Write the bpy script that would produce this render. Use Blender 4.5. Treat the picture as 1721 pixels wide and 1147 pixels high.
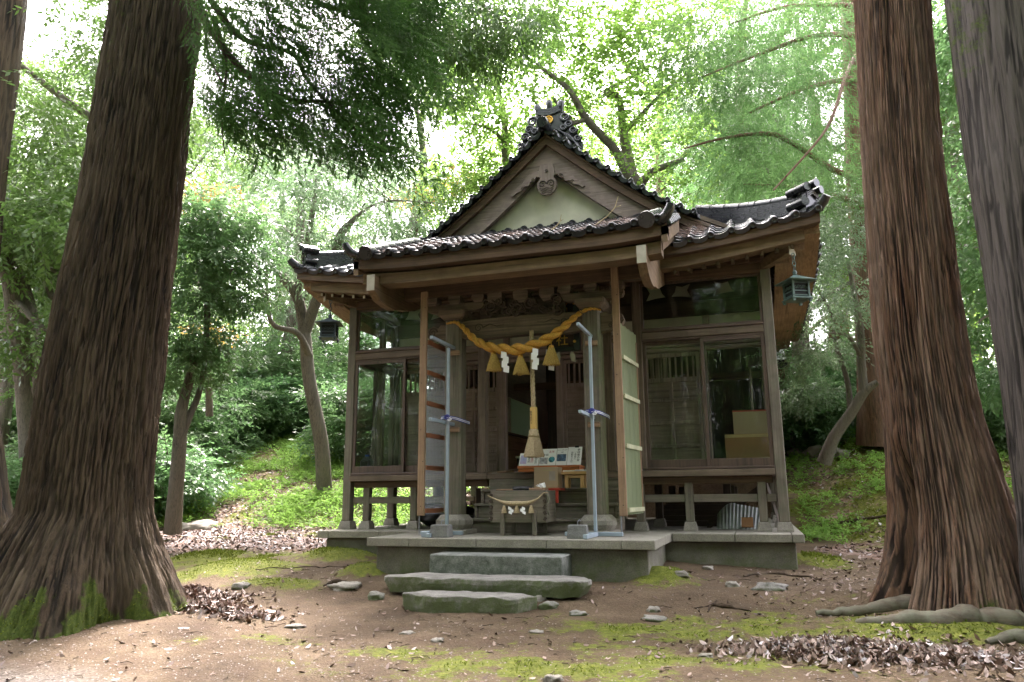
import bpy, math, random
import numpy as np
from mathutils import Vector, Matrix, Euler
for _o in list(bpy.data.objects): bpy.data.objects.remove(_o)
SC = bpy.context.scene
COL = SC.collection
R = math.radians
PI = math.pi
# ------------------------------------------------------------------ camera
CAM = np.array([2.6429, -10.0995, 0.4636]); YAW, PITCH, ROLL, FPX = R(17.9527), R(11.8107), R(-0.45124), 1247.58
def cam_axes():
    cy, sy, cp, sp, cr, sr = math.cos(YAW), math.sin(YAW), math.cos(PITCH), math.sin(PITCH), math.cos(ROLL), math.sin(ROLL)
    f = np.array([-sy*cp, cy*cp, sp]); r = np.array([cy, sy, 0.0]); u = np.cross(r, f)
    return cr*r + sr*u, -sr*r + cr*u, f
CR, CU, CF = cam_axes()
cam = bpy.data.cameras.new('camera'); camo = bpy.data.objects.new('camera', cam); COL.objects.link(camo)
camo.matrix_world = Matrix([[CR[0], CU[0], -CF[0], CAM[0]], [CR[1], CU[1], -CF[1], CAM[1]], [CR[2], CU[2], -CF[2], CAM[2]], [0, 0, 0, 1]])
cam.sensor_fit = 'HORIZONTAL'; cam.sensor_width = 36; cam.lens = FPX/1721*36; cam.clip_end = 400; cam.clip_start = 0.05
SC.camera = camo
# ------------------------------------------------------------------ light
SUN_EL, SUN_AZ = R(57), R(-20)      # azimuth measured from +Y towards +X
w = bpy.data.worlds.new('World'); SC.world = w; w.use_nodes = True
nt = w.node_tree; nt.nodes.clear()
sky = nt.nodes.new('ShaderNodeTexSky'); sky.sky_type = 'NISHITA'; sky.sun_disc = False
sky.sun_elevation = SUN_EL; sky.sun_rotation = SUN_AZ; sky.dust_density = 6.0; sky.air_density = 1.2; sky.ozone_density = 1.0
hs = nt.nodes.new('ShaderNodeHueSaturation'); hs.inputs['Saturation'].default_value = 0.25
bg = nt.nodes.new('ShaderNodeBackground'); bg.inputs['Strength'].default_value = 0.15
wo = nt.nodes.new('ShaderNodeOutputWorld')
nt.links.new(sky.outputs[0], hs.inputs['Color']); nt.links.new(hs.outputs[0], bg.inputs['Color']); nt.links.new(bg.outputs[0], wo.inputs['Surface'])
sl = bpy.data.lights.new('sun', 'SUN'); sl.energy = 1.5; sl.angle = R(12); sl.color = (1.0, 0.95, 0.86)
so = bpy.data.objects.new('sun', sl); COL.objects.link(so)
sd = Vector((math.sin(SUN_AZ)*math.cos(SUN_EL), math.cos(SUN_AZ)*math.cos(SUN_EL), math.sin(SUN_EL)))
so.rotation_euler = sd.to_track_quat('Z', 'Y').to_euler(); so.location = (0, 0, 30)
vs = SC.view_settings; vs.view_transform = 'Standard'; vs.look = 'None'; vs.gamma = 1.0; vs.exposure = 3.9; vs.use_curve_mapping = False
vs.use_white_balance = True; vs.white_balance_temperature = 6500; vs.white_balance_tint = 21      # camera balance for the green forest light
SC.cycles.max_bounces = 8; SC.cycles.transparent_max_bounces = 16; SC.cycles.diffuse_bounces = 4; SC.cycles.caustics_reflective = False; SC.cycles.caustics_refractive = False
SC.cycles.sample_clamp_indirect = 6.0
SC.cycles.use_denoising = True
# ------------------------------------------------------------------ noise (numpy)
_rs = np.random.RandomState(7)
_perm = np.tile(_rs.permutation(256), 3)
_grad = _rs.normal(size=(256, 3)); _grad /= np.linalg.norm(_grad, axis=1)[:, None]
def pn(x, y, z):
    x, y, z = np.broadcast_arrays(np.asarray(x, float), np.asarray(y, float), np.asarray(z, float))
    xi, yi, zi = np.floor(x).astype(int), np.floor(y).astype(int), np.floor(z).astype(int)
    xf, yf, zf = x-xi, y-yi, z-zi
    u, v, t = xf*xf*xf*(xf*(xf*6-15)+10), yf*yf*yf*(yf*(yf*6-15)+10), zf*zf*zf*(zf*(zf*6-15)+10)
    xi &= 255; yi &= 255; zi &= 255
    def g(a, b, c):
        h = _perm[_perm[_perm[(xi+a) & 255]+((yi+b) & 255)]+((zi+c) & 255)]
        G = _grad[h]
        return G[..., 0]*(xf-a)+G[..., 1]*(yf-b)+G[..., 2]*(zf-c)
    def L(a, b, s): return a+s*(b-a)
    return 1.6*L(L(L(g(0,0,0), g(1,0,0), u), L(g(0,1,0), g(1,1,0), u), v), L(L(g(0,0,1), g(1,0,1), u), L(g(0,1,1), g(1,1,1), u), v), t)
def fbm(x, y, z, o=4):
    s, a, f = 0, 1.0, 1.0
    for i in range(o):
        s = s+a*pn(x*f+i*17.3, y*f+i*5.1, z*f+i*3.7); a *= .5; f *= 2.03
    return s
def sst(x, a, b):
    t = np.clip((x-a)/(b-a), 0, 1); return t*t*(3-2*t)
# ------------------------------------------------------------------ object helpers
def newobj(name, data, parent=None):
    o = bpy.data.objects.new(name, data); COL.objects.link(o)
    if parent is not None: o.parent = parent
    return o
def tag(o, label=None, cat=None, group=None, kind=None):
    if label: o['label'] = label
    if cat: o['category'] = cat
    if group: o['group'] = group
    if kind: o['kind'] = kind
    return o
def thing(name, label, cat, loc=(0, 0, 0), group=None, rz=0):
    o = newobj(name, None); o.location = loc; o.rotation_euler = (0, 0, rz); o.empty_display_size = .1
    return tag(o, label, cat, group)
def wloc(o):
    l = Vector((0, 0, 0))
    while o is not None:
        l += o.location; o = o.parent
    return l
class MB:
    def __init__(s): s.v = []; s.f = []; s.sm = []
    def add(s, vs, fs, smooth=False):
        n = len(s.v); s.v += [tuple(v) for v in vs]; s.f += [tuple(i+n for i in f) for f in fs]; s.sm += [smooth]*len(fs); return s
    def box(s, x0, x1, y0, y1, z0, z1, b=0.0):
        if b <= 0:
            return s.add([(x0,y0,z0),(x1,y0,z0),(x1,y1,z0),(x0,y1,z0),(x0,y0,z1),(x1,y0,z1),(x1,y1,z1),(x0,y1,z1)],
                     [(3,2,1,0),(4,5,6,7),(0,1,5,4),(1,2,6,5),(2,3,7,6),(3,0,4,7)])
        X, Y, Z = (x0, x1), (y0, y1), (z0, z1); V = []; idx = {}
        for i in (0, 1):
            for j in (0, 1):
                for k in (0, 1):
                    sx, sy, sz = (1-2*i)*b, (1-2*j)*b, (1-2*k)*b
                    for a in range(3):
                        p = [X[i]+sx, Y[j]+sy, Z[k]+sz]; p[a] = (X[i], Y[j], Z[k])[a]
                        idx[(i, j, k, a)] = len(V); V.append(tuple(p))
        F = []
        for a in range(3):
            o = [(0,0),(1,0),(1,1),(0,1)]
            for e in (0, 1):
                q = []
                for (m, n) in o:
                    t = [0, 0, 0]; t[a] = e; t[(a+1) % 3] = m; t[(a+2) % 3] = n; q.append(idx[(*t, a)])
                F.append(tuple(q if e else q[::-1]))
        for a in range(3):      # edges along axis a
            b1, b2 = (a+1) % 3, (a+2) % 3
            for m in (0, 1):
                for n in (0, 1):
                    q = []
                    for e, c in ((0, b1), (1, b1), (1, b2), (0, b2)):
                        t = [0, 0, 0]; t[a] = e; t[b1] = m; t[b2] = n; q.append(idx[(*t, c)])
                    F.append(tuple(q if (m+n) % 2 else q[::-1]))
        for i in (0, 1):
            for j in (0, 1):
                for k in (0, 1):
                    q = [idx[(i, j, k, a)] for a in range(3)]
                    F.append(tuple(q if (i+j+k) % 2 else q[::-1]))
        return s.add(V, F)
    def obox(s, c, sx, sy, sz, rot=(0, 0, 0)):
        M = Euler(rot).to_matrix(); V = []
        for k in (-1, 1):
            for (i, j) in ((-1,-1),(1,-1),(1,1),(-1,1)):
                V.append(tuple(M @ Vector((i*sx/2, j*sy/2, k*sz/2))+Vector(c)))
        return s.add(V, [(3,2,1,0),(4,5,6,7),(0,1,5,4),(1,2,6,5),(2,3,7,6),(3,0,4,7)])
    def tube(s, pts, rad, n=8, caps=True, smooth=True):
        pts = [Vector(p) for p in pts]; m = len(pts)
        if not hasattr(rad, '__len__'): rad = [rad]*m
        V = []; up = None
        for i, p in enumerate(pts):
            t = (pts[min(i+1, m-1)]-pts[max(i-1, 0)]).normalized()
            if up is None: up = Vector((0, 0, 1)) if abs(t.z) < .9 else Vector((0, 1, 0))
            a = t.cross(up).normalized(); b = a.cross(t).normalized(); up = b
            for k in range(n):
                an = 2*PI*k/n; V.append(p+(a*math.cos(an)+b*math.sin(an))*rad[i])
        F = [(i*n+k, i*n+(k+1) % n, (i+1)*n+(k+1) % n, (i+1)*n+k) for i in range(m-1) for k in range(n)]
        s.add(V, F, smooth)
        if caps:
            s.add([V[k] for k in range(n)][::-1], [tuple(range(n))]); s.add([V[(m-1)*n+k] for k in range(n)], [tuple(range(n))])
        return s
    def cyl(s, p0, p1, r, n=12): return s.tube([p0, p1], r, n)
    def prism(s, poly, ax, a0, a1):
        # poly: list of 2D points in the two other axes (order x,y,z without ax)
        n = len(poly); V = []
        for a in (a0, a1):
            for (p, q) in poly: V.append({'x': (a, p, q), 'y': (p, a, q), 'z': (p, q, a)}[ax])
        F = [tuple(range(n)), tuple(range(2*n-1, n-1, -1))]+[(i+n, (i+1) % n+n, (i+1) % n, i) for i in range(n)]
        return s.add(V, F)
    def strip(s, secs):
        # secs: list of closed cross sections (same count)
        n = len(secs[0]); V = [p for q in secs for p in q]; m = len(secs)
        F = [(i*n+k, i*n+(k+1) % n, (i+1)*n+(k+1) % n, (i+1)*n+k) for i in range(m-1) for k in range(n)]
        F += [tuple(range(n))[::-1], tuple((m-1)*n+k for k in range(n))]
        return s.add(V, F)
    def lathe(s, c, prof, n=16, smooth=True):
        V = [(c[0]+r*math.cos(2*PI*k/n), c[1]+r*math.sin(2*PI*k/n), c[2]+z) for (r, z) in prof for k in range(n)]
        m = len(prof)
        F = [(i*n+k, i*n+(k+1) % n, (i+1)*n+(k+1) % n, (i+1)*n+k) for i in range(m-1) for k in range(n)]
        F += [tuple(range(n))[::-1], tuple((m-1)*n+k for k in range(n))]
        return s.add(V, F, smooth)
    def mesh(s, name, mat=None, off=(0, 0, 0)):
        me = bpy.data.meshes.new(name)
        me.from_pydata([(v[0]-off[0], v[1]-off[1], v[2]-off[2]) for v in s.v], [], s.f)
        if any(s.sm): me.polygons.foreach_set('use_smooth', s.sm)
        if mat: me.materials.append(mat)
        import bmesh
        bm = bmesh.new(); bm.from_mesh(me); bmesh.ops.recalc_face_normals(bm, faces=bm.faces); bm.to_mesh(me); bm.free()
        return me
    def build(s, name, mat, parent=None, kind=None):
        off = wloc(parent) if parent is not None else (0, 0, 0)
        o = newobj(name, s.mesh(name, mat, off), parent)
        if kind: o['kind'] = kind
        return o
def npmesh(name, V, F, mat, attrs=None, smooth=False):
    """V (n,3); F (m,k) equal-size faces"""
    me = bpy.data.meshes.new(name); V = np.ascontiguousarray(V, dtype=np.float32); F = np.ascontiguousarray(F, dtype=np.int32)
    m, k = F.shape
    me.vertices.add(len(V)); me.vertices.foreach_set('co', V.ravel())
    me.loops.add(m*k); me.loops.foreach_set('vertex_index', F.ravel())
    me.polygons.add(m); me.polygons.foreach_set('loop_start', np.arange(0, m*k, k, dtype=np.int32))
    try: me.polygons.foreach_set('loop_total', np.full(m, k, dtype=np.int32))
    except Exception: pass
    if smooth: me.polygons.foreach_set('use_smooth', np.ones(m, dtype=bool))
    for an, av in (attrs or {}).items():
        a = me.attributes.new(an, 'FLOAT', 'POINT'); a.data.foreach_set('value', np.ascontiguousarray(av, dtype=np.float32).ravel())
    me.update(calc_edges=True)
    if mat: me.materials.append(mat)
    return me
def W(px, py, depth):
    """point seen at photograph pixel (px,py), `depth` metres along the view axis"""
    d = CF+(px-860.5)/FPX*CR-(py-573.5)/FPX*CU
    return CAM+d*depth
# ------------------------------------------------------------------ materials
def nmat(name):
    m = bpy.data.materials.new(name); m.use_nodes = True; n = m.node_tree; n.nodes.clear()
    o = n.nodes.new('ShaderNodeOutputMaterial'); return m, n, o
def nd(n, t, **kw):
    x = n.nodes.new('ShaderNode'+t)
    for k, v in kw.items():
        if k in x.inputs: x.inputs[k].default_value = v
        else: setattr(x, k, v)
    return x
def lk(n, a, b): n.links.new(a, b)
def ramp(n, fac, stops):
    r = n.nodes.new('ShaderNodeValToRGB'); e = r.color_ramp.elements
    while len(e) > 1: e.remove(e[-1])
    e[0].position = stops[0][0]; e[0].color = (*stops[0][1], 1)
    for p, c in stops[1:]:
        q = e.new(p); q.color = (*c, 1)
    lk(n, fac, r.inputs['Fac']); return r.outputs['Color']
def coords(n, scale=(1, 1, 1), kind='Object'):
    t = n.nodes.new('ShaderNodeTexCoord'); m = n.nodes.new('ShaderNodeMapping'); m.inputs['Scale'].default_value = scale
    lk(n, t.outputs[kind], m.inputs['Vector']); return m.outputs['Vector']
def mixc(n, f, a, b, mode='MIX'):
    m = n.nodes.new('ShaderNodeMix'); m.data_type = 'RGBA'; m.blend_type = mode
    for sock, val in ((m.inputs[0], f), (m.inputs[6], a), (m.inputs[7], b)):
        if isinstance(val, (int, float)): sock.default_value = val
        elif isinstance(val, tuple): sock.default_value = (*val, 1)
        else: lk(n, val, sock)
    return m.outputs[2]
def princ(n, o, col, rough=.6, bump=None, bstr=.3, bdist=.01, **kw):
    p = n.nodes.new('ShaderNodeBsdfPrincipled')
    if isinstance(col, tuple): p.inputs['Base Color'].default_value = (*col, 1)
    else: lk(n, col, p.inputs['Base Color'])
    if isinstance(rough, (int, float)): p.inputs['Roughness'].default_value = rough
    else: lk(n, rough, p.inputs['Roughness'])
    for k, v in kw.items(): p.inputs[k.replace('_', ' ')].default_value = v
    if bump is not None:
        b = n.nodes.new('ShaderNodeBump'); b.inputs['Strength'].default_value = bstr; b.inputs['Distance'].default_value = bdist
        lk(n, bump, b.inputs['Height']); lk(n, b.outputs[0], p.inputs['Normal'])
    lk(n, p.outputs[0], o.inputs['Surface']); return p
def noise(n, vec, scale, detail=5, rough=.6):
    t = nd(n, 'TexNoise', Scale=scale, Detail=detail, Roughness=rough); lk(n, vec, t.inputs['Vector']); return t.outputs['Fac']
def simple(name, col, rough=.6, var=.25, scale=6, bstr=.15, **kw):
    m, n, o = nmat(name); v = coords(n); f = noise(n, v, scale, 6)
    c2 = tuple(max(0, c*(1-var)) for c in col); c3 = tuple(min(1, c*(1+var)) for c in col)
    c = ramp(n, f, [(.3, c2), (.7, c3)])
    princ(n, o, c, rough, noise(n, v, scale*12, 3), bstr, .004, **kw); return m
def wood(name, ca, cb, ax, rough=.75, stain=None, moss=0.0):
    m, n, o = nmat(name); s = [38, 38, 38]; s['xyz'.index(ax)] = 1.3
    v = coords(n, tuple(s)); v2 = coords(n, (1, 1, 1)); g = noise(n, v, 1.0, 6, .65)
    c = ramp(n, g, [(.28, ca), (.5, tuple((a+b)/2 for a, b in zip(ca, cb))), (.72, cb)])
    st = stain or tuple(x*.45 for x in ca)
    f = ramp(n, noise(n, v2, 2.2, 6, .7), [(.42, (0, 0, 0)), (.7, (1, 1, 1))])
    c = mixc(n, f, c, mixc(n, .55, c, st))
    k = ramp(n, noise(n, v, .55, 3, .5), [(.60, (0, 0, 0)), (.66, (1, 1, 1))])
    c = mixc(n, k, c, mixc(n, .5, c, tuple(x*.3 for x in ca)))
    if moss:
        f2 = ramp(n, noise(n, v2, 4.5, 7, .75), [(.52-.1*moss, (0, 0, 0)), (.68, (1, 1, 1))]); c = mixc(n, f2, c, (.125, .13, .085))
    princ(n, o, c, rough, g, .5, .006); return m
def wood3(name, ca, cb, **k): return {a: wood(name+'_'+a, ca, cb, a, **k) for a in 'xyz'}
WG = wood3('weathered_grey_wood', (.070, .048, .032), (.22, .162, .115))
WGM = wood3('mossy_grey_wood', (.095, .078, .058), (.25, .212, .165), moss=.45)
WB = wood3('brown_eave_wood', (.060, .034, .018), (.15, .090, .050))
WL = wood3('light_eave_wood', (.115, .072, .038), (.245, .165, .095))
WD = wood3('dark_wood', (.035, .023, .015), (.085, .058, .038))
WR = wood3('mauve_door_wood', (.27, .18, .155), (.46, .335, .30))
WS = wood3('pale_soffit_wood', (.19, .12, .065), (.38, .26, .16))
WH = wood3('gable_board_wood', (.15, .112, .092), (.30, .235, .20))
WF = wood3('brown_sash_wood', (.07, .042, .031), (.125, .08, .06), rough=.5)
WN = wood3('new_cedar_wood', (.24, .14, .08), (.38, .25, .155))
WO = wood3('orange_batten_wood', (.22, .075, .03), (.34, .13, .055))
WW = simple('white_painted_end', (.38, .35, .28), .6)
def tilemat():
    m, n, o = nmat('glazed_black_tile'); v = coords(n)
    c = ramp(n, noise(n, v, 3.5, 6, .7), [(.3, (.007, .008, .010)), (.6, (.014, .016, .019)), (.85, (.045, .047, .045))])
    oi = n.nodes.new('ShaderNodeObjectInfo'); c = mixc(n, oi.outputs['Random'], c, mixc(n, .3, c, (.04, .045, .05)))
    r = n.nodes.new('ShaderNodeMapRange'); lk(n, noise(n, v, 9, 5), r.inputs[0]); r.inputs[3].default_value = .16; r.inputs[4].default_value = .42
    princ(n, o, c, r.outputs[0], noise(n, v, 30, 4), .12, .004, Specular_IOR_Level=.65); return m
TILE = tilemat()
TILED = simple('dusty_black_tile', (.012, .013, .015), .42, .5, 8, .3, Specular_IOR_Level=.35)
PLASTER = simple('cream_plaster', (.62, .59, .48), .85, .2, 1.8, .1)
def concrete(name, ca, cb, mossc=(.09, .115, .035), ms=.5, sc=3.0):
    m, n, o = nmat(name); v = coords(n)
    c = ramp(n, noise(n, v, sc, 7, .7), [(.3, ca), (.7, cb)])
    sp = ramp(n, noise(n, v, 90, 2, .5), [(.35, (.55, .55, .55)), (.6, (1, 1, 1))]); c = mixc(n, .6, c, sp, 'MULTIPLY')
    g = n.nodes.new('ShaderNodeNewGeometry'); sx = n.nodes.new('ShaderNodeSeparateXYZ'); lk(n, g.outputs['Position'], sx.inputs[0])
    mr = n.nodes.new('ShaderNodeMapRange'); lk(n, sx.outputs[2], mr.inputs[0]); mr.inputs[1].default_value = -.05; mr.inputs[2].default_value = -.55; mr.inputs[3].default_value = 0; mr.inputs[4].default_value = .22
    ad = nd(n, 'Math', operation='ADD'); lk(n, noise(n, v, sc*1.7, 7, .75), ad.inputs[0]); lk(n, mr.outputs[0], ad.inputs[1])
    sn = n.nodes.new('ShaderNodeSeparateXYZ'); lk(n, g.outputs['Normal'], sn.inputs[0]); s3 = nd(n, 'Math', operation='MULTIPLY_ADD'); lk(n, sn.outputs[2], s3.inputs[0]); s3.inputs[1].default_value = -.24; lk(n, ad.outputs[0], s3.inputs[2])
    f = ramp(n, s3.outputs[0], [(.72-.25*ms, (0, 0, 0)), (.85-.15*ms, (1, 1, 1))])
    c = mixc(n, f, c, mixc(n, .75, c, mossc))
    princ(n, o, c, .85, noise(n, v, 14, 9, .8), .8, .02); return m
CONC = concrete('mossy_concrete', (.12, .11, .085), (.23, .215, .17), ms=.6)
CONCT = concrete('concrete_edge', (.20, .185, .145), (.32, .30, .24), ms=.15)
GRAN = concrete('mossy_granite', (.12, .125, .11), (.30, .31, .28), mossc=(.035, .055, .03), ms=1.0, sc=5)
FIELD = concrete('mossy_field_stone', (.12, .112, .095), (.34, .32, .285), mossc=(.075, .105, .02), ms=.85, sc=4)
STONE = concrete('pale_stone', (.20, .18, .15), (.36, .33, .28), ms=-.1, sc=5)
GREYB = concrete('grey_block', (.15, .15, .14), (.24, .24, .23), ms=0, sc=6)
BLACK = simple('black_plastic', (.012, .012, .014), .35)
BLUEP = simple('pale_blue_paint', (.27, .33, .38), .45, .12)
STEEL = simple('grey_steel', (.25, .26, .28), .35, .2, Metallic=.8)
COPPER = simple('green_bronze', (.075, .125, .11), .5, .4, 9)
COPPERD = simple('dark_bronze', (.04, .058, .07), .45, .35, 9)
CARD = simple('cardboard', (.40, .29, .18), .85, .06, 3)
CARDB = simple('brown_cardboard', (.34, .17, .075), .85, .06, 3)
REDC = simple('red_trim', (.45, .05, .03), .5)
PAPER = simple('white_paper', (.80, .80, .78), .8, .03)
LACQ = simple('orange_lacquer', (.50, .15, .045), .35, .12, 5)
PINE = simple('yellow_pine', (.50, .29, .12), .5, .15, 5)
TAGW = simple('yellow_cypress', (.62, .40, .13), .5, .08, 5)
INK = simple('black_ink', (.02, .02, .022), .7, 0)
REDINK = simple('red_ink', (.45, .04, .05), .7, 0)
GOLD = simple('gold_leaf', (.75, .42, .07), .35, .15, 20, Metallic=.6)
NAVY = simple('navy_cord', (.03, .035, .20), .7)
WHITEC = simple('white_cord', (.75, .75, .78), .7)
def ropemat(name, ca, cb, sc):
    m, n, o = nmat(name); v = coords(n); c = ramp(n, noise(n, v, sc, 4, .6), [(.3, ca), (.7, cb)]); princ(n, o, c, .75, noise(n, v, sc*2, 3), .5, .004); return m
ROPEY = ropemat('golden_rope', (.30, .14, .018), (.66, .36, .05), 90)
ROPET = ropemat('hemp_rope', (.30, .22, .12), (.50, .40, .25), 60)
STRAWG = ropemat('golden_straw', (.28, .17, .03), (.52, .36, .09), 60)
LANTERN_SHADE = simple('lantern_shadow', (.01, .012, .014), .8)  # near-black that stands in for the shade inside the lanterns
def leafmat(name, ca, cb, trans=.45, spec=.25, rough=.45, tcol=None):
    m, n, o = nmat(name)
    a = n.nodes.new('ShaderNodeAttribute'); a.attribute_name = 'tint'
    oi = n.nodes.new('ShaderNodeObjectInfo')
    c = ramp(n, a.outputs['Fac'], [(0, ca), (.85, cb), (1, tuple(min(1, x*1.5) for x in cb))])
    h = nd(n, 'HueSaturation'); lk(n, c, h.inputs['Color'])
    mr = n.nodes.new('ShaderNodeMapRange'); lk(n, oi.outputs['Random'], mr.inputs[0]); mr.inputs[3].default_value = .48; mr.inputs[4].default_value = .515; lk(n, mr.outputs[0], h.inputs['Hue'])
    mv = n.nodes.new('ShaderNodeMapRange'); lk(n, oi.outputs['Random'], mv.inputs[0]); mv.inputs[3].default_value = .8; mv.inputs[4].default_value = 1.2; lk(n, mv.outputs[0], h.inputs['Value'])
    d = n.nodes.new('ShaderNodeBsdfPrincipled'); lk(n, h.outputs[0], d.inputs['Base Color']); d.inputs['Roughness'].default_value = rough; d.inputs['Specular IOR Level'].default_value = spec
    t = n.nodes.new('ShaderNodeBsdfTranslucent')
    tc = mixc(n, .5, h.outputs[0], tcol or (cb[0]*1.25, cb[1]*1.55, cb[2]*1.5)); lk(n, tc, t.inputs['Color'])
    mx = n.nodes.new('ShaderNodeMixShader'); mx.inputs[0].default_value = trans
    lk(n, d.outputs[0], mx.inputs[1]); lk(n, t.outputs[0], mx.inputs[2]); lk(n, mx.outputs[0], o.inputs['Surface']); return m
LF_BROAD = leafmat('broad_leaf', (.055, .10, .028), (.12, .19, .045), .42, .5, .35)
LF_MAPLE = leafmat('maple_leaf', (.10, .18, .03), (.18, .28, .06), .55, .15, .6)
LF_PALE = leafmat('pale_evergreen_leaf', (.075, .125, .06), (.16, .215, .11), .5, .5, .35)
LF_CEDAR = leafmat('cedar_needles', (.05, .12, .04), (.12, .20, .065), .5, .1, .6)
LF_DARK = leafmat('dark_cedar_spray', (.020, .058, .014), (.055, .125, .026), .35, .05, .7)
LF_SHRUB = leafmat('shrub_leaf', (.06, .13, .045), (.13, .215, .08), .52, .5, .35)
LF_FERN = leafmat('ground_cover_leaf', (.11, .20, .033), (.21, .33, .07), .5, .2, .5)
LF_GOLD = leafmat('golden_leaf', (.26, .17, .03), (.45, .26, .06), .5, .2, .5)
LF_MOSS = leafmat('moss_blade', (.07, .095, .012), (.145, .172, .022), .3, .1, .8)
def deadmat():
    m, n, o = nmat('dead_leaf'); a = n.nodes.new('ShaderNodeAttribute'); a.attribute_name = 'tint'
    c = ramp(n, a.outputs['Fac'], [(0, (.05, .026, .017)), (.35, (.12, .07, .045)), (.62, (.21, .14, .105)), (.85, (.32, .25, .22)), (1, (.48, .45, .47))])
    princ(n, o, c, .6); return m
DEAD = deadmat()
def bark(name, ca, cb, cc, moss=.0, mossz=None, sc=1.0):
    m, n, o = nmat(name); v = coords(n, (22*sc, 22*sc, 1.6*sc)); v2 = coords(n, (1, 1, 1))
    a = n.nodes.new('ShaderNodeAttribute'); a.attribute_name = 'groove'
    g = noise(n, v, 1.0, 7, .7)
    c = ramp(n, g, [(.25, ca), (.55, cb), (.8, cc)])
    cr_ = ramp(n, noise(n, coords(n, (34*sc, 34*sc, 1.1*sc)), 1.0, 5, .6), [(.40, (0, 0, 0)), (.47, (1, 1, 1)), (.56, (1, 1, 1)), (.62, (.25, .25, .25))])
    c = mixc(n, cr_, mixc(n, .72, c, tuple(x*.22 for x in ca)), c)
    pt = n.nodes.new('ShaderNodeAttribute'); pt.attribute_name = 'plate'; c = mixc(n, pt.outputs['Fac'], c, mixc(n, .6, c, cc)); c = mixc(n, ramp(n, a.outputs['Fac'], [(.22, (0, 0, 0)), (.6, (1, 1, 1))]), c, tuple(x*.16 for x in ca))  # dark groove colour stands in for shade in the bark crevices
    big = ramp(n, noise(n, coords(n, (2.2, 2.2, .5)), 1, 4), [(.35, (0, 0, 0)), (.68, (1, 1, 1))]); c = mixc(n, big, c, mixc(n, .55, c, cc))
    fine = noise(n, coords(n, (60*sc, 60*sc, 7*sc)), 1.0, 5, .7)
    b = n.nodes.new('ShaderNodeAttribute'); b.attribute_name = 'moss'
    ad = nd(n, 'Math', operation='MULTIPLY_ADD'); lk(n, b.outputs['Fac'], ad.inputs[0]); ad.inputs[1].default_value = 1.0; lk(n, noise(n, v2, 9, 6, .7), ad.inputs[2])
    f = ramp(n, ad.outputs[0], [(.80, (0, 0, 0)), (.98, (1, 1, 1))])
    mc = ramp(n, noise(n, v2, 40, 4, .7), [(.3, (.032, .052, .008)), (.7, (.085, .112, .016))])
    c = mixc(n, f, c, mc)
    sm = nd(n, 'Math', operation='ADD'); lk(n, g, sm.inputs[0]); lk(n, fine, sm.inputs[1])
    princ(n, o, c, .85, sm.outputs[0], .75, .02, Specular_IOR_Level=.25); return m
BARK_A = bark('brown_cedar_bark', (.021, .012, .0066), (.055, .034, .019), (.098, .073, .045))
BARK_B = bark('red_cedar_bark', (.058, .025, .012), (.140, .068, .036), (.23, .165, .12))
BARK_C = bark('grey_bark', (.040, .031, .025), (.080, .064, .054), (.13, .11, .10), sc=.8)
BARK_D = bark('pale_tree_bark', (.07, .06, .045), (.14, .12, .09), (.22, .20, .16), sc=1.6)
def glassmat(name, tint, refl, dust, dcol):
    m, n, o = nmat(name); tr = n.nodes.new('ShaderNodeBsdfTransparent'); tr.inputs[0].default_value = (*tint, 1)
    g = n.nodes.new('ShaderNodeBsdfGlossy'); g.inputs['Roughness'].default_value = .015
    fr = n.nodes.new('ShaderNodeFresnel'); fr.inputs['IOR'].default_value = 1.5
    ml = nd(n, 'Math', operation='MULTIPLY_ADD'); lk(n, fr.outputs[0], ml.inputs[0]); ml.inputs[1].default_value = .6; ml.inputs[2].default_value = refl; ml.use_clamp = True
    a = n.nodes.new('ShaderNodeMixShader'); lk(n, ml.outputs[0], a.inputs[0]); lk(n, tr.outputs[0], a.inputs[1]); lk(n, g.outputs[0], a.inputs[2])
    d = n.nodes.new('ShaderNodeBsdfDiffuse'); d.inputs[0].default_value = (*dcol, 1)
    f = ramp(n, noise(n, coords(n, (9, 9, 1.2)), 1.0, 4, .7), [(.3, (0, 0, 0)), (.8, (dust*2,)*3)])
    b = n.nodes.new('ShaderNodeMixShader'); lk(n, f, b.inputs[0]); lk(n, a.outputs[0], b.inputs[1]); lk(n, d.outputs[0], b.inputs[2]); lk(n, b.outputs[0], o.inputs['Surface']); return m
GLASS = glassmat('window_glass', (.86, .90, .87), .004, .006, (.35, .37, .33))
def polymat(name, tcol, dcol, f):
    m, n, o = nmat(name); tr = n.nodes.new('ShaderNodeBsdfTransparent'); tr.inputs[0].default_value = (*tcol, 1)
    tl = n.nodes.new('ShaderNodeBsdfTranslucent'); tl.inputs[0].default_value = (*dcol, 1)
    p = n.nodes.new('ShaderNodeBsdfPrincipled'); p.inputs['Base Color'].default_value = (*dcol, 1); p.inputs['Roughness'].default_value = .25
    a = n.nodes.new('ShaderNodeMixShader'); a.inputs[0].default_value = .5; lk(n, tl.outputs[0], a.inputs[1]); lk(n, p.outputs[0], a.inputs[2])
    b = n.nodes.new('ShaderNodeMixShader'); b.inputs[0].default_value = f; lk(n, tr.outputs[0], b.inputs[1]); lk(n, a.outputs[0], b.inputs[2]); lk(n, b.outputs[0], o.inputs['Surface']); return m
POLYC = polymat('clear_corrugated_plastic', (.92, .95, .97), (.62, .68, .72), .2)
POLYG = polymat('green_corrugated_plastic', (.62, .76, .45), (.50, .58, .36), .62)
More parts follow.
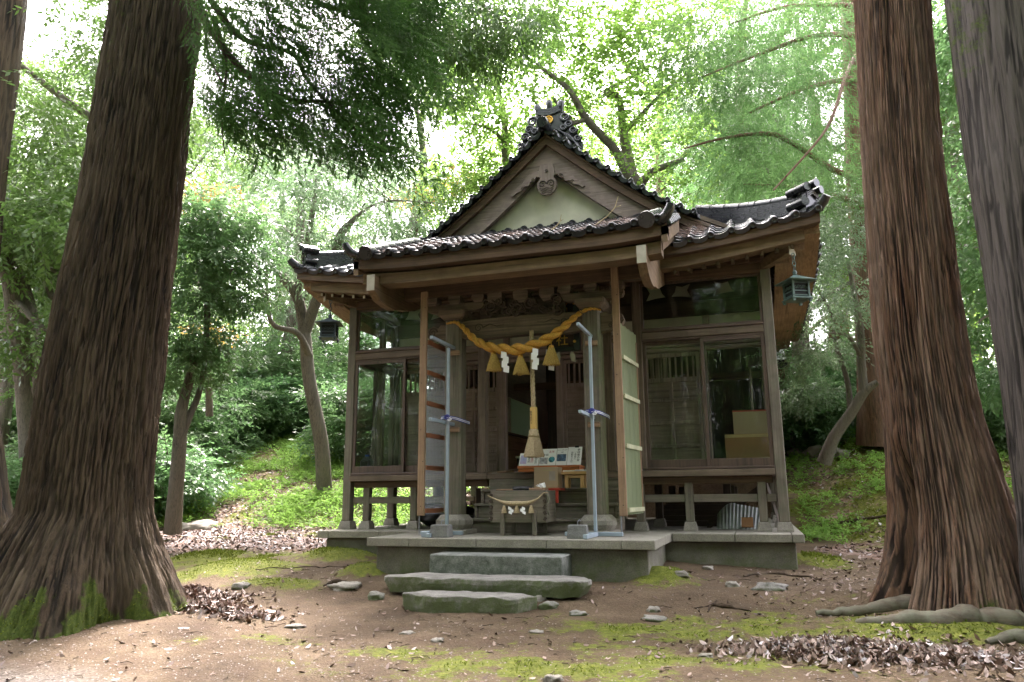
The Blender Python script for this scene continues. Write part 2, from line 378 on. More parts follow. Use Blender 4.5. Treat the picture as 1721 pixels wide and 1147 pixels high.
def simple_trans(name, col):
    m, n, o = nmat(name); t = n.nodes.new('ShaderNodeBsdfTranslucent'); t.inputs[0].default_value = (*col, 1); d = n.nodes.new('ShaderNodeBsdfDiffuse'); d.inputs[0].default_value = (*col, 1)
    x = n.nodes.new('ShaderNodeMixShader'); x.inputs[0].default_value = .4; lk(n, t.outputs[0], x.inputs[1]); lk(n, d.outputs[0], x.inputs[2]); lk(n, x.outputs[0], o.inputs['Surface']); return m
# ------------------------------------------------------------------ terrain
CX = -0.16
MOUNDS = []   # x, y, rx, ry, h, rot, moss
def g_base(X, Y):
    z = np.interp(Y, [-30, -9, -5, -3.6, -3.0, -2.4, -1.4, -.3, 1, 3], [-.78, -.72, -.67, -.62, -.57, -.47, -.40, -.33, -.27, -.2])
    rgt = sst(X, 1.0, 3.2); z = z-rgt*.06*sst(Y, -3, 0)
    h = sst(Y, 2.2, 5.0)*.30*(Y-3.0)+0
    h = np.where(Y > 2.2, np.maximum(h, 0), 0)
    h = np.where(Y > 17, .30*14+(Y-17)*.16, h)
    rx = sst(X, 3.4, 5.0)
    hr = sst(Y, 1.6, 4.5)*.30*(np.minimum(Y, 9)-1.8)+np.maximum(Y-9, 0)*.07
    h = h*(1-rx)+np.maximum(hr, 0)*rx
    far = sst(X, 6.5, 10); h = h*(1-.55*far)
    z = z+h
    z = z+.35*sst(-X, 7, 13)*sst(Y, -3, 0)*0
    return z
def gz(X, Y, detail=True):
    X = np.asarray(X, float); Y = np.asarray(Y, float)
    z = g_base(X, Y)
    for (mx, my, rx, ry, hh, ro, ms) in MOUNDS:
        dx, dy = X-mx, Y-my; c, s = math.cos(ro), math.sin(ro)
        q = ((c*dx+s*dy)/rx)**2+((-s*dx+c*dy)/ry)**2
        z = z+hh*np.exp(-q*q*.9-q*.3)
    if detail:
        z = z+.035*pn(X*.55, Y*.55, 1.3)+.012*fbm(X*2.1, Y*2.1, .7, 3)+.004*pn(X*11, Y*11, 3.3)
        z = z+.10*sst(Y, 4, 8)*pn(X*.35, Y*.35, 9.1)
    inb = sst(X, -3.36, -3.2)*(1-sst(X, 2.9, 3.04))*sst(Y, -.36, -.2)*(1-sst(Y, 6.2, 6.6))
    z = z*(1-inb)+np.minimum(z, -.12)*inb
    return z
def hit(px, py):
    d = CF+(px-860.5)/FPX*CR-(py-573.5)/FPX*CU; t = 2.0; prev = t
    while t < 60:
        P = CAM+d*t
        if P[2] < float(gz(P[0], P[1], False)): break
        prev = t; t += .15
    a, b = prev, t
    for _ in range(18):
        c = (a+b)/2; P = CAM+d*c
        if P[2] < float(gz(P[0], P[1], False)): b = c
        else: a = c
    return CAM+d*a
def mound(px, py, rx, ry, h, ro=0., ms=1.): 
    P = hit(px, py); MOUNDS.append((P[0], P[1], rx, ry, h, ro, ms))
mound(405, 958, .75, .62, .10); mound(350, 935, .5, .5, .07); mound(455, 985, .5, .2, .04)
mound(565, 938, .62, .30, .13, .1); mound(612, 965, .30, .22, .10)
mound(1112, 975, .34, .30, .14); mound(1345, 945, .55, .30, .11); mound(1245, 945, .5, .22, .07)
mound(1560, 1075, .75, .40, .05, 0, .9)
L_TREE = hit(150, 1046); R_TREE = hit(1592, 1020)
L_TREE[2] = gz(L_TREE[0], L_TREE[1]); R_TREE[2] = gz(R_TREE[0], R_TREE[1])
MOUNDS.append((L_TREE[0], L_TREE[1], 1.5, 1.4, .10, 0, 0)); MOUNDS.append((R_TREE[0], R_TREE[1], 1.5, 1.3, .08, 0, 0))
# moss patches that lie flat: (px,py,rx,ry)
FLAT = [(hit(px, py), rx, ry, k) for px, py, rx, ry, k in [(680, 1098, .55, .22, .8), (1070, 1060, .95, .35, .9), (1200, 1055, .8, .35, .85), (900, 1120, 1.1, .35, .95), (1290, 1050, .9, .35, .8), (1130, 1110, .9, .3, .75), (760, 1125, .8, .25, .5), (1250, 1100, .7, .25, .6), (480, 1075, .6, .2, .45), (1500, 1060, 1.2, .3, .8), (1000, 1085, .6, .2, .7), (1060, 1140, .8, .3, .6),
        (370, 930, 1.2, .8, .9), (480, 900, 1.3, .6, .8), (300, 1075, .3, .2, .5), (1420, 880, 1.6, .9, .9), (1400, 830, 2., 1.2, .8), (1450, 930, .8, .5, .2), (540, 875, 1.6, .8, .8), (330, 905, 1.6, .6, .6), (520, 1010, .5, .15, .3), (1380, 1010, .7, .25, .35), (620, 1130, .8, .2, .4)]]
def moss_at(X, Y):
    m = np.zeros_like(X)
    for (mx, my, rx, ry, hh, ro, ms) in MOUNDS:
        dx, dy = X-mx, Y-my; c, s = math.cos(ro), math.sin(ro); q = ((c*dx+s*dy)/rx)**2+((-s*dx+c*dy)/ry)**2
        if ms: m = np.maximum(m, ms*1.1*np.exp(-q*.75))
    for P, rx, ry, k in FLAT:
        m = np.maximum(m, k*np.exp(-(((X-P[0])/rx)**2+((Y-P[1])/ry)**2)*.8)*(.75+.5*pn(X*3, Y*3, 5)))
    m = np.maximum(m, .62*sst(X, 3.3, 4.2)*sst(Y, .5, 3)*(1-sst(Y, 14, 20))+0)
    m = np.maximum(m, .45*sst(-X, 3.2, 4)*sst(Y, 2.5, 4))
    return m+.28*fbm(X*1.6, Y*1.6, 8., 4)*(m > .02)
def litter_at(X, Y):
    l = .75*sst(-X, 3.0, 4.5)*sst(Y, -1.5, 1.5)+.6*sst(X, 3.2, 4)*sst(Y, -.5, 1.5)
    return np.clip(l+.3*fbm(X*.9, Y*.9, 2., 3)*(l > .05), 0, 1)
def axis(a, b, step, lo, hi):
    c = list(np.arange(a, b, step)); s = step; x = b
    while x < hi: c.append(x); s *= 1.18; x += min(s, 3.0)
    c.append(hi); s = step; x = a-step
    while x > lo: c.insert(0, x); s *= 1.18; x -= min(s, 3.0)
    c.insert(0, lo); return np.array(c)
gx, gy = axis(-7, 7, .05, -90, 90), axis(-8.5, 4, .05, -40, 110)
GX, GY = np.meshgrid(gx, gy); GZ = gz(GX, GY)
nx, ny = len(gx), len(gy); I = np.arange(nx*ny).reshape(ny, nx)
F = np.stack([I[:-1, :-1], I[:-1, 1:], I[1:, 1:], I[1:, :-1]], -1).reshape(-1, 4)
MS = moss_at(GX, GY); LT = litter_at(GX, GY)
GZ = GZ+np.clip(MS, 0, 1)*(.006*pn(GX*14, GY*14, 4.)+.004*pn(GX*31, GY*31, 6.)+.006)
def groundmat():
    m, n, o = nmat('forest_floor'); v = coords(n)
    c = ramp(n, noise(n, v, 1.3, 7, .7), [(.25, (.045, .029, .018)), (.5, (.098, .069, .041)), (.75, (.165, .121, .076))])
    gv = nd(n, 'TexVoronoi', Scale=55.0); lk(n, v, gv.inputs['Vector'])
    c = mixc(n, .45, c, ramp(n, gv.outputs['Color'], [(0, (.4, .35, .3)), (.6, (1, 1, 1)), (1, (1.5, 1.45, 1.4))]), 'MULTIPLY')
    dk = ramp(n, noise(n, v, 5, 7, .75), [(.48, (0, 0, 0)), (.66, (1, 1, 1))]); c = mixc(n, dk, c, mixc(n, .6, c, (.075, .045, .03)))
    yy = n.nodes.new('ShaderNodeSeparateXYZ'); lk(n, v, yy.inputs[0]); mr = n.nodes.new('ShaderNodeMapRange'); lk(n, yy.outputs[1], mr.inputs[0]); mr.inputs[1].default_value = -5.3; mr.inputs[2].default_value = -6.3
    gr = nd(n, 'Math', operation='MULTIPLY'); lk(n, mr.outputs[0], gr.inputs[0]); lk(n, noise(n, v, 1.2, 4), gr.inputs[1])
    g2 = ramp(n, gr.outputs[0], [(.25, (0, 0, 0)), (.6, (1, 1, 1))])
    gcol = ramp(n, gv.outputs['Color'], [(0, (.07, .058, .048)), (.5, (.15, .132, .112)), (1, (.28, .255, .23))]); c = mixc(n, g2, c, gcol)
    al = n.nodes.new('ShaderNodeAttribute'); al.attribute_name = 'litter'
    vv = nd(n, 'TexVoronoi', Scale=17.0); lk(n, coords(n, (1, 1, 1)), vv.inputs['Vector'])
    lc = ramp(n, vv.outputs['Color'], [(0, (.05, .028, .018)), (.4, (.17, .10, .07)), (.75, (.30, .21, .17)), (1, (.45, .36, .34))])
    lf = nd(n, 'Math', operation='MULTIPLY_ADD'); lk(n, al.outputs['Fac'], lf.inputs[0]); lf.inputs[1].default_value = .8; lk(n, noise(n, v, 3, 6, .7), lf.inputs[2])
    c = mixc(n, ramp(n, lf.outputs[0], [(.7, (0, 0, 0)), (.9, (1, 1, 1))]), c, lc)
    am = n.nodes.new('ShaderNodeAttribute'); am.attribute_name = 'moss'
    mf = nd(n, 'Math', operation='MULTIPLY_ADD'); lk(n, am.outputs['Fac'], mf.inputs[0]); mf.inputs[1].default_value = .9; mm_ = nd(n, 'Math', operation='MULTIPLY_ADD'); lk(n, noise(n, v, 7, 9, .8), mm_.inputs[0]); mm_.inputs[1].default_value = 2.0; mm_.inputs[2].default_value = -.5; lk(n, mm_.outputs[0], mf.inputs[2])
    mcol = ramp(n, noise(n, v, 16, 5, .7), [(.3, (.055, .07, .010)), (.55, (.115, .13, .018)), (.75, (.19, .19, .035))])
    c = mixc(n, ramp(n, mf.outputs[0], [(.82, (0, 0, 0)), (1.22, (1, 1, 1))]), c, mcol)
    h = nd(n, 'Math', operation='ADD'); lk(n, noise(n, v, 28, 7, .8), h.inputs[0]); lk(n, gv.outputs['Distance'], h.inputs[1])
    princ(n, o, c, .9, h.outputs[0], .6, .015, Specular_IOR_Level=.2); return m
me = npmesh('ground', np.stack([GX, GY, GZ], -1).reshape(-1, 3), F, groundmat(), {'moss': MS, 'litter': LT}, smooth=True)
g = newobj('ground', me); g['kind'] = 'structure'
# ------------------------------------------------------------------ shrine hall
H = thing('shrine_hall', 'small weathered wooden shrine hall with black glazed tile roof and glassed-in veranda', 'shrine', (CX, 0, 0))
def P(name, mb, mat, parent=None, kind=None): return mb.build(name, mat, parent or H, kind)
def bx(name, x0, x1, y0, y1, z0, z1, mat, b=.006, parent=None): return MB().box(x0, x1, y0, y1, z0, z1, b).build(name, mat, parent or H)
# --- stone platform
PL = thing('stone_platform', 'stepped grey-green concrete platform carrying the whole shrine hall', 'platform', (CX, 0, -.1))
bx('platform_wall', -3.34, 3.02, -.40, 6.4, -.75, -.105, CONC, .01, PL); bx('platform_wall', -1.71, 1.49, -1.93, -.403, -.75, -.105, CONC, .01, PL)
def slabs(y0, y1, xs, name='coping_slab'):
    for a, b in zip(xs[:-1], xs[1:]): bx(name, a+.003, b-.003, y0, y1, -.10, 0, CONCT, .008, PL)
slabs(-2.02, -1.35, [-1.80, -1.25, -.42, .40, 1.22, 1.58]); slabs(-1.344, -.50, [-1.80, -.9, .0, .9, 1.58])
slabs(-.494, .35, [-3.44, -3.25, -2.45, -1.8]); slabs(-.494, .35, [-1.794, -.9, 0, .9, 1.58]); slabs(-.494, .35, [1.586, 2.33, 2.98, 3.12])
slabs(.356, 3.4, [-3.44, -1.8, 0, 1.6, 3.12]); slabs(3.406, 6.45, [-3.44, -1.8, 0, 1.6, 3.12])
# --- posts
XL, XR = -3.275, 2.925
def post(x, y, z0, z1, s=.13, m=WGM['z'], plinth=True, name='post'):
    bx(name, x-s/2, x+s/2, y-s/2, y+s/2, z0, z1, m, .008)
    if plinth:
        q = s/2+.035; t = s/2+.008
        mb = MB(); mb.strip([[(x-a, y-a, z), (x+a, y-a, z), (x+a, y+a, z), (x-a, y+a, z)] for a, z in ((q, 0.001), (q, .03), (t+.006, .115), (t, .12))])
        P('plinth_stone', mb, STONE)
for x in (XL, XR):
    for y in (.065, 1.5, 3.4, 5.4): post(x, y, .12, 3.42, .13)
for x in (1.13, 1.77, 2.68, -2.98, -2.2, -1.45): post(x, .10 if x > 0 else .12, .12, .62, .105, name='floor_post')
for y in (1.5, 3.4, 5.2):
    for x in (-2.4, -1.3, 0, 1.2, 2.2): post(x, y, .12, .62, .11, WD['z'], name='floor_post')
post(1.19, .065, .80, 3.42, .12, WG['z'], False); post(-1.51, .065, .80, 3.42, .12, WG['z'], False)
# --- floor frame
for a, b in ((XL+.07, -1.0), (1.0, XR-.07)):
    bx('floor_edge_beam', a, b, -.06, .06, .70, .785, WG['x']); bx('floor_tie_beam', a+.03, b-.03, .055, .13, .605, .698, WB['x'])
bx('floor_edge_beam', -.998, .998, -.05, .06, .70, .785, WG['x'])
for a, b in ((XL+.07, -3.035), (-2.925, -2.255), (-2.145, -1.505), (1.19, 1.715), (1.825, 2.625), (2.735, XR-.07)):
    bx('underfloor_rail', a, b, .07, .12, .37, .47, WGM['x'])
bx('floor_edge_beam', XL-.06, XL+.06, .135, 5.3, .70, .785, WG['y']); bx('floor_edge_beam', XR-.06, XR+.06, .135, 5.3, .70, .785, WG['y'])
bx('underfloor_rail', XR-.03, XR+.03, .14, 5.3, .37, .47, WGM['y']); bx('underfloor_rail', XL-.03, XL+.03, .14, 5.3, .37, .47, WGM['y'])
nb = 12
for i in range(nb):
    y0 = .065+i*(1.40/nb); bx('floor_board', XL+.07, XR-.07, y0, y0+1.4/nb-.004, .70, .79, WG['x'], .003)
bx('room_floor', XL+.07, XR-.07, 1.47, 5.4, .70, .79, WD['x'], 0)
# --- front facade beams
for a, b in ((XL+.066, -1.575), (1.255, XR-.066)):
    bx('lintel_beam', a, b, 0, .11, 2.56, 2.66, WG['x']); bx('lintel_cap', a, b, -.012, .105, 2.665, 2.70, WF['x'])
    bx('lintel_under', a, b, .01, .10, 2.53, 2.557, WF['x'])
    bx('head_beam', a-.01, b+.01, -.01, .12, 3.37, 3.50, WB['x']); bx('sill_beam', a, b, -.03, .10, .79, .822, WF['x'])
bx('wall_plate', -3.62, 3.30, -.05, .13, 3.505, 3.62, WB['x'])
for x in (XL, XR):
    bx('side_plate', x-.07, x+.07, .14, 5.6, 3.42, 3.56, WB['y']); bx('side_lintel', x-.05, x+.05, .14, 5.33, 2.56, 2.66, WG['y'])
def window(x0, x1, y, z0, z1, bot=.10, side=.045, top=.045, ax='x', name='sliding_window'):
    """framed pane in the plane y (ax x) or at x=y (ax y)"""
    fr = MB(); t = .016
    def B(a0, a1, c0, c1):
        if ax == 'x': fr.box(a0, a1, y-t, y+t, c0, c1, .003)
        else: fr.box(y-t, y+t, a0, a1, c0, c1, .003)
    B(x0, x0+side, z0, z1); B(x1-side, x1, z0, z1); B(x0+side, x1-side, z0, z0+bot); B(x0+side, x1-side, z1-top, z1)
    o = P(name, fr, WF['z'])
    g = MB(); e = .002
    if ax == 'x': g.box(x0+side, x1-side, y-e, y+e, z0+bot, z1-top)
    else: g.box(y-e, y+e, x0+side, x1-side, z0+bot, z1-top)
    g.build('pane', GLASS, o); return o
window(XL+.07, -2.34, .03, .824, 2.53); window(-2.40, -1.572, .075, .824, 2.53)
window(1.252, 2.09, .075, .824, 2.53); window(2.03, XR-.07, .03, .824, 2.53)
window(XL+.07, -1.572, .055, 2.70, 3.37, .03, .03, .03, name='fixed_window'); window(1.252, XR-.07, .055, 2.70, 3.37, .03, .03, .03, name='fixed_window')
for x in (XL, XR):
    window(.14, .80, x, .83, 2.56, ax='y'); window(.76, 1.43, x+.03, .83, 2.56, ax='y')
    window(.14, 1.02, x, 2.665, 3.42, .03, .03, .03, ax='y', name='fixed_window'); window(1.03, 1.43, x, 2.665, 3.42, .03, .03, .03, ax='y', name='fixed_window')
    bx('window_post', x-.05, x+.05, .98, 1.06, .79, 3.42, WG['z'])
# back room side walls: plank walls, left one with a window opening
def planks(x, y0, y1, z0, z1, n, name='wall_plank', m=WR['z']):
    st = (y1-y0)/n
    for i in range(n): bx(name, x-.02-(i % 2)*.003, x+.02, y0+i*st+.002, y0+(i+1)*st-.002, z0, z1, m, 0)
planks(XL+.02, 1.57, 5.35, .79, 1.10, 14); planks(XL+.02, 1.57, 5.35, 2.72, 3.42, 14)
window(1.57, 3.4, XL+.03, 1.10, 2.72, .05, ax='y'); window(3.4, 5.33, XL+.03, 1.10, 2.72, .05, ax='y')
planks(XR-.02, 1.57, 5.35, .79, 3.42, 14)
for i in range(16):
    a = XL+.07+i*(6.06/16); bx('wall_plank', a+.002, a+6.06/16-.002, 5.38, 5.42+(i % 2)*.003, .79, 3.42, WD['z'], 0)
# --- inner door wall at y=1.5
Yd = 1.5
bx('door_lintel', XL+.07, XR-.07, Yd-.06, Yd+.06, 2.72, 2.90, WR['x']); bx('door_lintel', XL+.07, XR-.07, Yd-.075, Yd+.05, 2.645, 2.70, WR['x'])
bx('door_sill', XL+.07, XR-.07, Yd-.09, Yd+.06, .792, .86, WR['x'])
for a, b in ((XL+.07, -2.35), (-2.25, -1.27), (-1.15, .0), (.12, 1.0), (1.1, 2.0), (2.1, XR-.07)): bx('plaster_panel', a, b, Yd-.01, Yd+.03, 2.905, 3.19, PLASTER, 0)
for x in (-2.30, -1.21, .06, 1.05, 2.05): bx('wall_strut', x-.05, x+.05, Yd-.04, Yd+.05, 2.905, 3.19, WR['z'])
bx('wall_beam', XL+.07, XR-.07, Yd-.08, Yd+.07, 3.195, 3.42, WD['x']); 
for a, b in ((-3.2, -1.3), (-1.28, .95), (.97, 2.86)): bx('upper_wall_board', a, b, Yd+.01, Yd+.04, 3.43, 4.15, WD['x'], 0)
for i, x in enumerate((-2.9, -2.5, -1.9, -.9, .3, 1.25, 1.75, 2.3)):
    mb = MB(); s = 1 if i % 2 else -1
    mb.prism([(x-.10*s, 3.50), (x-.04*s, 3.62), (x-.09*s, 3.72), (x+.03*s, 3.68), (x+.12*s, 3.70), (x+.15*s, 3.60), (x+.20*s, 3.54), (x+.05*s, 3.53)][::s], 'y', Yd-.005, Yd+.008)
    P('plaster_gap', mb, PLASTER)
for x in (-1.27, -.30, 1.98): bx('door_post', x-.055, x+.055, Yd-.065, Yd+.06, .862, 2.643, WR['z'])
def door(x0, x1, y):
    z0, z1 = .865, 2.62; mb = MB(); s = .055
    mb.box(x0, x0+s, y-.018, y+.018, z0, z1, .003); mb.box(x1-s, x1, y-.018, y+.018, z0, z1, .003)
    for za, zb in ((z0, z0+.11), (1.165, 1.215), (1.515, 1.565), (1.865, 1.915), (2.165, 2.235), (z1-.06, z1)): mb.box(x0+s, x1-s, y-.026, y+.018, za, zb, .003)
    xm = (x0+x1)/2; 
    for za, zb in ((z0+.11, 1.165), (1.215, 1.515), (1.565, 1.865), (1.915, 2.165)): mb.box(xm-.025, xm+.025, y-.026, y+.018, za, zb, .003)
    d = P('panel_door', mb, WR['z'])
    for a, b in ((x0+s, xm-.025), (xm+.025, x1-s)):
        for za, zb in ((z0+.11, 1.165), (1.215, 1.515), (1.565, 1.865), (1.915, 2.165)): MB().box(a, b, y+.012, y+.018, za, zb).build('door_panel', WR['x'], d)
    k = 9
    for i in range(k):
        xx = x0+s+(i+.5)*(x1-x0-2*s)/k; MB().box(xx-.014, xx+.014, y-.012, y+.012, 2.235, z1-.06).build('lattice_bar', WR['z'], d)
door(-3.17, -2.24, Yd+.02); door(-2.24, -1.33, Yd-.03); door(-.24, .66, Yd-.03); door(.62, 1.42, Yd+.02); door(1.02, 1.92, Yd-.045)
# inner room: altar silhouettes
mb = MB(); mb.box(-.9, 1.0, 4.2, 5.0, .79, 1.35); P('altar_shelf', mb, WD['x']); bx('altar_shelf', -.6, .7, 4.5, 5.1, 1.352, 1.75, LACQ, .01)
bx('inner_crossbeam', XL+.07, XR-.07, 2.4, 2.5, 2.30, 2.42, WB['x']); bx('inner_partition', -1.42, -1.38, 1.60, 4.6, .795, 1.50, WN['y']); bx('inner_partition', -1.42, -1.38, 1.60, 4.6, 2.16, 3.3, WB['y']); bx('inner_partition', -1.44, -1.36, 3.75, 4.6, 1.503, 2.157, WB['z']); bx('inner_sill', -1.46, -1.33, 1.60, 3.74, 1.503, 1.54, WB['y'])
P('frosted_pane', MB().box(-1.405, -1.395, 2.25, 3.7, 1.545, 2.155), simple_trans('frosted_green', (.55, .66, .56))); bx('daylight_strip', -1.42, -1.38, 2.16, 2.24, 1.545, 2.155, WW, .003)  # white strip beside the pane stands for bright daylight outside
# --- porch columns, with octagonal footing
def column(x):
    y = -1.0; s = .115; c = .03
    oct_ = lambda s, c, z: [(x-s+c, y-s, z), (x+s-c, y-s, z), (x+s, y-s+c, z), (x+s, y+s-c, z), (x+s-c, y+s, z), (x-s+c, y+s, z), (x-s, y+s-c, z), (x-s, y-s+c, z)]
    mb = MB(); mb.strip([oct_(s, c, .24), oct_(s, c, 2.78)]); P('porch_column', mb, WGM['z'])
    mb = MB(); mb.strip([oct_(.23, .02, .001), oct_(.23, .02, .05), oct_(.22, .03, .055)]); P('footing_stone', mb, STONE)
    mb = MB(); mb.strip([oct_(.17, .05, .056), oct_(.20, .06, .12), oct_(.20, .06, .17), oct_(.15, .045, .235), oct_(.13, .035, .239)]); P('footing_stone', mb, STONE)
    mb = MB(); mb.strip([oct_(.13, .02, 2.785), oct_(.19, .02, 2.85), oct_(.19, .02, 2.91)]); P('bearing_block', mb, WG['x'])
    mb = MB(); mb.prism([(x-.42, 2.98), (x-.40, 2.94), (x-.30, 2.915), (x+.30, 2.915), (x+.40, 2.94), (x+.42, 2.98), (x+.42, 3.02), (x-.42, 3.02)], 'y', y-.06, y+.06); P('bracket_arm', mb, WG['x'])
    for dx in (-.34, 0, .34):
        mb = MB(); mb.strip([[(x+dx-a, y-a, z), (x+dx+a, y-a, z), (x+dx+a, y+a, z), (x+dx-a, y+a, z)] for a, z in ((.055, 3.023), (.085, 3.065), (.085, 3.125))]); P('small_bearing_block', mb, WG['x'])
CL, CRX = -1.10, .775
column(CL); column(CRX)
def spiral(mb, cx, cy, cz, r, turns, th, n=26, sgn=1, yplane=True, a0=0):
    pts = []
    for i in range(n+1):
        t = i/n; a = a0+sgn*turns*2*PI*t; rr = r*(1-.82*t); pts.append((cx+rr*math.cos(a), cy, cz+rr*math.sin(a)) if yplane else (cx, cy+rr*math.cos(a), cz+rr*math.sin(a)))
    mb.tube(pts, [th*(1-.5*i/n) for i in range(n+1)], 6)
# carved beam noses outside the columns
for x, s in ((CL-.117, -1), (CRX+.117, 1)):
    for (L, y, nm) in ((.30, -1.0, 'x'),):
        mb = MB(); mb.prism([(x, 2.47), (x, 2.73), (x+s*.08, 2.74), (x+s*.12, 2.70), (x+s*.19, 2.735), (x+s*.27, 2.70), (x+s*.30, 2.62), (x+s*.25, 2.55), (x+s*.17, 2.55), (x+s*.13, 2.50), (x+s*.06, 2.50)][::s], 'y', y-.06, y+.06)
        o = P('carved_nose', mb, WG['x']); mb = MB(); spiral(mb, x+s*.20, y-.062, 2.645, .065, 1.6, .011, sgn=-s); spiral(mb, x+s*.13, y-.062, 2.56, .035, 1.4, .008, sgn=s); mb.build('scroll_carving', WD['x'], o)
# rainbow beam between the columns
n = 20; secs = []
for i in range(n+1):
    t = i/n; x = CL+.115+(CRX-CL-.23)*t; a = .035*math.sin(PI*t); e = .05*(1-min(1, min(t, 1-t)*9))
    secs.append([(x, -1.07, 2.49+a+e), (x, -.93, 2.49+a+e), (x, -.93, 2.765+a*.5), (x, -1.07, 2.765+a*.5)])
rb = P('rainbow_beam', MB().strip(secs), WG['x'])
mb = MB()
for s, xx in ((1, CL+.27), (-1, CRX-.27)):
    spiral(mb, xx+s*.08, -1.072, 2.66, .06, 1.5, .008, sgn=s); mb.tube([(xx+s*.14, -1.072, 2.66), (xx+s*.24, -1.072, 2.70), (xx+s*.34, -1.072, 2.665), (xx+s*.44, -1.072, 2.68)], [.009, .007, .006, .003], 6)
mb.build('scroll_carving', WD['x'], rb)
# carved transom between rainbow beam and eave purlin
for x in (-.52, -.16, .20):
    mb = MB(); mb.strip([[(x-a, -1-a*.8, z), (x+a, -1-a*.8, z), (x+a, -1+a*.8, z), (x-a, -1+a*.8, z)] for a, z in ((.06, 2.96), (.10, 3.02), (.10, 3.125))]); P('small_bearing_block', mb, WG['x'])
mb = MB(); rr = random.Random(5)
for i in range(34):
    x = CL+.40+rr.random()*(CRX-CL-.8); z = 2.80+rr.random()*.20; spiral(mb, x, -1.03-rr.random()*.05, z, .04+rr.random()*.045, 1.3+rr.random()*.6, .016, 16, rr.choice((-1, 1)), True, rr.random()*6)
mb.box(CL+.35, CRX-.35, -1.0, -.96, 2.785, 3.02)
P('cloud_carving', mb, WD['x'], None, 'stuff')
# eave purlin on the columns and arms
bx('porch_purlin', -1.93, 1.60, -1.09, -.93, 3.13, 3.40, WB['x'], .01)
for x in (-1.90, 1.56):
    mb = MB(); s = .052
    prof = [(-1.93, 3.06), (-1.93, 3.26), (-1.0, 3.50), (-.06, 3.66), (-.06, 3.30), (-.9, 3.02), (-1.15, 2.98), (-1.35, 2.93), (-1.55, 2.93), (-1.75, 2.96)]
    mb.prism([(y, z) for y, z in prof], 'x', x-s, x+s); P('porch_arm', mb, WL['y']); bx('painted_end', x-s-.002, x+s+.002, -1.945, -1.932, 3.055, 3.265, WW, 0)
# tie beams from column to hall
for x in (CL, CRX):
    secs = []
    for i in range(13):
        t = i/12; y = -.88+t*.90; a = .16*math.sin(PI*t*.9); z = 2.50+t*.35+a; secs.append([(x-.06, y, z), (x+.06, y, z), (x+.06, y, z+.2-.04*abs(t-.5)), (x-.06, y, z+.2-.04*abs(t-.5))])
    P('curved_tie_beam', MB().strip(secs), WG['y'])
for x in (CL, CRX): bx('door_post', x-.06, x+.06, .0, .12, .79, 3.37, WG['z'])
bx('head_beam', -1.45, 1.13, -.01, .12, 3.371, 3.50, WB['x']); bx('lintel_beam', -1.45, CL-.06, 0, .11, 2.56, 2.66, WG['x']); bx('lintel_beam', CRX+.06, 1.13, 0, .11, 2.56, 2.66, WG['x']); bx('lintel_beam', CL+.06, CRX-.06, .0, .11, 2.86, 3.0, WG['x'])
# --- steps up to the floor
for i, z in enumerate((.56, .37, .18)):
    y = -.26-i*.25
    bx('step_tread', -1.02+CX*0, .93, y, y+.27, z-.035, z, WGM['x'], .006); bx('step_riser', -.97, .88, y+.03, y+.05, z-.187, z-.037, WGM['x'], .002)
bx('step_riser', -.97, .88, -.045, -.025, .562, .70, WGM['x'], .002)
for x in (-1.0, .91):
    mb = MB(); mb.prism([(-.80, .002), (-.02, .002), (-.02, .52), (-.24, .52), (-.24, .33), (-.49, .33), (-.49, .14), (-.80, .14)], 'x', x-.02, x+.02); P('step_stringer', mb, WGM['y'])
# ------------------------------------------------------------------ roof
_pd = np.array([0, .45, 1.0, 1.5, 2.19, 3.0, 3.8]); _pz = np.array([6.10, 5.72, 5.24, 4.85, 4.42, 3.98, 3.57])
_pc = np.polyfit(_pd, _pz, 4)
def prof(d): return float(np.polyval(_pc, d))
def slope(d): return (prof(d+.02)-prof(d-.02))/.04
def us(Y):
    t = max(0, (1.0-Y)/1.6); t2 = max(0, (Y-5.0)/1.4); return .30*t**1.6+.2*t2**2
def uf(d):
    t = max(0, d-2.0); return .10*t+.02*t*t
def zf(d, Y): return 3.70+.52*(Y+.6)+uf(abs(d))*max(0, 1-(Y+.6)/1.6)
def zs(d, Y): return prof(d)+us(Y)*min(1, max(0, (d-2.19)/1.6))
def zp(Y, d=0): return 3.53+.42*(Y+1.9)+.06*max(0, abs(d)-1.1)**2
def hipY(d): return 3.2-d
TW = .27
def tile_geo(eave=False, L=.27):
    xs = np.linspace(0, 1, 11); zz = np.where(xs < .62, -.022*np.sin(PI*xs/.62), .042*np.sin(PI*(xs-.62)/.38)); X = (xs-.5)*TW*1.04
    V = []; F = []
    for th in (0, -.016):
        for y, lift in ((0, .022), (L, 0)):
            for x, z in zip(X, zz): V.append((x, y, z+th+lift))
    n = 11
    for i in range(n-1):
        F += [(i, i+1, n+i+1, n+i), (2*n+i+1, 2*n+i, 3*n+i, 3*n+i+1), (2*n+i, 2*n+i+1, i+1, i)]
    if eave:
        b = len(V)      # hanging lip and roundel
        for x, z in zip(X, zz): V.append((x, -.004, z+.026)); 
        for x, z in zip(X, zz): V.append((x, -.004, z-.035))
        for i in range(n-1): F.append((b+i+n, b+i+n+1, b+i+1, b+i))
        cx, cz, r = (.81-.5)*TW*1.04, .022, .047; b = len(V)
        for y, q in ((-.022, r*.86), (-.028, r*.7), (-.02, r*.62), (-.014, r), (.03, r)):
            for k in range(12): V.append((cx+q*math.cos(k*PI/6), y, cz+q*math.sin(k*PI/6)))
        # order rings: back->front->inner
        ordr = [4, 3, 0, 1, 2]
        for a, c in zip(ordr[:-1], ordr[1:]):
            for k in range(12): F.append((b+a*12+k, b+a*12+(k+1) % 12, b+c*12+(k+1) % 12, b+c*12+k))
        F.append(tuple(b+2*12+k for k in range(12)))
    return V, F
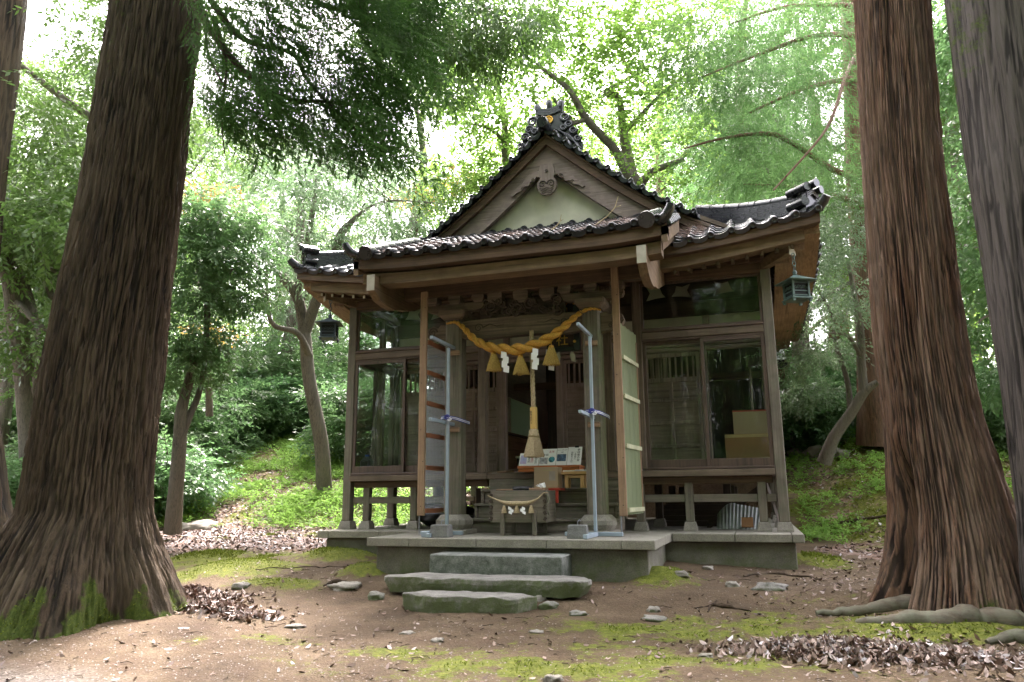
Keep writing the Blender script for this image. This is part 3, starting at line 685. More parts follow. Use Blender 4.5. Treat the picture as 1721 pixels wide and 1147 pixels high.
def tmesh(name, eave):
    V, F = tile_geo(eave); mb = MB(); mb.add(V, F, True); me = mb.mesh(name, TILE)
    return me
TM, TME = tmesh('roof_tile', False), tmesh('eave_tile', True)
TD, TDE = TM.copy(), TME.copy()
for _m in (TD, TDE): _m.materials.clear(); _m.materials.append(TILED)
_j = random.Random(3)
def place(me, name, X, Y, Z, rx, ry=0, rz=0, sx=1, parent=None):
    o = newobj(name, me, parent or H); o.location = (X-CX, Y, Z)
    o.rotation_euler = (rx+_j.gauss(0, .012), ry+_j.gauss(0, .012), rz+_j.gauss(0, .008)); o.scale = (sx, 1, 1); return o
# porch roof tiles
for r in range(11):
    Y = -1.95+.205*r
    for c in range(-7, 8):
        d = c*.262; Z = zp(Y, d)
        if Y > .25: continue
        place(TDE if r == 0 else TD, 'eave_tile' if r == 0 else 'roof_tile', CX+d, Y, Z, math.atan(.42), 0, 0, .97)
for r in range(3):
    Y = .30+.21*r
    for c in range(-7, 8): place(TD, 'roof_tile', CX+c*.262, Y, max(zf(c*.262, Y), zp(.25)+.52*(Y-.25)), math.atan(.52), 0, 0, .97)
for s in (-1, 1):
    for k in range(7):
        d = 2.10+k*.262
        for r in range(8):
            Y = -.64+.205*r
            if Y+.12 > hipY(d) and not (r == 0): continue
            Z = zf(d, Y); sl = (zf(d+.1, Y)-zf(d-.1, Y))/.2
            place(TME if r == 0 else TM, 'eave_tile' if r == 0 else 'roof_tile', CX+s*d, Y, Z, math.atan(.52), -s*math.atan(sl), 0, .97)
# verge (gable edge) tiles
for s in (-1, 1):
    dd = .10; k = 0
    while dd < 2.30:
        a = math.atan(slope(dd))
        for row in range(2):
            place(TME if row == 0 else TM, 'verge_tile', CX+s*dd, .27+row*.22, prof(dd)+.02+row*.035, .16, -s*a, 0, .82)
        dd += .215*math.cos(a)
# side slopes (mostly hidden from the yard): joined
def side_tiles():
    V0, F0 = tile_geo(False); V1, F1 = tile_geo(True); V0 = np.array(V0); V1 = np.array(V1)
    for s in (-1, 1):
        mb = MB(); ddl = []; d = 3.80
        while d > .25: ddl.append(d); d -= .215*math.cos(math.atan(slope(d)))
        for i, d in enumerate(ddl):
            Y = .0
            for k in range(-2, 24):
                Y = .62+k*.262
                if Y > 6.25 or (Y < 1.05 and d < hipY(Y)+.05): continue
                Vb, Fb = (V1, F1) if i == 0 else (V0, F0)
                a = math.atan(-slope(d)); M = Euler((a, 0, s*PI/2)).to_matrix()
                P0 = Vector((CX+s*d, Y, zs(d, Y)))
                mb.add([tuple(M @ Vector(v)+P0) for v in Vb], Fb, True)
        P('side_roof_tiles', mb, TILE, None, 'stuff')
side_tiles()
# roof boarding
def deck(name, pts_fn, us_, vs_, th, mat):
    top = [[pts_fn(u, v) for v in vs_] for u in us_]; m, n = len(us_), len(vs_)
    V = [p for r in top for p in r]+[(p[0], p[1], p[2]-th) for r in top for p in r]; F = []
    for i in range(m-1):
        for j in range(n-1):
            a = i*n+j; F += [(a, a+1, a+n+1, a+n), (m*n+a+n, m*n+a+n+1, m*n+a+1, m*n+a)]
    for j in range(n-1):
        F += [(j+1, j, m*n+j, m*n+j+1), ((m-1)*n+j, (m-1)*n+j+1, m*n+(m-1)*n+j+1, m*n+(m-1)*n+j)]
    for i in range(m-1):
        F += [(i*n, (i+1)*n, m*n+(i+1)*n, m*n+i*n), ((i+1)*n+n-1, i*n+n-1, m*n+i*n+n-1, m*n+(i+1)*n+n-1)]
    mb = MB(); mb.add(V, F); return P(name, mb, mat)
ls = np.linspace
deck('porch_roof_board', lambda d, Y: (CX+d, Y, zp(Y, d)-.045), ls(-2.0, 2.0, 9), ls(-1.9, .3, 4), .03, WB['y'])
for s in (-1, 1):

    # front wing boarding up to the hip
    mb = MB(); N = 8
    for i in range(N):
        a, b = 1.85+i*(1.9/N), 1.85+(i+1)*(1.9/N); ya, yb = min(1.3, hipY(a)), min(1.3, hipY(b))
        q = [(CX+s*a, -.58, zf(a, -.58)-.05), (CX+s*b, -.58, zf(b, -.58)-.05), (CX+s*b, yb, zf(b, yb)-.05), (CX+s*a, ya, zf(a, ya)-.05)]
        mb.add(q+[(x, y, z-.03) for x, y, z in q], [(0, 1, 2, 3), (7, 6, 5, 4), (0, 4, 5, 1), (2, 6, 7, 3), (1, 5, 6, 2), (3, 7, 4, 0)])
    P('soffit_board', mb, WB['y'])
    deck('roof_board', lambda d, Y: (CX+s*d, Y, zs(d, Y)-.05), ls(0.0, 2.25, 12), ls(.34, 6.3, 2), .03, WB['x'])
    deck('soffit_board', lambda d, Y: (CX+s*d, max(Y, hipY(d)+.001), zs(d, max(Y, hipY(d)))-.05), ls(2.25, 3.76, 8), ls(-.6, 6.3, 24), .03, WS['x'])
    # eave boards, front wing: two stepped boards
    for nm, y0, y1, dz0, dz1, d1, mat in (('eave_board', -.60, -.42, -.155, -.035, 3.77, WB['x']), ('eave_board', -.50, -.30, -.30, -.158, 3.58, WL['x'])):
        secs = []
        for i in range(12):
            d = 1.75+(d1-1.75)*i/11; z = zf(d, -.6); secs.append([(CX+s*d, y0, z+dz0), (CX+s*d, y1, z+dz0), (CX+s*d, y1, z+dz1), (CX+s*d, y0, z+dz1)])
        P(nm, MB().strip(secs), mat)
    for nm, a0, a1, dz0, dz1, y0, mat in (('eave_board', 3.58, 3.77, -.155, -.035, -.60, WS['y']), ('eave_board', 3.40, 3.58, -.30, -.158, -.50, WS['y']), ('eave_board', 3.22, 3.40, -.34, -.24, -.3, WS['y'])):
        secs = []
        for i in range(22):
            Y = y0+.18+(6.2-y0)*(i/21)**1.5; z = 3.60+us(Y); secs.append([(CX+s*a0, Y, z+dz0), (CX+s*a1, Y, z+dz0), (CX+s*a1, Y, z+dz1), (CX+s*a0, Y, z+dz1)])
        P(nm, MB().strip(secs), mat)
    # side rafters, seen from below and through the glass
    for i in range(30):
        Y = -.02+i*.205
        secs = [[(CX+s*d, Y-.022, zs(d, max(Y, .9))-.145), (CX+s*d, Y+.022, zs(d, max(Y, .9))-.145), (CX+s*d, Y+.022, zs(d, max(Y, .9))-.083), (CX+s*d, Y-.022, zs(d, max(Y, .9))-.083)] for d in (3.38, 2.8, 2.3, 1.6)]
        if Y < .9:
            secs = [[(x, y, z) for x, y, z in q] for q in secs[:3]]
        P('rafter', MB().strip(secs), WG['x'])
    for i in range(9):
        d = 1.95+i*.185; z0, z1 = zf(d, -.3)-.25, zf(d, -.3)-.20
        secs = [[(CX+s*d-.022, Y, z), (CX+s*d+.022, Y, z), (CX+s*d+.022, Y, z+.055), (CX+s*d-.022, Y, z+.055)] for Y, z in ((-.42, zf(d, -.6)-.36), (.0, zf(d, -.6)-.27), (.9, zf(d, .9)-.35))]
        o = P('rafter', MB().strip(secs), WB['y']); bx('painted_end', CX+s*d-.017, CX+s*d+.017, -.424, -.421, zf(d, -.6)-.355, zf(d, -.6)-.312, WW if s < 0 else WG['z'], 0, o)
    # corner bracket arm pointing out of the corner
    c0 = Vector((CX+s*3.05, .05, 3.47)); c1 = Vector((CX+s*3.42, -.33, 3.56)); dr = (c1-c0).normalized(); sd_ = dr.cross(Vector((0, 0, 1))).normalized()
    secs = [[tuple(p+sd_*.05-Vector((0, 0, .07))), tuple(p-sd_*.05-Vector((0, 0, .07))), tuple(p-sd_*.05+Vector((0, 0, .07))), tuple(p+sd_*.05+Vector((0, 0, .07)))] for p in (c0, c1)]
    P('hip_rafter', MB().strip(secs), WL['x'])
    e = c1+dr*.006; secs = [[tuple(p+sd_*.056-Vector((0, 0, .10))), tuple(p-sd_*.056-Vector((0, 0, .10))), tuple(p-sd_*.056+Vector((0, 0, .07))), tuple(p+sd_*.056+Vector((0, 0, .07)))] for p in (e, e+dr*.012)]
    P('painted_end', MB().strip(secs), WW)
    secs = [[tuple(p+sd_*a+Vector((0, 0, z))) for a, z in ((-.09, .072), (.09, .072), (.0, .115))] for p in (c1-dr*.05, c1+dr*.05)]; P('end_cap', MB().strip(secs), WW)
# porch eave boards
for y0, y1, dz0, dz1, d1, mat in ((-1.90, -1.70, -.20, -.065, 2.02, WB['x']), (-1.80, -1.55, -.375, -.235, 1.93, WL['x']), (-1.74, -1.60, -.233, -.202, 1.93, WD['x'])):
    secs = [[(CX+d, y0, zp(-1.9, d)+dz0), (CX+d, y1, zp(-1.9, d)+dz0), (CX+d, y1, zp(-1.9, d)+dz1), (CX+d, y0, zp(-1.9, d)+dz1)] for d in ls(-d1, d1, 15)]
    P('eave_board', MB().strip(secs), mat)
for i in range(17):
    x = CX-1.60+i*.2; secs = [[(x-.025, Y, z), (x+.025, Y, z), (x+.025, Y, z+.06), (x-.025, Y, z+.06)] for Y, z in ((-1.56, 3.30), (-.9, 3.47), (.0, 3.72))]
    o = P('rafter', MB().strip(secs), WB['y'])
for s in (-1, 1):      # porch verge boards and ceiling infill
    secs = [[(CX+s*a, Y, zp(Y)-.24), (CX+s*b, Y, zp(Y)-.24), (CX+s*b, Y, zp(Y)-.05), (CX+s*a, Y, zp(Y)-.05)] for Y in ls(-1.9, -.2, 8) for a, b in ((1.95, 2.02),)]
    P('verge_board', MB().strip(secs), WL['y'])
    secs = [[(CX+s*a, Y, zp(Y)-.36), (CX+s*b, Y, zp(Y)-.36), (CX+s*b, Y, zp(Y)-.245), (CX+s*a, Y, zp(Y)-.245)] for Y in ls(-1.7, -.2, 8) for a, b in ((1.84, 1.94),)]
    P('verge_board', MB().strip(secs), WL['y'])
    # rolled ridge along the porch verge
    d = 1.80; k = 8
    for i in range(k):
        y0, y1 = -2.0+i*(1.55/k), -2.0+(i+1)*(1.55/k)+.02; mb = MB(); r0 = .098 if i == 0 else .082
        mb.tube([(CX+s*d, y0, zp(y0)+.055), (CX+s*d, y0+.03, zp(y0+.03)+.06), (CX+s*d, y1, zp(y1)+.05)], [r0, r0, .074], 14)
        P('ridge_roll_tile', mb, TILE)
    mb = MB(); mb.tube([(CX+s*1.86, -1.80, zp(-1.8)+.02), (CX+s*1.95, -1.90, zp(-1.9)+.02), (CX+s*2.03, -1.97, zp(-1.9)+.055), (CX+s*2.075, -2.01, zp(-1.9)+.12), (CX+s*2.085, -2.02, zp(-1.9)+.17)], [.05, .065, .06, .055, .045], 10); P('corner_tile', mb, TILE)
    for i in range(7):
        y = -1.85+i*.2; mb = MB(); mb.tube([(CX+s*1.93, y, zp(y)+.01), (CX+s*2.03, y, zp(y)-.005), (CX+s*2.05, y, zp(y)-.05)], [.05, .05, .04], 8); P('verge_tile', mb, TILE)
# gable
YB = .40
for s in (-1, 1):
    for nm, y0, y1, a, b, d1, mat, dst in (('barge_board', .36, .43, -.20, -.035, 2.30, WB['x'], .0), ('barge_board', .44, .50, -.50, -.175, 2.12, WH['x'], 0.0), ('barge_moulding', .42, .52, -.555, -.505, 1.98, WH['x'], 0.0)):
        secs = []
        for i in range(22):
            d = dst+(d1-dst)*i/21; k = 1/math.cos(math.atan(slope(max(d, .05)))); k = 1+(k-1)*.6
            secs.append([(CX+s*d, y0, prof(d)+a*k*.9), (CX+s*d, y1, prof(d)+a*k*.9), (CX+s*d, y1, prof(d)+b), (CX+s*d, y0, prof(d)+b)])
        P(nm, MB().strip(secs), mat)
mb = MB(); pl = [(CX+d, prof(abs(d))-.12) for d in ls(-2.1, 2.1, 25)]; mb.prism([(CX-2.1, 4.2)]+pl+[(CX+2.1, 4.2)], 'y', .60, .64); P('gable_plaster', mb, PLASTER)
bx('gable_base_beam', CX-1.9, CX+1.9, .52, .597, 4.40, 4.53, WD['x'])
mb = MB(); pl = [(CX-.10, 5.56), (CX+.10, 5.56), (CX+.13, 5.44), (CX+.11, 5.32), (CX+.155, 5.26), (CX+.155, 5.17), (CX+.11, 5.09), (CX+.05, 5.05), (CX-.05, 5.05), (CX-.11, 5.09), (CX-.155, 5.17), (CX-.155, 5.26), (CX-.11, 5.32), (CX-.13, 5.44)]
mb.prism(pl, 'y', .37, .425); gp = P('gable_pendant', mb, WH['z'])
mb = MB(); spiral(mb, CX-.07, .366, 5.225, .065, 1.4, .011, sgn=1, a0=0); spiral(mb, CX+.07, .366, 5.225, .065, 1.4, .011, sgn=-1, a0=PI)
for k in range(3): mb.tube([(CX-.12+.02*k, .366, 5.165-k*.035), (CX-.06, .366, 5.145-k*.035), (CX, .366, 5.165-k*.035), (CX+.06, .366, 5.145-k*.035), (CX+.12-.02*k, .366, 5.165-k*.035)], .007, 6)
mb.build('scroll_carving', WD['x'], gp); mb = MB(); mb.tube([(CX, .35, 5.44), (CX, .375, 5.44)], .024, 10); mb.build('boss', WD['x'], gp)
for s in (-1, 1):
    mb = MB(); pts = [(.12, 5.36), (.17, 5.38), (.20, 5.33), (.27, 5.30), (.30, 5.24), (.37, 5.24), (.42, 5.17), (.50, 5.15), (.56, 5.10), (.60, 5.12), (.40, 5.32), (.12, 5.50)]
    mb.prism([(CX+s*a, b) for a, b in pts][::s], 'y', .385, .42); mb.build('pendant_fin', WH['x'], gp)
    mb = MB(); spiral(mb, CX+s*.22, .381, 5.33, .04, 1.2, .008, sgn=s); spiral(mb, CX+s*.40, .381, 5.215, .03, 1.2, .007, sgn=s); mb.build('scroll_carving', WD['x'], gp)
# descending ridges and the main ridge
for s in (-1, 1):
    d = .22; i = 0
    while d < 2.25:
        d2 = d+.20; pa, pb = Vector((CX+s*d, .80, prof(d)+.135)), Vector((CX+s*d2, .80, prof(d2)+.135)); mb = MB()
        mb.tube([pa, pa+(pb-pa)*.9, pb+(pb-pa)*.08], [.058, .062, .066], 10); P('ridge_roll_tile', mb, TILE)
        for l in range(2):
            z = .03+l*.035; mb = MB(); mb.strip([[(p.x, .80-.10+l*.012, p.z-.135+z), (p.x, .90-l*.012, p.z-.135+z), (p.x, .90-l*.012, p.z-.135+z+.03), (p.x, .70+l*.012, p.z-.135+z+.03)] for p in (pa, pb)]); P('flat_ridge_tile', mb, TILE)
        d = d2
for l in range(6):
    for k in range(9):
        y0 = .72+k*.62+(l % 2)*.3; bx('flat_ridge_tile', CX-.17+l*.01, CX+.17-l*.01, y0, y0+.612, 6.02+l*.045, 6.055+l*.045, TILE, 0)
for k in range(12):
    y0 = .70+k*.47; mb = MB(); mb.tube([(CX, y0, 6.32), (CX, y0+.49, 6.31)], [.088, .075], 12); P('ridge_roll_tile', mb, TILE)
mb = MB(); mb.tube([(CX, .13, 6.16), (CX, .16, 6.165), (CX, .17, 6.165), (CX, .62, 6.19)], [.085, .098, .098, .085], 16); P('apex_roll_tile', mb, TILE)
# demon-tile ornament on the ridge end
on = P('ridge_ornament', MB().prism([(CX-.33, 6.05), (CX-.33, 6.20), (CX-.22, 6.30), (CX-.20, 6.47), (CX-.11, 6.53), (CX+.11, 6.53), (CX+.20, 6.47), (CX+.22, 6.30), (CX+.33, 6.20), (CX+.33, 6.05)], 'y', .58, .72), TILE)
for l, (hw, z) in enumerate(((.20, 6.47), (.18, 6.51), (.21, 6.55))):
    secs = [[(CX+x, .55, z+.05*(abs(x)/.2)**1.5-.03), (CX+x, .75, z+.05*(abs(x)/.2)**1.5-.03), (CX+x, .75, z+.05*(abs(x)/.2)**1.5+.005), (CX+x, .55, z+.05*(abs(x)/.2)**1.5+.005)] for x in ls(-hw, hw, 9)]
    MB().strip(secs).build('crown_band', TILE, on)
for x, h in ((-.18, .0), (.0, .04), (.18, .0)):
    mb = MB(); mb.tube([(CX+x, .64, 6.50), (CX+x*1.05, .62, 6.58+h), (CX+x*1.1, .61, 6.64+h), (CX+x*1.12, .61, 6.675+h)], [.055, .05, .06, .045], 12); mb.build('crown_roll', TILE, on)
mb = MB(); mb.tube([(CX+.062*math.cos(a), .56, 6.36+.062*math.sin(a)) for a in ls(0, 2*PI, 21)], .011, 6); mb.tube([(CX, .565, 6.36), (CX, .58, 6.36)], .045, 12); spiral(mb, CX, .556, 6.36, .03, 1.3, .007); mb.build('crest_ring', GOLD, on)
for s in (-1, 1):
    for (x, z, r, t) in ((.27, 6.37, .085, .030), (.33, 6.24, .07, .026), (.24, 6.19, .055, .022), (.40, 6.12, .07, .024), (.47, 5.97, .06, .022)):
        mb = MB(); spiral(mb, CX+s*x, .56, z, r, 1.5, t, 20, -s); mb.build('cloud_scroll', TILE, on)
    for k in range(5):
        mb = MB(); mb.tube([(CX+s*(.10+.02*k), .57, 6.20-.02*k), (CX+s*(.22+.02*k), .555, 6.10-.025*k), (CX+s*(.33+.02*k), .555, 6.03-.03*k), (CX+s*(.45+.015*k), .57, 5.90-.03*k), (CX+s*(.50+.01*k), .58, 5.93-.035*k)], [.012, .018, .02, .016, .008], 7); mb.build('wave_fin', TILE, on)
    mb = MB(); mb.prism([(CX+s*.2, 6.0), (CX+s*.22, 6.30), (CX+s*.36, 6.30), (CX+s*.44, 6.12), (CX+s*.54, 5.90), (CX+s*.50, 5.74), (CX+s*.3, 5.84)][::s], 'y', .59, .70); mb.build('ornament_wing', TILE, on)
on.location.z = .05
# hip ridges: stacks of flat tiles with a roll cap, and end ornaments
for s in (-1, 1):
    A = Vector((CX+s*2.22, .98, 4.50)); B = Vector((CX+s*3.66, -.46, 3.94)); n = 8
    def hp(t, z): 
        p = A+(B-A)*t; return Vector((p.x, p.y, p.z-.06*math.sin(PI*t)+z))
    dr = (B-A); dr.z = 0; dr.normalize(); sd_ = Vector((-dr.y, dr.x, 0))
    for l in range(6):
        off = (l % 2)*.5
        for i in range(n+1):
            t0, t1 = (i-off)/n, (i+1-off)/n; t0, t1 = max(0, t0), min(1, t1)
            if t1-t0 < .02: continue
            t1 -= .004; hw = .10-l*.006; secs = []
            for t in (t0, t1):
                p = hp(t, .015+l*.036); secs.append([tuple(p-sd_*hw), tuple(p+sd_*hw), tuple(p+sd_*hw+Vector((0, 0, .031))), tuple(p-sd_*hw+Vector((0, 0, .031)))])
            P('flat_ridge_tile', MB().strip(secs), TILE)
    for i in range(7):
        a, b = hp(i/7, .255), hp((i+1)/7+.01, .25); mb = MB(); mb.tube([a, a+(b-a)*.85, b], [.06, .063, .07], 10); P('ridge_roll_tile', mb, TILE)
    e = hp(1.0, .0); o = P('ridge_end_block', MB().strip([[tuple(e+dr*k-sd_*.12+Vector((0, 0, .0))), tuple(e+dr*k+sd_*.12), tuple(e+dr*k+sd_*.10+Vector((0, 0, .25))), tuple(e+dr*k-sd_*.10+Vector((0, 0, .25)))] for k in (0, .06)]), TILE)
    for (a, z, r, L0, L1) in ((-.10, .33, .052, -.22, .10), (.0, .37, .052, -.10, .16), (.11, .31, .05, -.12, .13), (-.13, .13, .058, -.20, .08), (.12, .13, .05, -.1, .1)):
        mb = MB(); mb.tube([e+dr*L0+sd_*a+Vector((0, 0, z)), e+dr*(L1-.03)+sd_*a+Vector((0, 0, z)), e+dr*L1+sd_*a*1.05+Vector((0, 0, z))], [r*.92, r, r*1.05], 12); mb.build('end_roll', TILE, o)
    for k in range(3):
        mb = MB(); mb.tube([e+dr*.08+sd_*a+Vector((0, 0, z)) for a, z in ((-.11, .19+k*.025), (0, .255+k*.025), (.11, .19+k*.025))], .011, 6); mb.build('end_band', TILE, o)
    c = Vector((CX+s*3.70, -.52, zf(3.75, -.6)+.02)); mb = MB(); mb.tube([c-dr*.12, c, c+dr*.10+Vector((0, 0, .02)), c+dr*.19+Vector((0, 0, .085)), c+dr*.23+Vector((0, 0, .13))], [.07, .075, .066, .062, .055], 10); P('corner_tile', mb, TILE)
# rear annex roof seen past the right corner
an = P('annex_roof', MB().prism([(6.55, 3.10), (6.55, 3.28), (8.6, 3.95), (8.6, 3.80)], 'x', -3.2, 3.42), TILE)
bx('annex_eave_board', -3.1, 3.36, 6.62, 8.4, 2.95, 3.09, WB['x'], .01); bx('annex_wall', -2.9, 3.18, 6.75, 9.0, -.3, 2.95, WG['z'], .01)
# debris on the porch roof: needles and twigs caught in the tiles
mb = MB(); rr = random.Random(11)
for i in range(2600):
    d = rr.uniform(-1.75, 1.75); Y = -1.86+abs(rr.gauss(0, .35)); z = zp(Y, d)+.02+rr.random()*.045*max(.2, .5+.9*math.sin(d*5+1))
    if i > 2050: d = rr.uniform(1.98, 2.35); Y = rr.uniform(-.5, .35); z = zf(d, Y)+.03+rr.random()*.05
    a = rr.random()*2*PI; L = rr.uniform(.05, .16); e = rr.uniform(-.02, .05); b = .0035
    mb.add([(CX+d, Y, z), (CX+d+b, Y+b, z+b), (CX+d+math.cos(a)*L, Y+math.sin(a)*L, z+e)], [(0, 1, 2)])
tw = tag(mb.build('fallen_needles', ropemat('dry_needles', (.07, .035, .024), (.22, .13, .09), 30), None), 'drift of dry brown needles caught on the porch roof tiles', 'litter', kind='stuff')
for (d, y, h, l) in ((1.45, -1.7, .34, .3), (.75, -1.75, .2, .14)):
    mb = MB(); z = zp(y)+.05; mb.tube([(CX+d-l, y, z), (CX+d-l*.5, y+.02, z+h*.3), (CX+d-l*.2, y+.03, z+h*.6), (CX+d-.01, y+.02, z+h)], [.008, .007, .006, .004], 6); mb.tube([(CX+d-l*.2, y+.03, z+h*.6), (CX+d+.02, y, z+h*.62)], .004, 5)
    tag(mb.build('twig', ropemat('twig_bark', (.30, .22, .10), (.5, .4, .22), 30)), 'bent pale twig standing %s on the porch roof' % ('tall beside the right roll tile' if l > .2 else 'short near the middle of the gable'), 'twig', 'twigs on the porch roof')
# ------------------------------------------------------------------ loose objects at the shrine
def text(body, size, loc, mat, parent, name='lettering', rot=(PI/2, 0, 0), ls_=.95, ext=.0006):
    cu = bpy.data.curves.new(name, 'FONT'); cu.body = body; cu.size = size; cu.align_x = 'CENTER'; cu.align_y = 'CENTER'; cu.space_line = ls_; cu.extrude = ext; cu.resolution_u = 2
    t = newobj('tmp', cu); bpy.context.view_layer.update(); me = bpy.data.meshes.new_from_object(t.evaluated_get(bpy.context.evaluated_depsgraph_get()))
    bpy.data.objects.remove(t); me.materials.clear(); me.materials.append(mat); o = newobj(name, me, parent)
    w_ = wloc(parent); o.location = (loc[0]-w_[0], loc[1]-w_[1], loc[2]-w_[2]); o.rotation_euler = rot; return o
def vert(s): return '\n'.join(s)
def prt(name, mb, mat, parent): return mb.build(name, mat, parent)
# offering box
ob = thing('offering_box', 'mossy old wooden offering box on short legs before the steps', 'offering box', (-.11, -1.2, 0))
X0, X1, Y0, Y1 = -.46, .24, -1.42, -.98
def pb(nm, *a, m=WGM['x'], b=.005, par=ob): return MB().box(*a, b).build(nm, m, par)
pb('front_board', X0, X1, Y0, Y0+.03, .155, .53); pb('back_board', X0, X1, Y1-.03, Y1, .155, .53); pb('side_board', X0+.003, X0+.03, Y0+.033, Y1-.033, .155, .53, m=WGM['y']); pb('side_board', X1-.03, X1-.003, Y0+.033, Y1-.033, .155, .53, m=WGM['y'])
pb('bottom_board', X0+.02, X1-.02, Y0+.03, Y1-.03, .16, .18)
for i in range(7): y = Y0+.045+i*.05; pb('grille_bar', X0+.03, X1-.03, y, y+.022, .495, .525)
for x in (X0+.13, X1-.17):
    for y in (Y0-.022, Y1-.01): pb('leg', x, x+.05, y, y+.035, .004, .30, m=WGM['z'])
for x in (X0-.01, X1-.035):
    for k in range(5): mb = MB(); mb.obox((x+.02, Y0-.006, .20+k*.068), .035, .014, .045, (0, .5*(-1)**k, 0)); mb.build('corner_iron', WD['z'], ob)
pb('top_plank', -.42, -.16, -1.33, -1.18, .532, .55, m=WN['x']); pb('top_plank', .02, .20, -1.40, -1.16, .532, .56, m=WN['x'])
dk = MB(); dk.lathe((-.10, -1.26, .53), [(.12, 0), (.125, .02), (.12, .045), (.10, .05), (.09, .02), (.01, .02)], 20)
tag(dk.build('round_tray', BLACK), 'round black tray lying on top of the offering box', 'tray')
mb = MB()
for i in range(5): mb.obox((.13+i*.012, -1.33+(i % 2)*.02, .575+i*.003), .07, .06, .004, (.4*i, .3, i))
tag(mb.build('paper_scrap', PAPER), 'crumpled white paper scrap on the corner of the offering box', 'paper')
def twist(mb, pts, rad, strands, pitch, n=7, sub=6, frac=.56):
    pts = [Vector(p) for p in pts]; m = len(pts); L = [0]
    for a, b in zip(pts[:-1], pts[1:]): L.append(L[-1]+(b-a).length)
    N = int(L[-1]/pitch*sub*1.6)+4; cen, rr_ = [], []
    for i in range(N+1):
        l = L[-1]*i/N; j = max(k for k in range(m-1) if L[k] <= l+1e-9); t = (l-L[j])/(L[j+1]-L[j]) if L[j+1] > L[j] else 0
        p0, p1, p2, p3 = pts[max(j-1, 0)], pts[j], pts[j+1], pts[min(j+2, m-1)]
        cen.append(.5*((2*p1)+(p2-p0)*t+(2*p0-5*p1+4*p2-p3)*t*t+(3*p1-p0-3*p2+p3)*t**3)); r = rad[j]+(rad[j+1]-rad[j])*t; rr_.append(r)
    ph = 0; phs = []
    for i in range(N+1): phs.append(ph); ph += 2*PI*(L[-1]/N)/(pitch*(max(rr_[i], .004)/max(rad)))
    for s in range(strands):
        P_ = []
        for i in range(N+1):
            t = (cen[min(i+1, N)]-cen[max(i-1, 0)]).normalized(); a = t.cross(Vector((0, 1, 0)) if abs(t.y) < .9 else Vector((1, 0, 0))).normalized(); b = t.cross(a)
            an = phs[i]+2*PI*s/strands; P_.append(cen[i]+(a*math.cos(an)+b*math.sin(an))*rr_[i]*(1-frac))
        mb.tube(P_, [r*frac for r in rr_], n)
def shide(mb, x, y, z, w=.055, h=.055, n=4, sgn=1):
    for i in range(n):
        o = (i % 2)*.022*sgn; a = x-w/2+o+i*.004; mb.add([(a, y-i*.002, z-i*h*.72), (a+w, y-i*.002, z-i*h*.72-.018), (a+w-.004, y-i*.002-.004, z-i*h*.72-h-.018), (a-.004, y-i*.002-.004, z-i*h*.72-h)], [(0, 1, 2, 3)])
def tassel(name, c, top, bot, h, mat, parent, n=260, knot=True, seed=1, cap=None):
    """bundle of strands under point c"""
    rr = random.Random(seed); mb = MB(); kh = h*.16 if knot else .0
    for i in range(n):
        a = rr.random()*2*PI; q = math.sqrt(rr.random()); x0, y0 = math.cos(a)*q*top, math.sin(a)*q*top; k = bot/top*(.9+.2*rr.random()); x1, y1 = x0*k, y0*k; hh = h*(.93+.07*rr.random()); b = .0045
        p = [(c[0]+x0, c[1]+y0, c[2]-kh*.5), (c[0]+x0*.4+x1*.6+rr.uniform(-.004, .004), c[1]+y0*.4+y1*.6, c[2]-hh*.6), (c[0]+x1, c[1]+y1, c[2]-hh)]
        V = []
        for q_ in p: V += [(q_[0]-b, q_[1], q_[2]), (q_[0]+b, q_[1]-b*.3, q_[2]), (q_[0], q_[1]+b, q_[2])]
        mb.add(V, [(0, 1, 4, 3), (1, 2, 5, 4), (2, 0, 3, 5), (3, 4, 7, 6), (4, 5, 8, 7), (5, 3, 6, 8)])
    o = mb.build(name, mat, parent)
    if knot:
        mb = MB(); mb.lathe((c[0], c[1], c[2]-kh), [(top*.9, 0), (top*1.12, kh*.2), (top*1.12, kh*.8), (top*.85, kh), (.004, kh*1.05)], 14); mb.build('binding', cap or mat, parent)
    return o
rp = thing('box_rope', 'small straw rope with paper streamers tied across the offering box', 'sacred rope', (-.11, -1.45, .4))
mb = MB(); pts = [(X0-.03, -1.435, .475), (X0+.10, -1.45, .42), (X0+.22, -1.455, .385), (-.11, -1.46, .38), (X1-.22, -1.455, .385), (X1-.10, -1.45, .43), (X1-.03, -1.445, .495), (X1+.03, -1.43, .50)]
twist(mb, pts, [.007, .012, .026, .03, .026, .012, .008, .006], 3, .06); mb.build('rope', ROPET, rp)
mb = MB(); shide(mb, -.19, -1.485, .345, .04, .032, 3); mb.build('paper_streamer', PAPER, rp); mb = MB(); shide(mb, -.02, -1.485, .345, .04, .032, 3, -1); mb.build('paper_streamer', PAPER, rp)
for i, x in enumerate((-.27, -.11, .07)): tassel('straw_tassel', (x, -1.47, .355), .012, .035, .09, ROPET, rp, 40, True, i)
mb = MB(); twist(mb, [(X1+.0, -1.43, .49), (X1+.03, -1.41, .42), (X1+.01, -1.42, .33), (X1+.03, -1.40, .24)], [.016, .018, .014, .008], 3, .07); mb.build('rope', WGM['z'], rp)
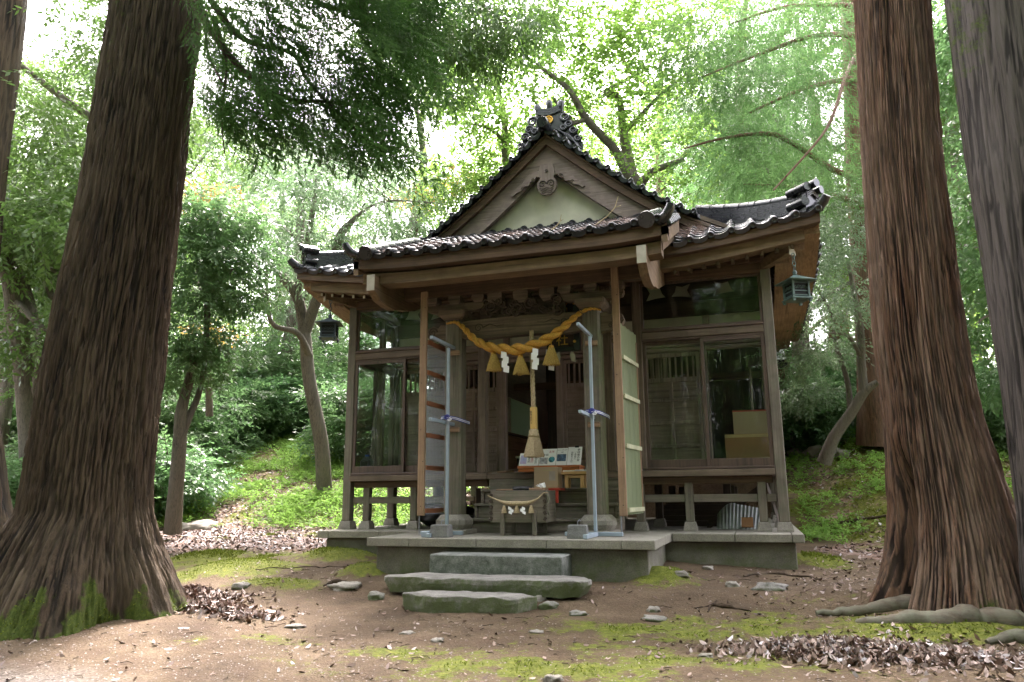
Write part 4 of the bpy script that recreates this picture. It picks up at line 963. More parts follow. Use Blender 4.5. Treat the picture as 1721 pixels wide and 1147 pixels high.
# great twisted rope
sr = thing('shimenawa_rope', 'thick golden twisted sacred rope slung between the two porch columns', 'sacred rope', (-.16, -1.16, 2.6))
mb = MB(); twist(mb, [(-1.19, -1.12, 2.74), (-1.05, -1.16, 2.745), (-.93, -1.17, 2.66), (-.78, -1.18, 2.50), (-.60, -1.19, 2.385), (-.38, -1.20, 2.325), (-.17, -1.20, 2.305), (.05, -1.20, 2.34), (.26, -1.19, 2.43), (.45, -1.18, 2.56), (.62, -1.17, 2.70), (.76, -1.16, 2.765), (.86, -1.13, 2.765), (.91, -1.12, 2.75)],
      [.014, .026, .038, .053, .067, .077, .081, .079, .070, .056, .038, .024, .017, .011], 2, .40, 10, 9, .56); mb.build('rope', ROPEY, sr)
mb = MB()
for a in (-.012, .012): mb.tube([(.66+a, -1.215, 2.76), (.68+a*1.2, -1.22, 2.725), (.70-a, -1.21, 2.69)], .004, 5)
mb.build('binding_cord', INK, sr)
for i, (x, z) in enumerate(((-.50, 2.30), (-.135, 2.235), (.275, 2.33))):
    t = thing('straw_tassel', 'golden straw tassel hanging from the rope, %s of the three' % ('leftmost', 'middle', 'rightmost')[i], 'tassel', (x, -1.18, z), 'tassels under the golden rope')
    tassel('straw', (x, -1.18, z), .03, .11, .26, STRAWG, t, 130, True, i+3, ROPEY); mb = MB(); mb.tube([(x, -1.18, z+.10), (x, -1.18, z)], .007, 5); mb.build('cord', ROPEY, t)
for i, (x, z, s) in enumerate(((-.335, 2.285, 1), (.085, 2.30, -1), (.22, 2.30, 1))):
    mb = MB(); shide(mb, x, -1.245 if i < 2 else -1.10, z, .075, .085, 4, s)
    tag(mb.build('paper_streamer', PAPER), ('zigzag white paper streamer left of the middle tassel', 'zigzag white paper streamer in front of the bell rope', 'zigzag white paper streamer half hidden behind the right tassel')[i], 'paper streamer', 'streamers on the golden rope')
# bell rope
br = thing('bell_rope', 'thick hemp bell rope with yellow name block and broom-like tassel', 'bell rope', (.0, -1.12, 2.6))
mb = MB(); twist(mb, [(.0, -1.12, 2.55), (.0, -1.12, 2.2), (.005, -1.12, 1.9), (.012, -1.12, 1.55)], [.032, .032, .032, .032], 3, .16, 8, 8); mb.build('rope', ROPET, br)
mb = MB(); mb.strip([[(.012+.048*math.cos(k*PI/3+.1), -1.12+.048*math.sin(k*PI/3+.1), z) for k in range(6)] for z in (1.29, 1.56)]); tb = mb.build('name_block', TAGW, br)
text(vert('御神前まつ江'[:5]), .036, (.0-.012, -1.1685, 1.425), INK, tb, rot=(PI/2, 0, -.12), ls_=.95)
mb = MB(); mb.lathe((.012, -1.12, 1.19), [(.075, 0), (.07, .03), (.06, .055), (.065, .075), (.045, .095), (.03, .10)], 14); mb.build('tassel_knot', ROPET, br)
tassel('tassel_strands', (.012, -1.12, 1.215), .062, .125, .28, ROPET, br, 620, False, 9)
# hanging name plaque with gilt letters
pq = thing('name_plaque', 'black and gilt vertical shrine name plaque hanging behind the rope', 'plaque', (.36, -.86, 2.7))
def tp(mb_, nm, m, par): return mb_.build(nm, m, par)
mb = MB(); mb.box(.22, .50, -.86, -.83, 2.36, 3.02, .004); bd = tp(mb, 'board', WD['z'], pq)
for a in ((.14, .22, -.90, -.82, 2.30, 3.09), (.50, .58, -.90, -.82, 2.30, 3.09), (.222, .498, -.90, -.82, 3.02, 3.09), (.222, .498, -.90, -.82, 2.30, 2.36)): tp(MB().box(*a, .006), 'frame_rail', BLACK, pq)
for i in range(6): tp(MB().box(.235+i*.045, .262+i*.045, -.905, -.902, 3.025, 3.045), 'gilt_trim', GOLD, bd)
for z in (2.93, 2.78, 2.66, 2.42): tp(MB().lathe((.515, -.905, z), [(.003, -.02), (.02, -.01), (.02, .01), (.003, .02)], 8), 'gilt_trim', GOLD, bd)
text(vert('多賀'), .20, (.34, -.865, 2.86), GOLD, bd, ls_=.72, ext=.003); text(vert('神'), .17, (.34, -.865, 2.62), GOLD, bd, ext=.003); text('社', .17, (.34, -.865, 2.45), GOLD, bd, ext=.003)
for s, x in ((-1, .30), (1, .46)):
    mb = MB(); mb.prism([(x, 2.31), (x+s*.05, 2.25), (x+s*.06, 2.15), (x+s*.0, 2.17), (x-s*.02, 2.24)][::s], 'y', -.88, -.87); tp(mb, 'pendant_leaf', WW, pq)
# temporary wind doors: batten frames with corrugated plastic
def corr(x, y0, y1, z0, z1, mat, name, parent, x1=None, amp=.008, pitch=.045):
    n = int((y1-y0)/pitch*6); V = []; F = []
    for i in range(n+1):
        t = i/n; y = y0+(y1-y0)*t; xx = x+((x1 if x1 is not None else x)-x)*t+amp*math.sin(2*PI*(y-y0)/pitch); V += [(xx, y, z0), (xx, y, z1)]
    F = [(2*i, 2*i+2, 2*i+3, 2*i+1) for i in range(n)]; mb = MB(); mb.add(V, F, True); o = mb.build(name, mat, parent); return o
dl = thing('wind_door', 'open clear corrugated plastic wind door with brown battens, left of the steps', 'door', (-1.38, -1.4, .23), 'plastic wind doors beside the steps')
MB().box(-1.425, -1.335, -1.445, -1.40, .235, 3.12, .004).build('door_stile', WN['z'], dl); MB().box(-1.385, -1.345, -.62, -.58, .26, 2.46, .003).build('door_stile', WN['z'], dl)
for z in (.265, .80, 1.21, 1.62, 2.02, 2.42): MB().box(-1.355, -1.318, -1.398, -.622, z, z+.055, .002).build('door_batten', WO['y'], dl)
corr(-1.368, -1.395, -.6, .25, 2.46, POLYC, 'plastic_sheet', dl)
mb = MB(); mb.tube([(-1.40, -1.42, .004), (-1.40, -1.42, .25)], .008, 8); mb.build('drop_bolt', STEEL, dl)
PBAT = simple('pale_batten', (.42, .42, .27), .7)
dr_ = thing('wind_door', 'open green corrugated plastic wind door with pale wooden stile, right of the steps', 'door', (1.12, -1.2, .23), 'plastic wind doors beside the steps')
MB().box(1.075, 1.165, -1.235, -1.19, .225, 3.30, .004).build('door_stile', WN['z'], dr_); MB().box(1.205, 1.24, -.44, -.40, .26, 2.44, .003).build('door_stile', WN['z'], dr_)
corr(1.155, -1.188, -.42, .24, 2.55, POLYG, 'plastic_sheet', dr_, 1.235, .010, .19)
for z in (.27, 1.02, 1.62, 2.10):
    mb = MB(); mb.strip([[(1.172, -1.188, z), (1.190, -1.188, z), (1.190, -1.188, z+.05), (1.172, -1.188, z+.05)], [(1.247, -.46, z), (1.262, -.46, z), (1.262, -.46, z+.05), (1.247, -.46, z+.05)]]); mb.build('door_batten', PBAT, dr_)
mb = MB(); mb.tube([(1.09, -1.21, .004), (1.09, -1.21, .24)], .009, 8); mb.build('drop_bolt', STEEL, dr_)
for z in (.35, .9, 1.3, 1.9, 2.4, 2.9):
    for o_, x, y in ((dl, -1.375, -1.447), (dr_, 1.125, -1.237)): mb = MB(); mb.tube([(x+.02*math.sin(z*9), y, z), (x+.02*math.sin(z*9), y+.002, z)], .007, 8); mb.build('knot_hole', WD['z'], o_)
# pale blue stands holding the doors
def stand(px, ax_, label, fx0, fx1, fy, zt, arm0, arm1):
    s = thing('door_stand', label, 'stand', (px, -1.42, 0), 'pale blue door stands')
    MB().box(px-.018, px+.018, -1.438, -1.402, .056, zt, .004).build('pole', BLUEP, s)
    MB().box(fx0, fx1, -1.39, -1.34, .004, .05, .004).build('foot', BLUEP, s); MB().box(px-.024, px+.024, -1.98, -1.395, .004, .05, .004).build('foot', BLUEP, s)
    for z in (arm0, arm1): MB().box(ax_-.02, ax_+.02, -1.86, -1.118, z-.02, z+.02, .004).build('arm', BLUEP, s)
    return s
s1 = stand(-1.03, -1.078, 'pale blue T-foot stand roped to the left porch column', -1.40, -.84, 0, 2.34, 2.40, 1.385)
s2 = stand(.825, .779, 'pale blue T-foot stand roped to the right porch column', .45, 1.13, 0, 2.36, 2.42, 1.40)
for x, s in ((-1.05, 0), (.80, 0)):
    for z in (2.33, 1.315): MB().box(x-.09, x+.06, -1.16, -1.118, z-.03, z+.03, .003).build('wooden_block', WN['x'], s1 if x < 0 else s2)
for x, par, lab in ((-1.05, s1, 'left'), (.80, s2, 'right')):
    rr = random.Random(2); mb = MB(); mw = MB()
    for k in range(5):
        z = 1.42+k*.008; pts = [(x-.06+.01*rr.random(), -1.455, z), (x+.02, -1.47-.01*rr.random(), z+.012), (x+.10, -1.35, z), (x+.165, -1.15, z-.03), (x+.15, -1.0, z-.03)]
        (mw if k % 2 else mb).tube(pts, .0075, 6)
    spiral(mb, x+.03, -1.48, 1.44, .035, 1.8, .009); spiral(mw, x+.06, -1.475, 1.425, .03, 1.5, .008, sgn=-1)
    t = thing('tie_cord', 'navy and white cord knotted round the %s porch column' % lab, 'cord', (x, -1.4, 1.42), 'navy and white tie cords'); mb.build('navy_strand', NAVY, t); mw.build('white_strand', WHITEC, t)
def block(x, y, lab, rz=0):
    t = thing('concrete_block', lab, 'concrete block', (x, y, 0), 'grey weights on the stand feet', rz)
    mb = MB(); mb.strip([[(-a, -a*.8, z), (a, -a*.8, z), (a, a*.8, z), (-a, a*.8, z)] for a, z in ((.112, .004), (.112, .02), (.102, .135), (.095, .145))]); o = newobj('block', mb.mesh('block', GREYB), t)
    mb = MB(); mb.tube([(.0, 0, .14), (.0, 0, .18), (.02, 0, .20), (.03, 0, .185)], .006, 6); newobj('wire_loop', mb.mesh('wire_loop', STEEL), t); return t
block(-.92, -1.84, 'grey tapered concrete block weighting the left stand'); block(.70, -1.78, 'grey tapered concrete block beside the right stand', .1)
t = MB().box(-1.13, -1.04, -1.95, -1.86, .004, .07, .006).build('steel_box', BLUEP, None); tag(t, 'small blue-grey steel end piece left of the left concrete block', 'metal piece')
# notices, boxes and stool on the steps
de = thing('display_desk', 'low orange lacquered desk with a tilted rack at the top of the steps', 'desk', (-.1, -.12, .8))
MB().box(-.50, .38, -.20, .10, .835, .87, .004).build('desk_top', LACQ, de); MB().box(-.49, .37, -.19, .09, .79, .832, .003).build('desk_apron', LACQ, de); MB().box(-.46, -.30, .03, .06, .872, 1.10, .003).build('desk_back', LACQ, de)
RX = R(62)
def notice(x0, x1, h, lab, dz=0):
    t = thing('notice_sheet', lab, 'notice', ((x0+x1)/2, -.165, .874+dz), 'notices propped on the orange desk'); t.rotation_euler = (RX, 0, 0)
    o = newobj('card', MB().box(-(x1-x0)/2, (x1-x0)/2, 0, h, -.003, 0).mesh('card', PAPER), t); return t, o
def on(par, mb_or, name, mat): return newobj(name, mb_or.mesh(name, mat), par)
def tx(par, body, size, x, y, mat, lsn=.9):
    cu = bpy.data.curves.new('lettering', 'FONT'); cu.body = body; cu.size = size; cu.align_x = 'CENTER'; cu.align_y = 'CENTER'; cu.space_line = lsn; cu.extrude = .0004; cu.resolution_u = 2
    t = newobj('tmp', cu); bpy.context.view_layer.update(); me = bpy.data.meshes.new_from_object(t.evaluated_get(bpy.context.evaluated_depsgraph_get())); bpy.data.objects.remove(t)
    me.materials.clear(); me.materials.append(mat); o = newobj('lettering', me, par); o.location = (x, y, .0015); return o
def photo_mat(name, stops, sc):
    m, n, o = nmat(name); princ(n, o, ramp(n, noise(n, coords(n), sc, 5, .7), stops), .4); return m
t, c = notice(-.495, -.215, .20, 'white notice with lilac picture, left end of the desk')
on(c, MB().box(-.125, -.035, .03, .165, 0, .001), 'photo_print', photo_mat('lilac_print', [(.3, (.25, .35, .6)), (.5, (.5, .5, .75)), (.7, (.6, .3, .5))], 14)); tx(c, vert('授与所'), .034, .0, .09, INK); tx(c, vert('御朱印'), .045, .045, .10, REDINK, .85); tx(c, vert('奉納の方'), .042, .10, .10, INK, .85)
t, c = notice(-.21, .03, .26, 'white notice with grey photograph and teal emblem, second on the desk')
on(c, MB().box(-.11, .005, .02, .12, 0, .001), 'photo_print', photo_mat('grey_print', [(.3, (.06, .06, .07)), (.5, (.35, .35, .37)), (.7, (.7, .7, .72))], 18)); mb = MB(); mb.lathe((.06, .09, 0), [(.045, 0), (.045, .0012)], 20); on(c, mb, 'emblem', photo_mat('teal_print', [(.4, (.02, .12, .16)), (.6, (.05, .35, .38)), (.7, (.6, .75, .8))], 25)); tx(c, '令和', .04, -.03, .16, INK); tx(c, '五年', .04, .05, .21, REDINK)
t, c = notice(.035, .185, .265, 'grey printed sheet with a dark landscape photograph, third on the desk')
on(c, MB().box(-.068, .06, .06, .17, 0, .001), 'photo_print', photo_mat('landscape_print', [(.35, (.03, .04, .05)), (.5, (.06, .10, .16)), (.65, (.15, .28, .40))], 12)); tx(c, 'お知らせ 参拝の皆様へ', .014, 0, .235, INK); tx(c, '社務所', .014, 0, .20, INK)
t, c = notice(.19, .385, .28, 'white notice with brush calligraphy under a black clip, right end of the desk')
tx(c, vert('参拝者の皆'), .042, .055, .15, INK, .95); tx(c, vert('ご自由に'), .032, .01, .14, INK, .95); tx(c, vert('お取りくだ'), .036, -.035, .12, INK, .95)
on(t, MB().box(-.005, .05, .27, .295, -.008, .006), 'clip', BLACK)
cb = thing('cardboard_box', 'plain pale cardboard box standing on a step below the desk', 'box', (.03, -.42, .565)); MB().box(-.16, .16, -.55, -.30, .565, .835, .003).build('carton', CARD, cb)
cb.location = (.03, -.42, .565)
MB().box(.045, .13, -.5525, -.551, .66, .78).build('carton_label', simple('grey_label', (.33, .27, .22)), cb); MB().box(-.04, .08, -.5525, -.551, .79, .795).build('carton_tape', simple('olive_tape', (.42, .40, .15)), cb)
# a red stand under the box
rs = thing('red_stand', 'red wooden stand under the cardboard box on the steps', 'stand', (.08, -.42, .38)); MB().box(-.16, .20, -.60, -.32, .535, .562, .003).build('stand_top', REDC, rs); MB().box(.14, .17, -.59, -.56, .375, .533, .003).build('leg', REDC, rs); MB().box(-.15, -.12, -.59, -.56, .375, .533, .003).build('leg', REDC, rs); MB().box(-.115, .135, -.585, -.565, .39, .53, .003).build('stand_panel', REDC, rs)
st = thing('wooden_stool', 'little yellow wooden stool on the steps right of the cardboard box', 'stool', (.36, -.42, .56)); MB().box(.20, .53, -.52, -.32, .735, .775, .005).build('seat', PINE, st)
for x in (.24, .45):
    for y in (-.50, -.37): MB().box(x, x+.045, y, y+.03, .563, .733, .003).build('leg', PINE, st)
MB().box(.286, .449, -.495, -.475, .69, .73, .002).build('stretcher', PINE, st)
for i, (x, w_, c) in enumerate(((.22, .14, PAPER), (.38, .14, simple('grey_paper', (.5, .5, .52))))): tag(MB().box(x, x+w_, -.50, -.36, .777, .79+.006*i).build('leaflet_stack', c), ('white leaflet stack on the left half of the little stool', 'grey leaflet stack on the right half of the little stool')[i], 'leaflets')
tag(MB().box(-.86, -.62, -.02, .04, .793, .815, .002).build('wood_offcut', WN['x']), 'pale wooden offcut lying on the floor edge left of the desk', 'wood piece')
tag(MB().obox((-.66, -.03, .825), .22, .03, .015, (0, -.15, .3)).build('wood_offcut', WG['x']), 'grey wooden slat lying askew on the floor edge', 'wood piece')
# things on the veranda, behind glass
jg = thing('water_jug', 'dark grey water jug with blue cap behind the left window', 'jug', (-3.10, .30, .795)); mb = MB(); mb.box(-3.20, -3.02, .22, .38, .797, 1.04, .03); jb = mb.build('jug_body', simple('grey_plastic', (.06, .07, .08), .4), jg)
mb = MB(); mb.strip([[(-3.11-a, .30-a*.8, z), (-3.11+a, .30-a*.8, z), (-3.11+a, .30+a*.8, z), (-3.11-a, .30+a*.8, z)] for a, z in ((.075, 1.035), (.03, 1.085))]); mb.build('jug_shoulder', simple('grey_plastic_b', (.06, .07, .08), .4), jg)
mb = MB(); mb.tube([(-3.11, .30, 1.085), (-3.11, .30, 1.11)], .035, 12); mb.build('cap', simple('blue_cap', (.02, .10, .45), .4), jg)
for (a, lab, m, red) in (((2.26, 2.84, .35, .80, .80, 1.255), 'large brown cardboard box behind the right window, bottom of the stack', CARDB, 0), ((2.38, 2.82, .42, .78, 1.26, 1.56), 'smaller pale cardboard box with red edge on top of the brown one', CARD, 1)):
    t = thing('storage_box', lab, 'box', (a[0], a[2], a[4]), 'boxes behind the right window'); MB().box(*a, .004).build('carton', m, t)
    if red: MB().box(a[0]-.002, a[1]+.002, a[2]-.002, a[3]+.002, a[5]+.001, a[5]+.02).build('red_lid_edge', REDC, t)
    else: MB().box(a[0], a[1], a[2]-.003, a[2]-.001, a[5]-.045, a[5]-.005).build('pale_tape', simple('pale_tape', (.5, .34, .16)), t)
for i, (x, y) in enumerate(((2.62, 1.1), (2.80, 1.05))):
    t = thing('paper_lantern_pole', ('tall pale wooden pole leaning behind the boxes, left one', 'tall pale wooden pole leaning behind the boxes, right one')[i], 'pole', (x, y, .8)); mb = MB(); mb.tube([(x, y, .80), (x+.03, y+.3, 2.4)], .02, 8); mb.build('shaft', WG['z'], t); mb = MB(); mb.box(x-.02, x+.09, y+.27, y+.32, 2.34, 2.46, .003); mb.build('head', WD['z'], t)
dc = thing('round_drum', 'round pale drum standing in the dark doorway', 'drum', (-.22, 2.6, .8)); mb = MB(); mb.tube([(-.16, 2.55, 1.12), (-.16, 2.58, 1.12), (-.16, 2.95, 1.12)], [.27, .29, .29], 24); mb.build('drum_shell', WR['y'], dc); mb = MB(); mb.tube([(-.16, 2.535, 1.12), (-.16, 2.548, 1.12)], .255, 24); mb.build('drum_head', simple('drum_skin', (.30, .22, .16), .7), dc)
sb = thing('small_seat', 'white topped stool just inside the doorway on the left', 'stool', (-1.0, 1.9, .8)); MB().box(-1.15, -.85, 1.75, 2.0, 1.08, 1.11, .004).build('seat', simple('white_top', (.6, .58, .5)), sb)
for x in (-1.13, -.89):
    for y in (1.77, 1.96): MB().box(x, x+.02, y, y+.02, .793, 1.078).build('leg', BLACK, sb)
tag(MB().box(-1.0, -.5, 2.05, 2.10, .80, 1.20, .004).build('folding_screen', WO['x']), 'orange brown wooden panel inside the dark doorway', 'panel')
wc = MB(); wc.prism([(.93, .80), (.98, 1.25), (1.10, 1.28), (1.16, .80)], 'y', .42, .44); tag(wc.build('white_cloth', simple('white_cloth', (.6, .6, .58), .8)), 'white cloth standing behind the right porch column', 'cloth')
# under the floor
bg_ = thing('black_bundle', 'shiny black plastic bundle stored under the left veranda', 'bundle', (-2.0, .8, 0))
V = []; F = []; nu, nv = 36, 20
for j in range(nv+1):
    for i in range(nu):
        a, b = 2*PI*i/nu, PI*j/nv; k = 1+.25*float(pn(math.cos(a)*2.2*math.sin(b), math.sin(a)*2.2*math.sin(b), math.cos(b)*3))+.12*float(pn(math.cos(a)*6, math.sin(a)*6, b*5)); V.append((-2.05+.50*k*math.sin(b)*math.cos(a), .9+.3*k*math.sin(b)*math.sin(a), .21+.21*k*math.cos(b)))
for j in range(nv):
    for i in range(nu): F.append((j*nu+i, j*nu+(i+1) % nu, (j+1)*nu+(i+1) % nu, (j+1)*nu+i))
mb = MB(); mb.add(V, F, True); mb.build('plastic_sheet', BLACK, bg_); mb = MB(); mb.tube([(-2.4, .68, .22), (-2.05, .58, .30), (-1.7, .7, .25)], .008, 6); mb.build('cord', WHITEC, bg_)
cs = thing('roofing_sheet', 'rumpled grey corrugated plastic sheet leaning under the right veranda', 'sheet', (2.3, .7, 0))
V = []; n = 150
for i in range(n+1):
    t = i/n; x = 2.02+.62*t; top = .05+.30*math.sin(min(1, t*1.6+.25)*PI*.62)-.12*max(0, t-.5); V += [(x+.25*(1-t)*.2, .52+.012*math.sin(t*80), .01), (x+.05, .85+.012*math.sin(t*80), top)]
mb = MB(); mb.add(V, [(2*i, 2*i+2, 2*i+3, 2*i+1) for i in range(n)], True); mb.build('sheet', simple('grey_plastic_sheet', (.38, .41, .40), .4), cs); MB().obox((2.47, .545, .10), .15, .012, .15, (-.6, 0, 0)).build('brown_patch', CARDB, cs)
for i, (p, q, lab) in enumerate((((1.9, 1.2, .02), (2.75, 1.0, .60), 'dark plank leaning diagonally under the right veranda'), ((2.75, .30, .60), (2.90, .55, .02), 'black plank leaning against the right corner post'))):
    p, q = Vector(p), Vector(q); d_ = q-p; mb = MB(); mb.strip([[tuple(c+Vector((0, -.015, -.06))), tuple(c+Vector((0, .015, -.06))), tuple(c+Vector((0, .015, .06))), tuple(c+Vector((0, -.015, .06)))] for c in (p, q)]); tag(mb.build('leaning_plank', (WD['x'], WD['z'])[i]), lab, 'plank')
for i in range(5): tag(MB().box(1.15+i*.03, 2.1+i*.02, 1.65+i*.02, 1.75+i*.02, .002+i*.08, .078+i*.08, .004).build('stored_beam', WD['x']), 'old dark beam in the stack under the right veranda, number %s from the bottom' % ('one', 'two', 'three', 'four', 'five')[i], 'beam', 'old beams stored under the floor')
# hanging lanterns
def lantern(x, y, z, mat, lab, rz):
    t = thing('hanging_lantern', lab, 'lantern', (x, y, z), 'bronze lanterns at the eave corners', rz)
    def q(nm, mb, m=mat): return newobj(nm, mb.mesh(nm, m), t)
    sq = lambda a, z_: [(-a, -a, z_), (a, -a, z_), (a, a, z_), (-a, a, z_)]
    q('lantern_roof', MB().strip([sq(.185, .0), sq(.19, .012), sq(.12, .045), sq(.05, .085), sq(.03, .10)])); q('finial', MB().lathe((0, 0, .10), [(.03, 0), (.022, .02), (.03, .035), (.02, .06), (.006, .075)], 10))
    q('chamber', MB().strip([sq(.098, -.19), sq(.098, -.012)]), LANTERN_SHADE); q('base_plate', MB().strip([sq(.135, -.225), sq(.135, -.21), sq(.11, -.195)]))
    for s in (-1, 1):
        for r in (-1, 1): q('corner_post', MB().box(s*.105-.012, s*.105+.012, r*.105-.012, r*.105+.012, -.195, -.0)); q('foot', MB().box(s*.11-.015, s*.11+.015, r*.11-.015, r*.11+.015, -.26, -.226))
    for k in range(4):
        mb = MB(); M = Euler((0, 0, k*PI/2)).to_matrix(); m2 = MB()
        for zz in (-.185, -.13, -.025): m2.box(-.095, .095, -.108, -.100, zz, zz+.012)
        for i in range(5): spiral(m2, -.068+i*.034, -.105, -.075, .022, 1.3, .005, 12, 1 if i % 2 else -1)
        m2.v = [tuple(M @ Vector(v)) for v in m2.v]; q('fretwork_panel', m2)
    mb = MB()
    for k in range(4): pts = [(.022*math.cos(a), 0, .20+k*.055+.032*math.sin(a)) if k % 2 else (0, .022*math.cos(a), .20+k*.055+.032*math.sin(a)) for a in np.linspace(0, 2*PI, 11)]; m2 = MB(); m2.tube(pts, .006, 6); q('chain_link', m2)
    return t
lantern(3.27, -.44, 3.06, COPPER, 'green bronze lantern hanging at the right eave corner', R(28)); lantern(-3.46, -.37, 3.07, COPPERD, 'dark bronze lantern hanging at the left eave corner', R(20))
# ------------------------------------------------------------------ steps and stones
def rock(name, label, c, r, mat, seed, flat=.6, group=None, cat='stone', lump=.22, nu=20, nv=12, sharp=1.0, parent=None):
    rs = np.random.RandomState(seed); o3 = rs.rand(3)*50; V = []
    for j in range(nv+1):
        b = PI*j/nv
        for i in range(nu):
            a = 2*PI*i/nu; d = np.array([math.sin(b)*math.cos(a), math.sin(b)*math.sin(a), math.cos(b)]); d = np.sign(d)*np.abs(d)**sharp
            k = 1+lump*float(fbm(*(d*1.3+o3), 3))+.05*float(pn(*(d*5+o3))); V.append((c[0]+r[0]*k*d[0], c[1]+r[1]*k*d[1], c[2]+r[2]*k*d[2]))
    F = [(j*nu+i, j*nu+(i+1) % nu, (j+1)*nu+(i+1) % nu, (j+1)*nu+i) for j in range(nv) for i in range(nu)]
    mb = MB(); mb.add(V, F, True); o = mb.build(name, mat, parent)
    return tag(o, label, cat, group) if parent is None else o
tag(MB().box(-.83, .66, -2.37, -1.935, -.60, -.15, .012).build('step_block', GRAN), 'mossy rectangular granite block step against the platform front', 'step')
def slabstone(name, label, pts, z0, z1, mat, seed):
    n = len(pts); rs = random.Random(seed); cx_ = sum(p[0] for p in pts)/n; cy_ = sum(p[1] for p in pts)/n; N = 150; V = []
    ring = []
    for i in range(N):
        t = i/N*n; k = int(t); f = t-k; a, b = pts[k % n], pts[(k+1) % n]; f2 = f
        ring.append((a[0]+(b[0]-a[0])*f2, a[1]+(b[1]-a[1])*f2))
    prof_ = [(.93, z1+.0), (.985, z1-.004), (.998, z1-.014), (1.0, z1-.05), (.985, (z0+z1)/2), (.93, z0)]
    V = []; 
    for q in (0, .45, .75): 
        for x, y in ring: V.append((cx_+(x-cx_)*max(q, .001), cy_+(y-cy_)*max(q, .001), z1+.012*float(fbm(x*3*q, y*3*q, seed, 3))))
    for q, z in prof_:
        for x, y in ring:
            d = .03*float(fbm(x*5, y*5, z*9+seed, 3)); V.append((cx_+(x-cx_)*(q+d), cy_+(y-cy_)*(q+d*1.5), z+.016*float(pn(x*6, y*6, z*7))))
    m = 3+len(prof_); F = [(j*N+i, j*N+(i+1) % N, (j+1)*N+(i+1) % N, (j+1)*N+i) for j in range(m-1) for i in range(N)]
    mb = MB(); mb.add(V, F, False); return tag(mb.build(name, mat), label, 'step')
slabstone('step_stone', 'long flat mossy stone slab below the granite block step', [(-1.25, -2.55), (-.9, -2.33), (.85, -2.33), (1.02, -2.5), (.98, -2.75), (.72, -2.84), (-.2, -2.86), (-1.15, -2.78)], -.50, -.345, FIELD, 2)
slabstone('step_stone', 'lowest rounded mossy stone slab, nearest the path', [(-.80, -3.05), (-.55, -2.88), (.1, -2.90), (.42, -2.90), (.60, -3.06), (.47, -3.27), (.05, -3.30), (-.35, -3.36), (-.72, -3.22)], -.70, -.455, FIELD, 5)
sc_ = Matrix.Scale(1, 3)
for i, (px, py, r, fl, mt, lab) in enumerate([(905, 1010, .075, .7, STONE, 'pinkish angular stone between the two slab steps'), (921, 1024, .085, .6, FIELD, 'mossy angular stone just right of the lowest slab step'), (632, 1004, .09, .6, FIELD, 'mossy stone at the left end of the long slab step'), (1099, 1027, .055, .7, STONE, 'small round pale pebble alone on bare soil right of the steps'),
        (1296, 990, .15, .35, FIELD, 'flat half-buried stone on the soil in front of the right wing'), (972, 1034, .08, .4, FIELD, 'small moss-capped stone right of the steps'), (580, 990, .17, .3, STONE, 'flat brown stone with a dark hollow left of the steps'), (333, 890, .42, .35, STONE, 'broad flat pale rock at the foot of the left slope'),
        (1100, 1040, .10, .3, FIELD, 'low mossy stone behind the right moss patch'), (902, 1062, .06, .3, STONE, 'flat greenish pebble in the middle of the path'), (1186, 1101, .05, .4, STONE, 'pale pebble beside the right moss carpet'), (930, 1138, .06, .5, STONE, 'pale stone at the bottom edge of the picture'),
        (1232, 985, .07, .6, STONE, 'brown lump of stone left of the flat half-buried one'), (407, 988, .09, .5, FIELD, 'grey stone set in the left moss mound'), (1145, 965, .07, .5, STONE, 'small pale stone by the moss below the platform corner'), (1190, 957, .06, .6, STONE, 'small white stone below the right platform wall'),
        (735, 1075, .05, .4, STONE, 'tiny pale stone on the path left of centre'), (685, 1062, .06, .3, STONE, 'flat pale stone sunk in the path, left'), (495, 1053, .08, .3, STONE, 'flat stone beside the left trampled moss')]):
    p = hit(px, py); rock('stone', lab, (p[0], p[1], float(gz(p[0], p[1]))+r*fl*.1), (r, r*.75, r*fl), mt, 30+i, group='loose stones on the forest floor', lump=.42, sharp=.75)
q = hit(1352, 768)
for i, (px, s) in enumerate(((1338, .16), (1352, .14), (1372, .19), (1398, .17), (1418, .12))):
    p = hit(px, 768); rock('wall_stone', ('weathered grey stone at the near left end of the row on the right slope', 'small dark stone second in the row on the right slope', 'squarish boulder in the middle of the row on the right slope', 'brown stone fourth in the row, beside the leaning trunk', 'last small stone of the row, behind the leaning trunk')[i], (p[0], p[1], float(gz(p[0], p[1]))+s*.5), (s*1.1, s, s*.8), STONE, 60+i, group='row of stones on the right slope', lump=.25, sharp=.7)
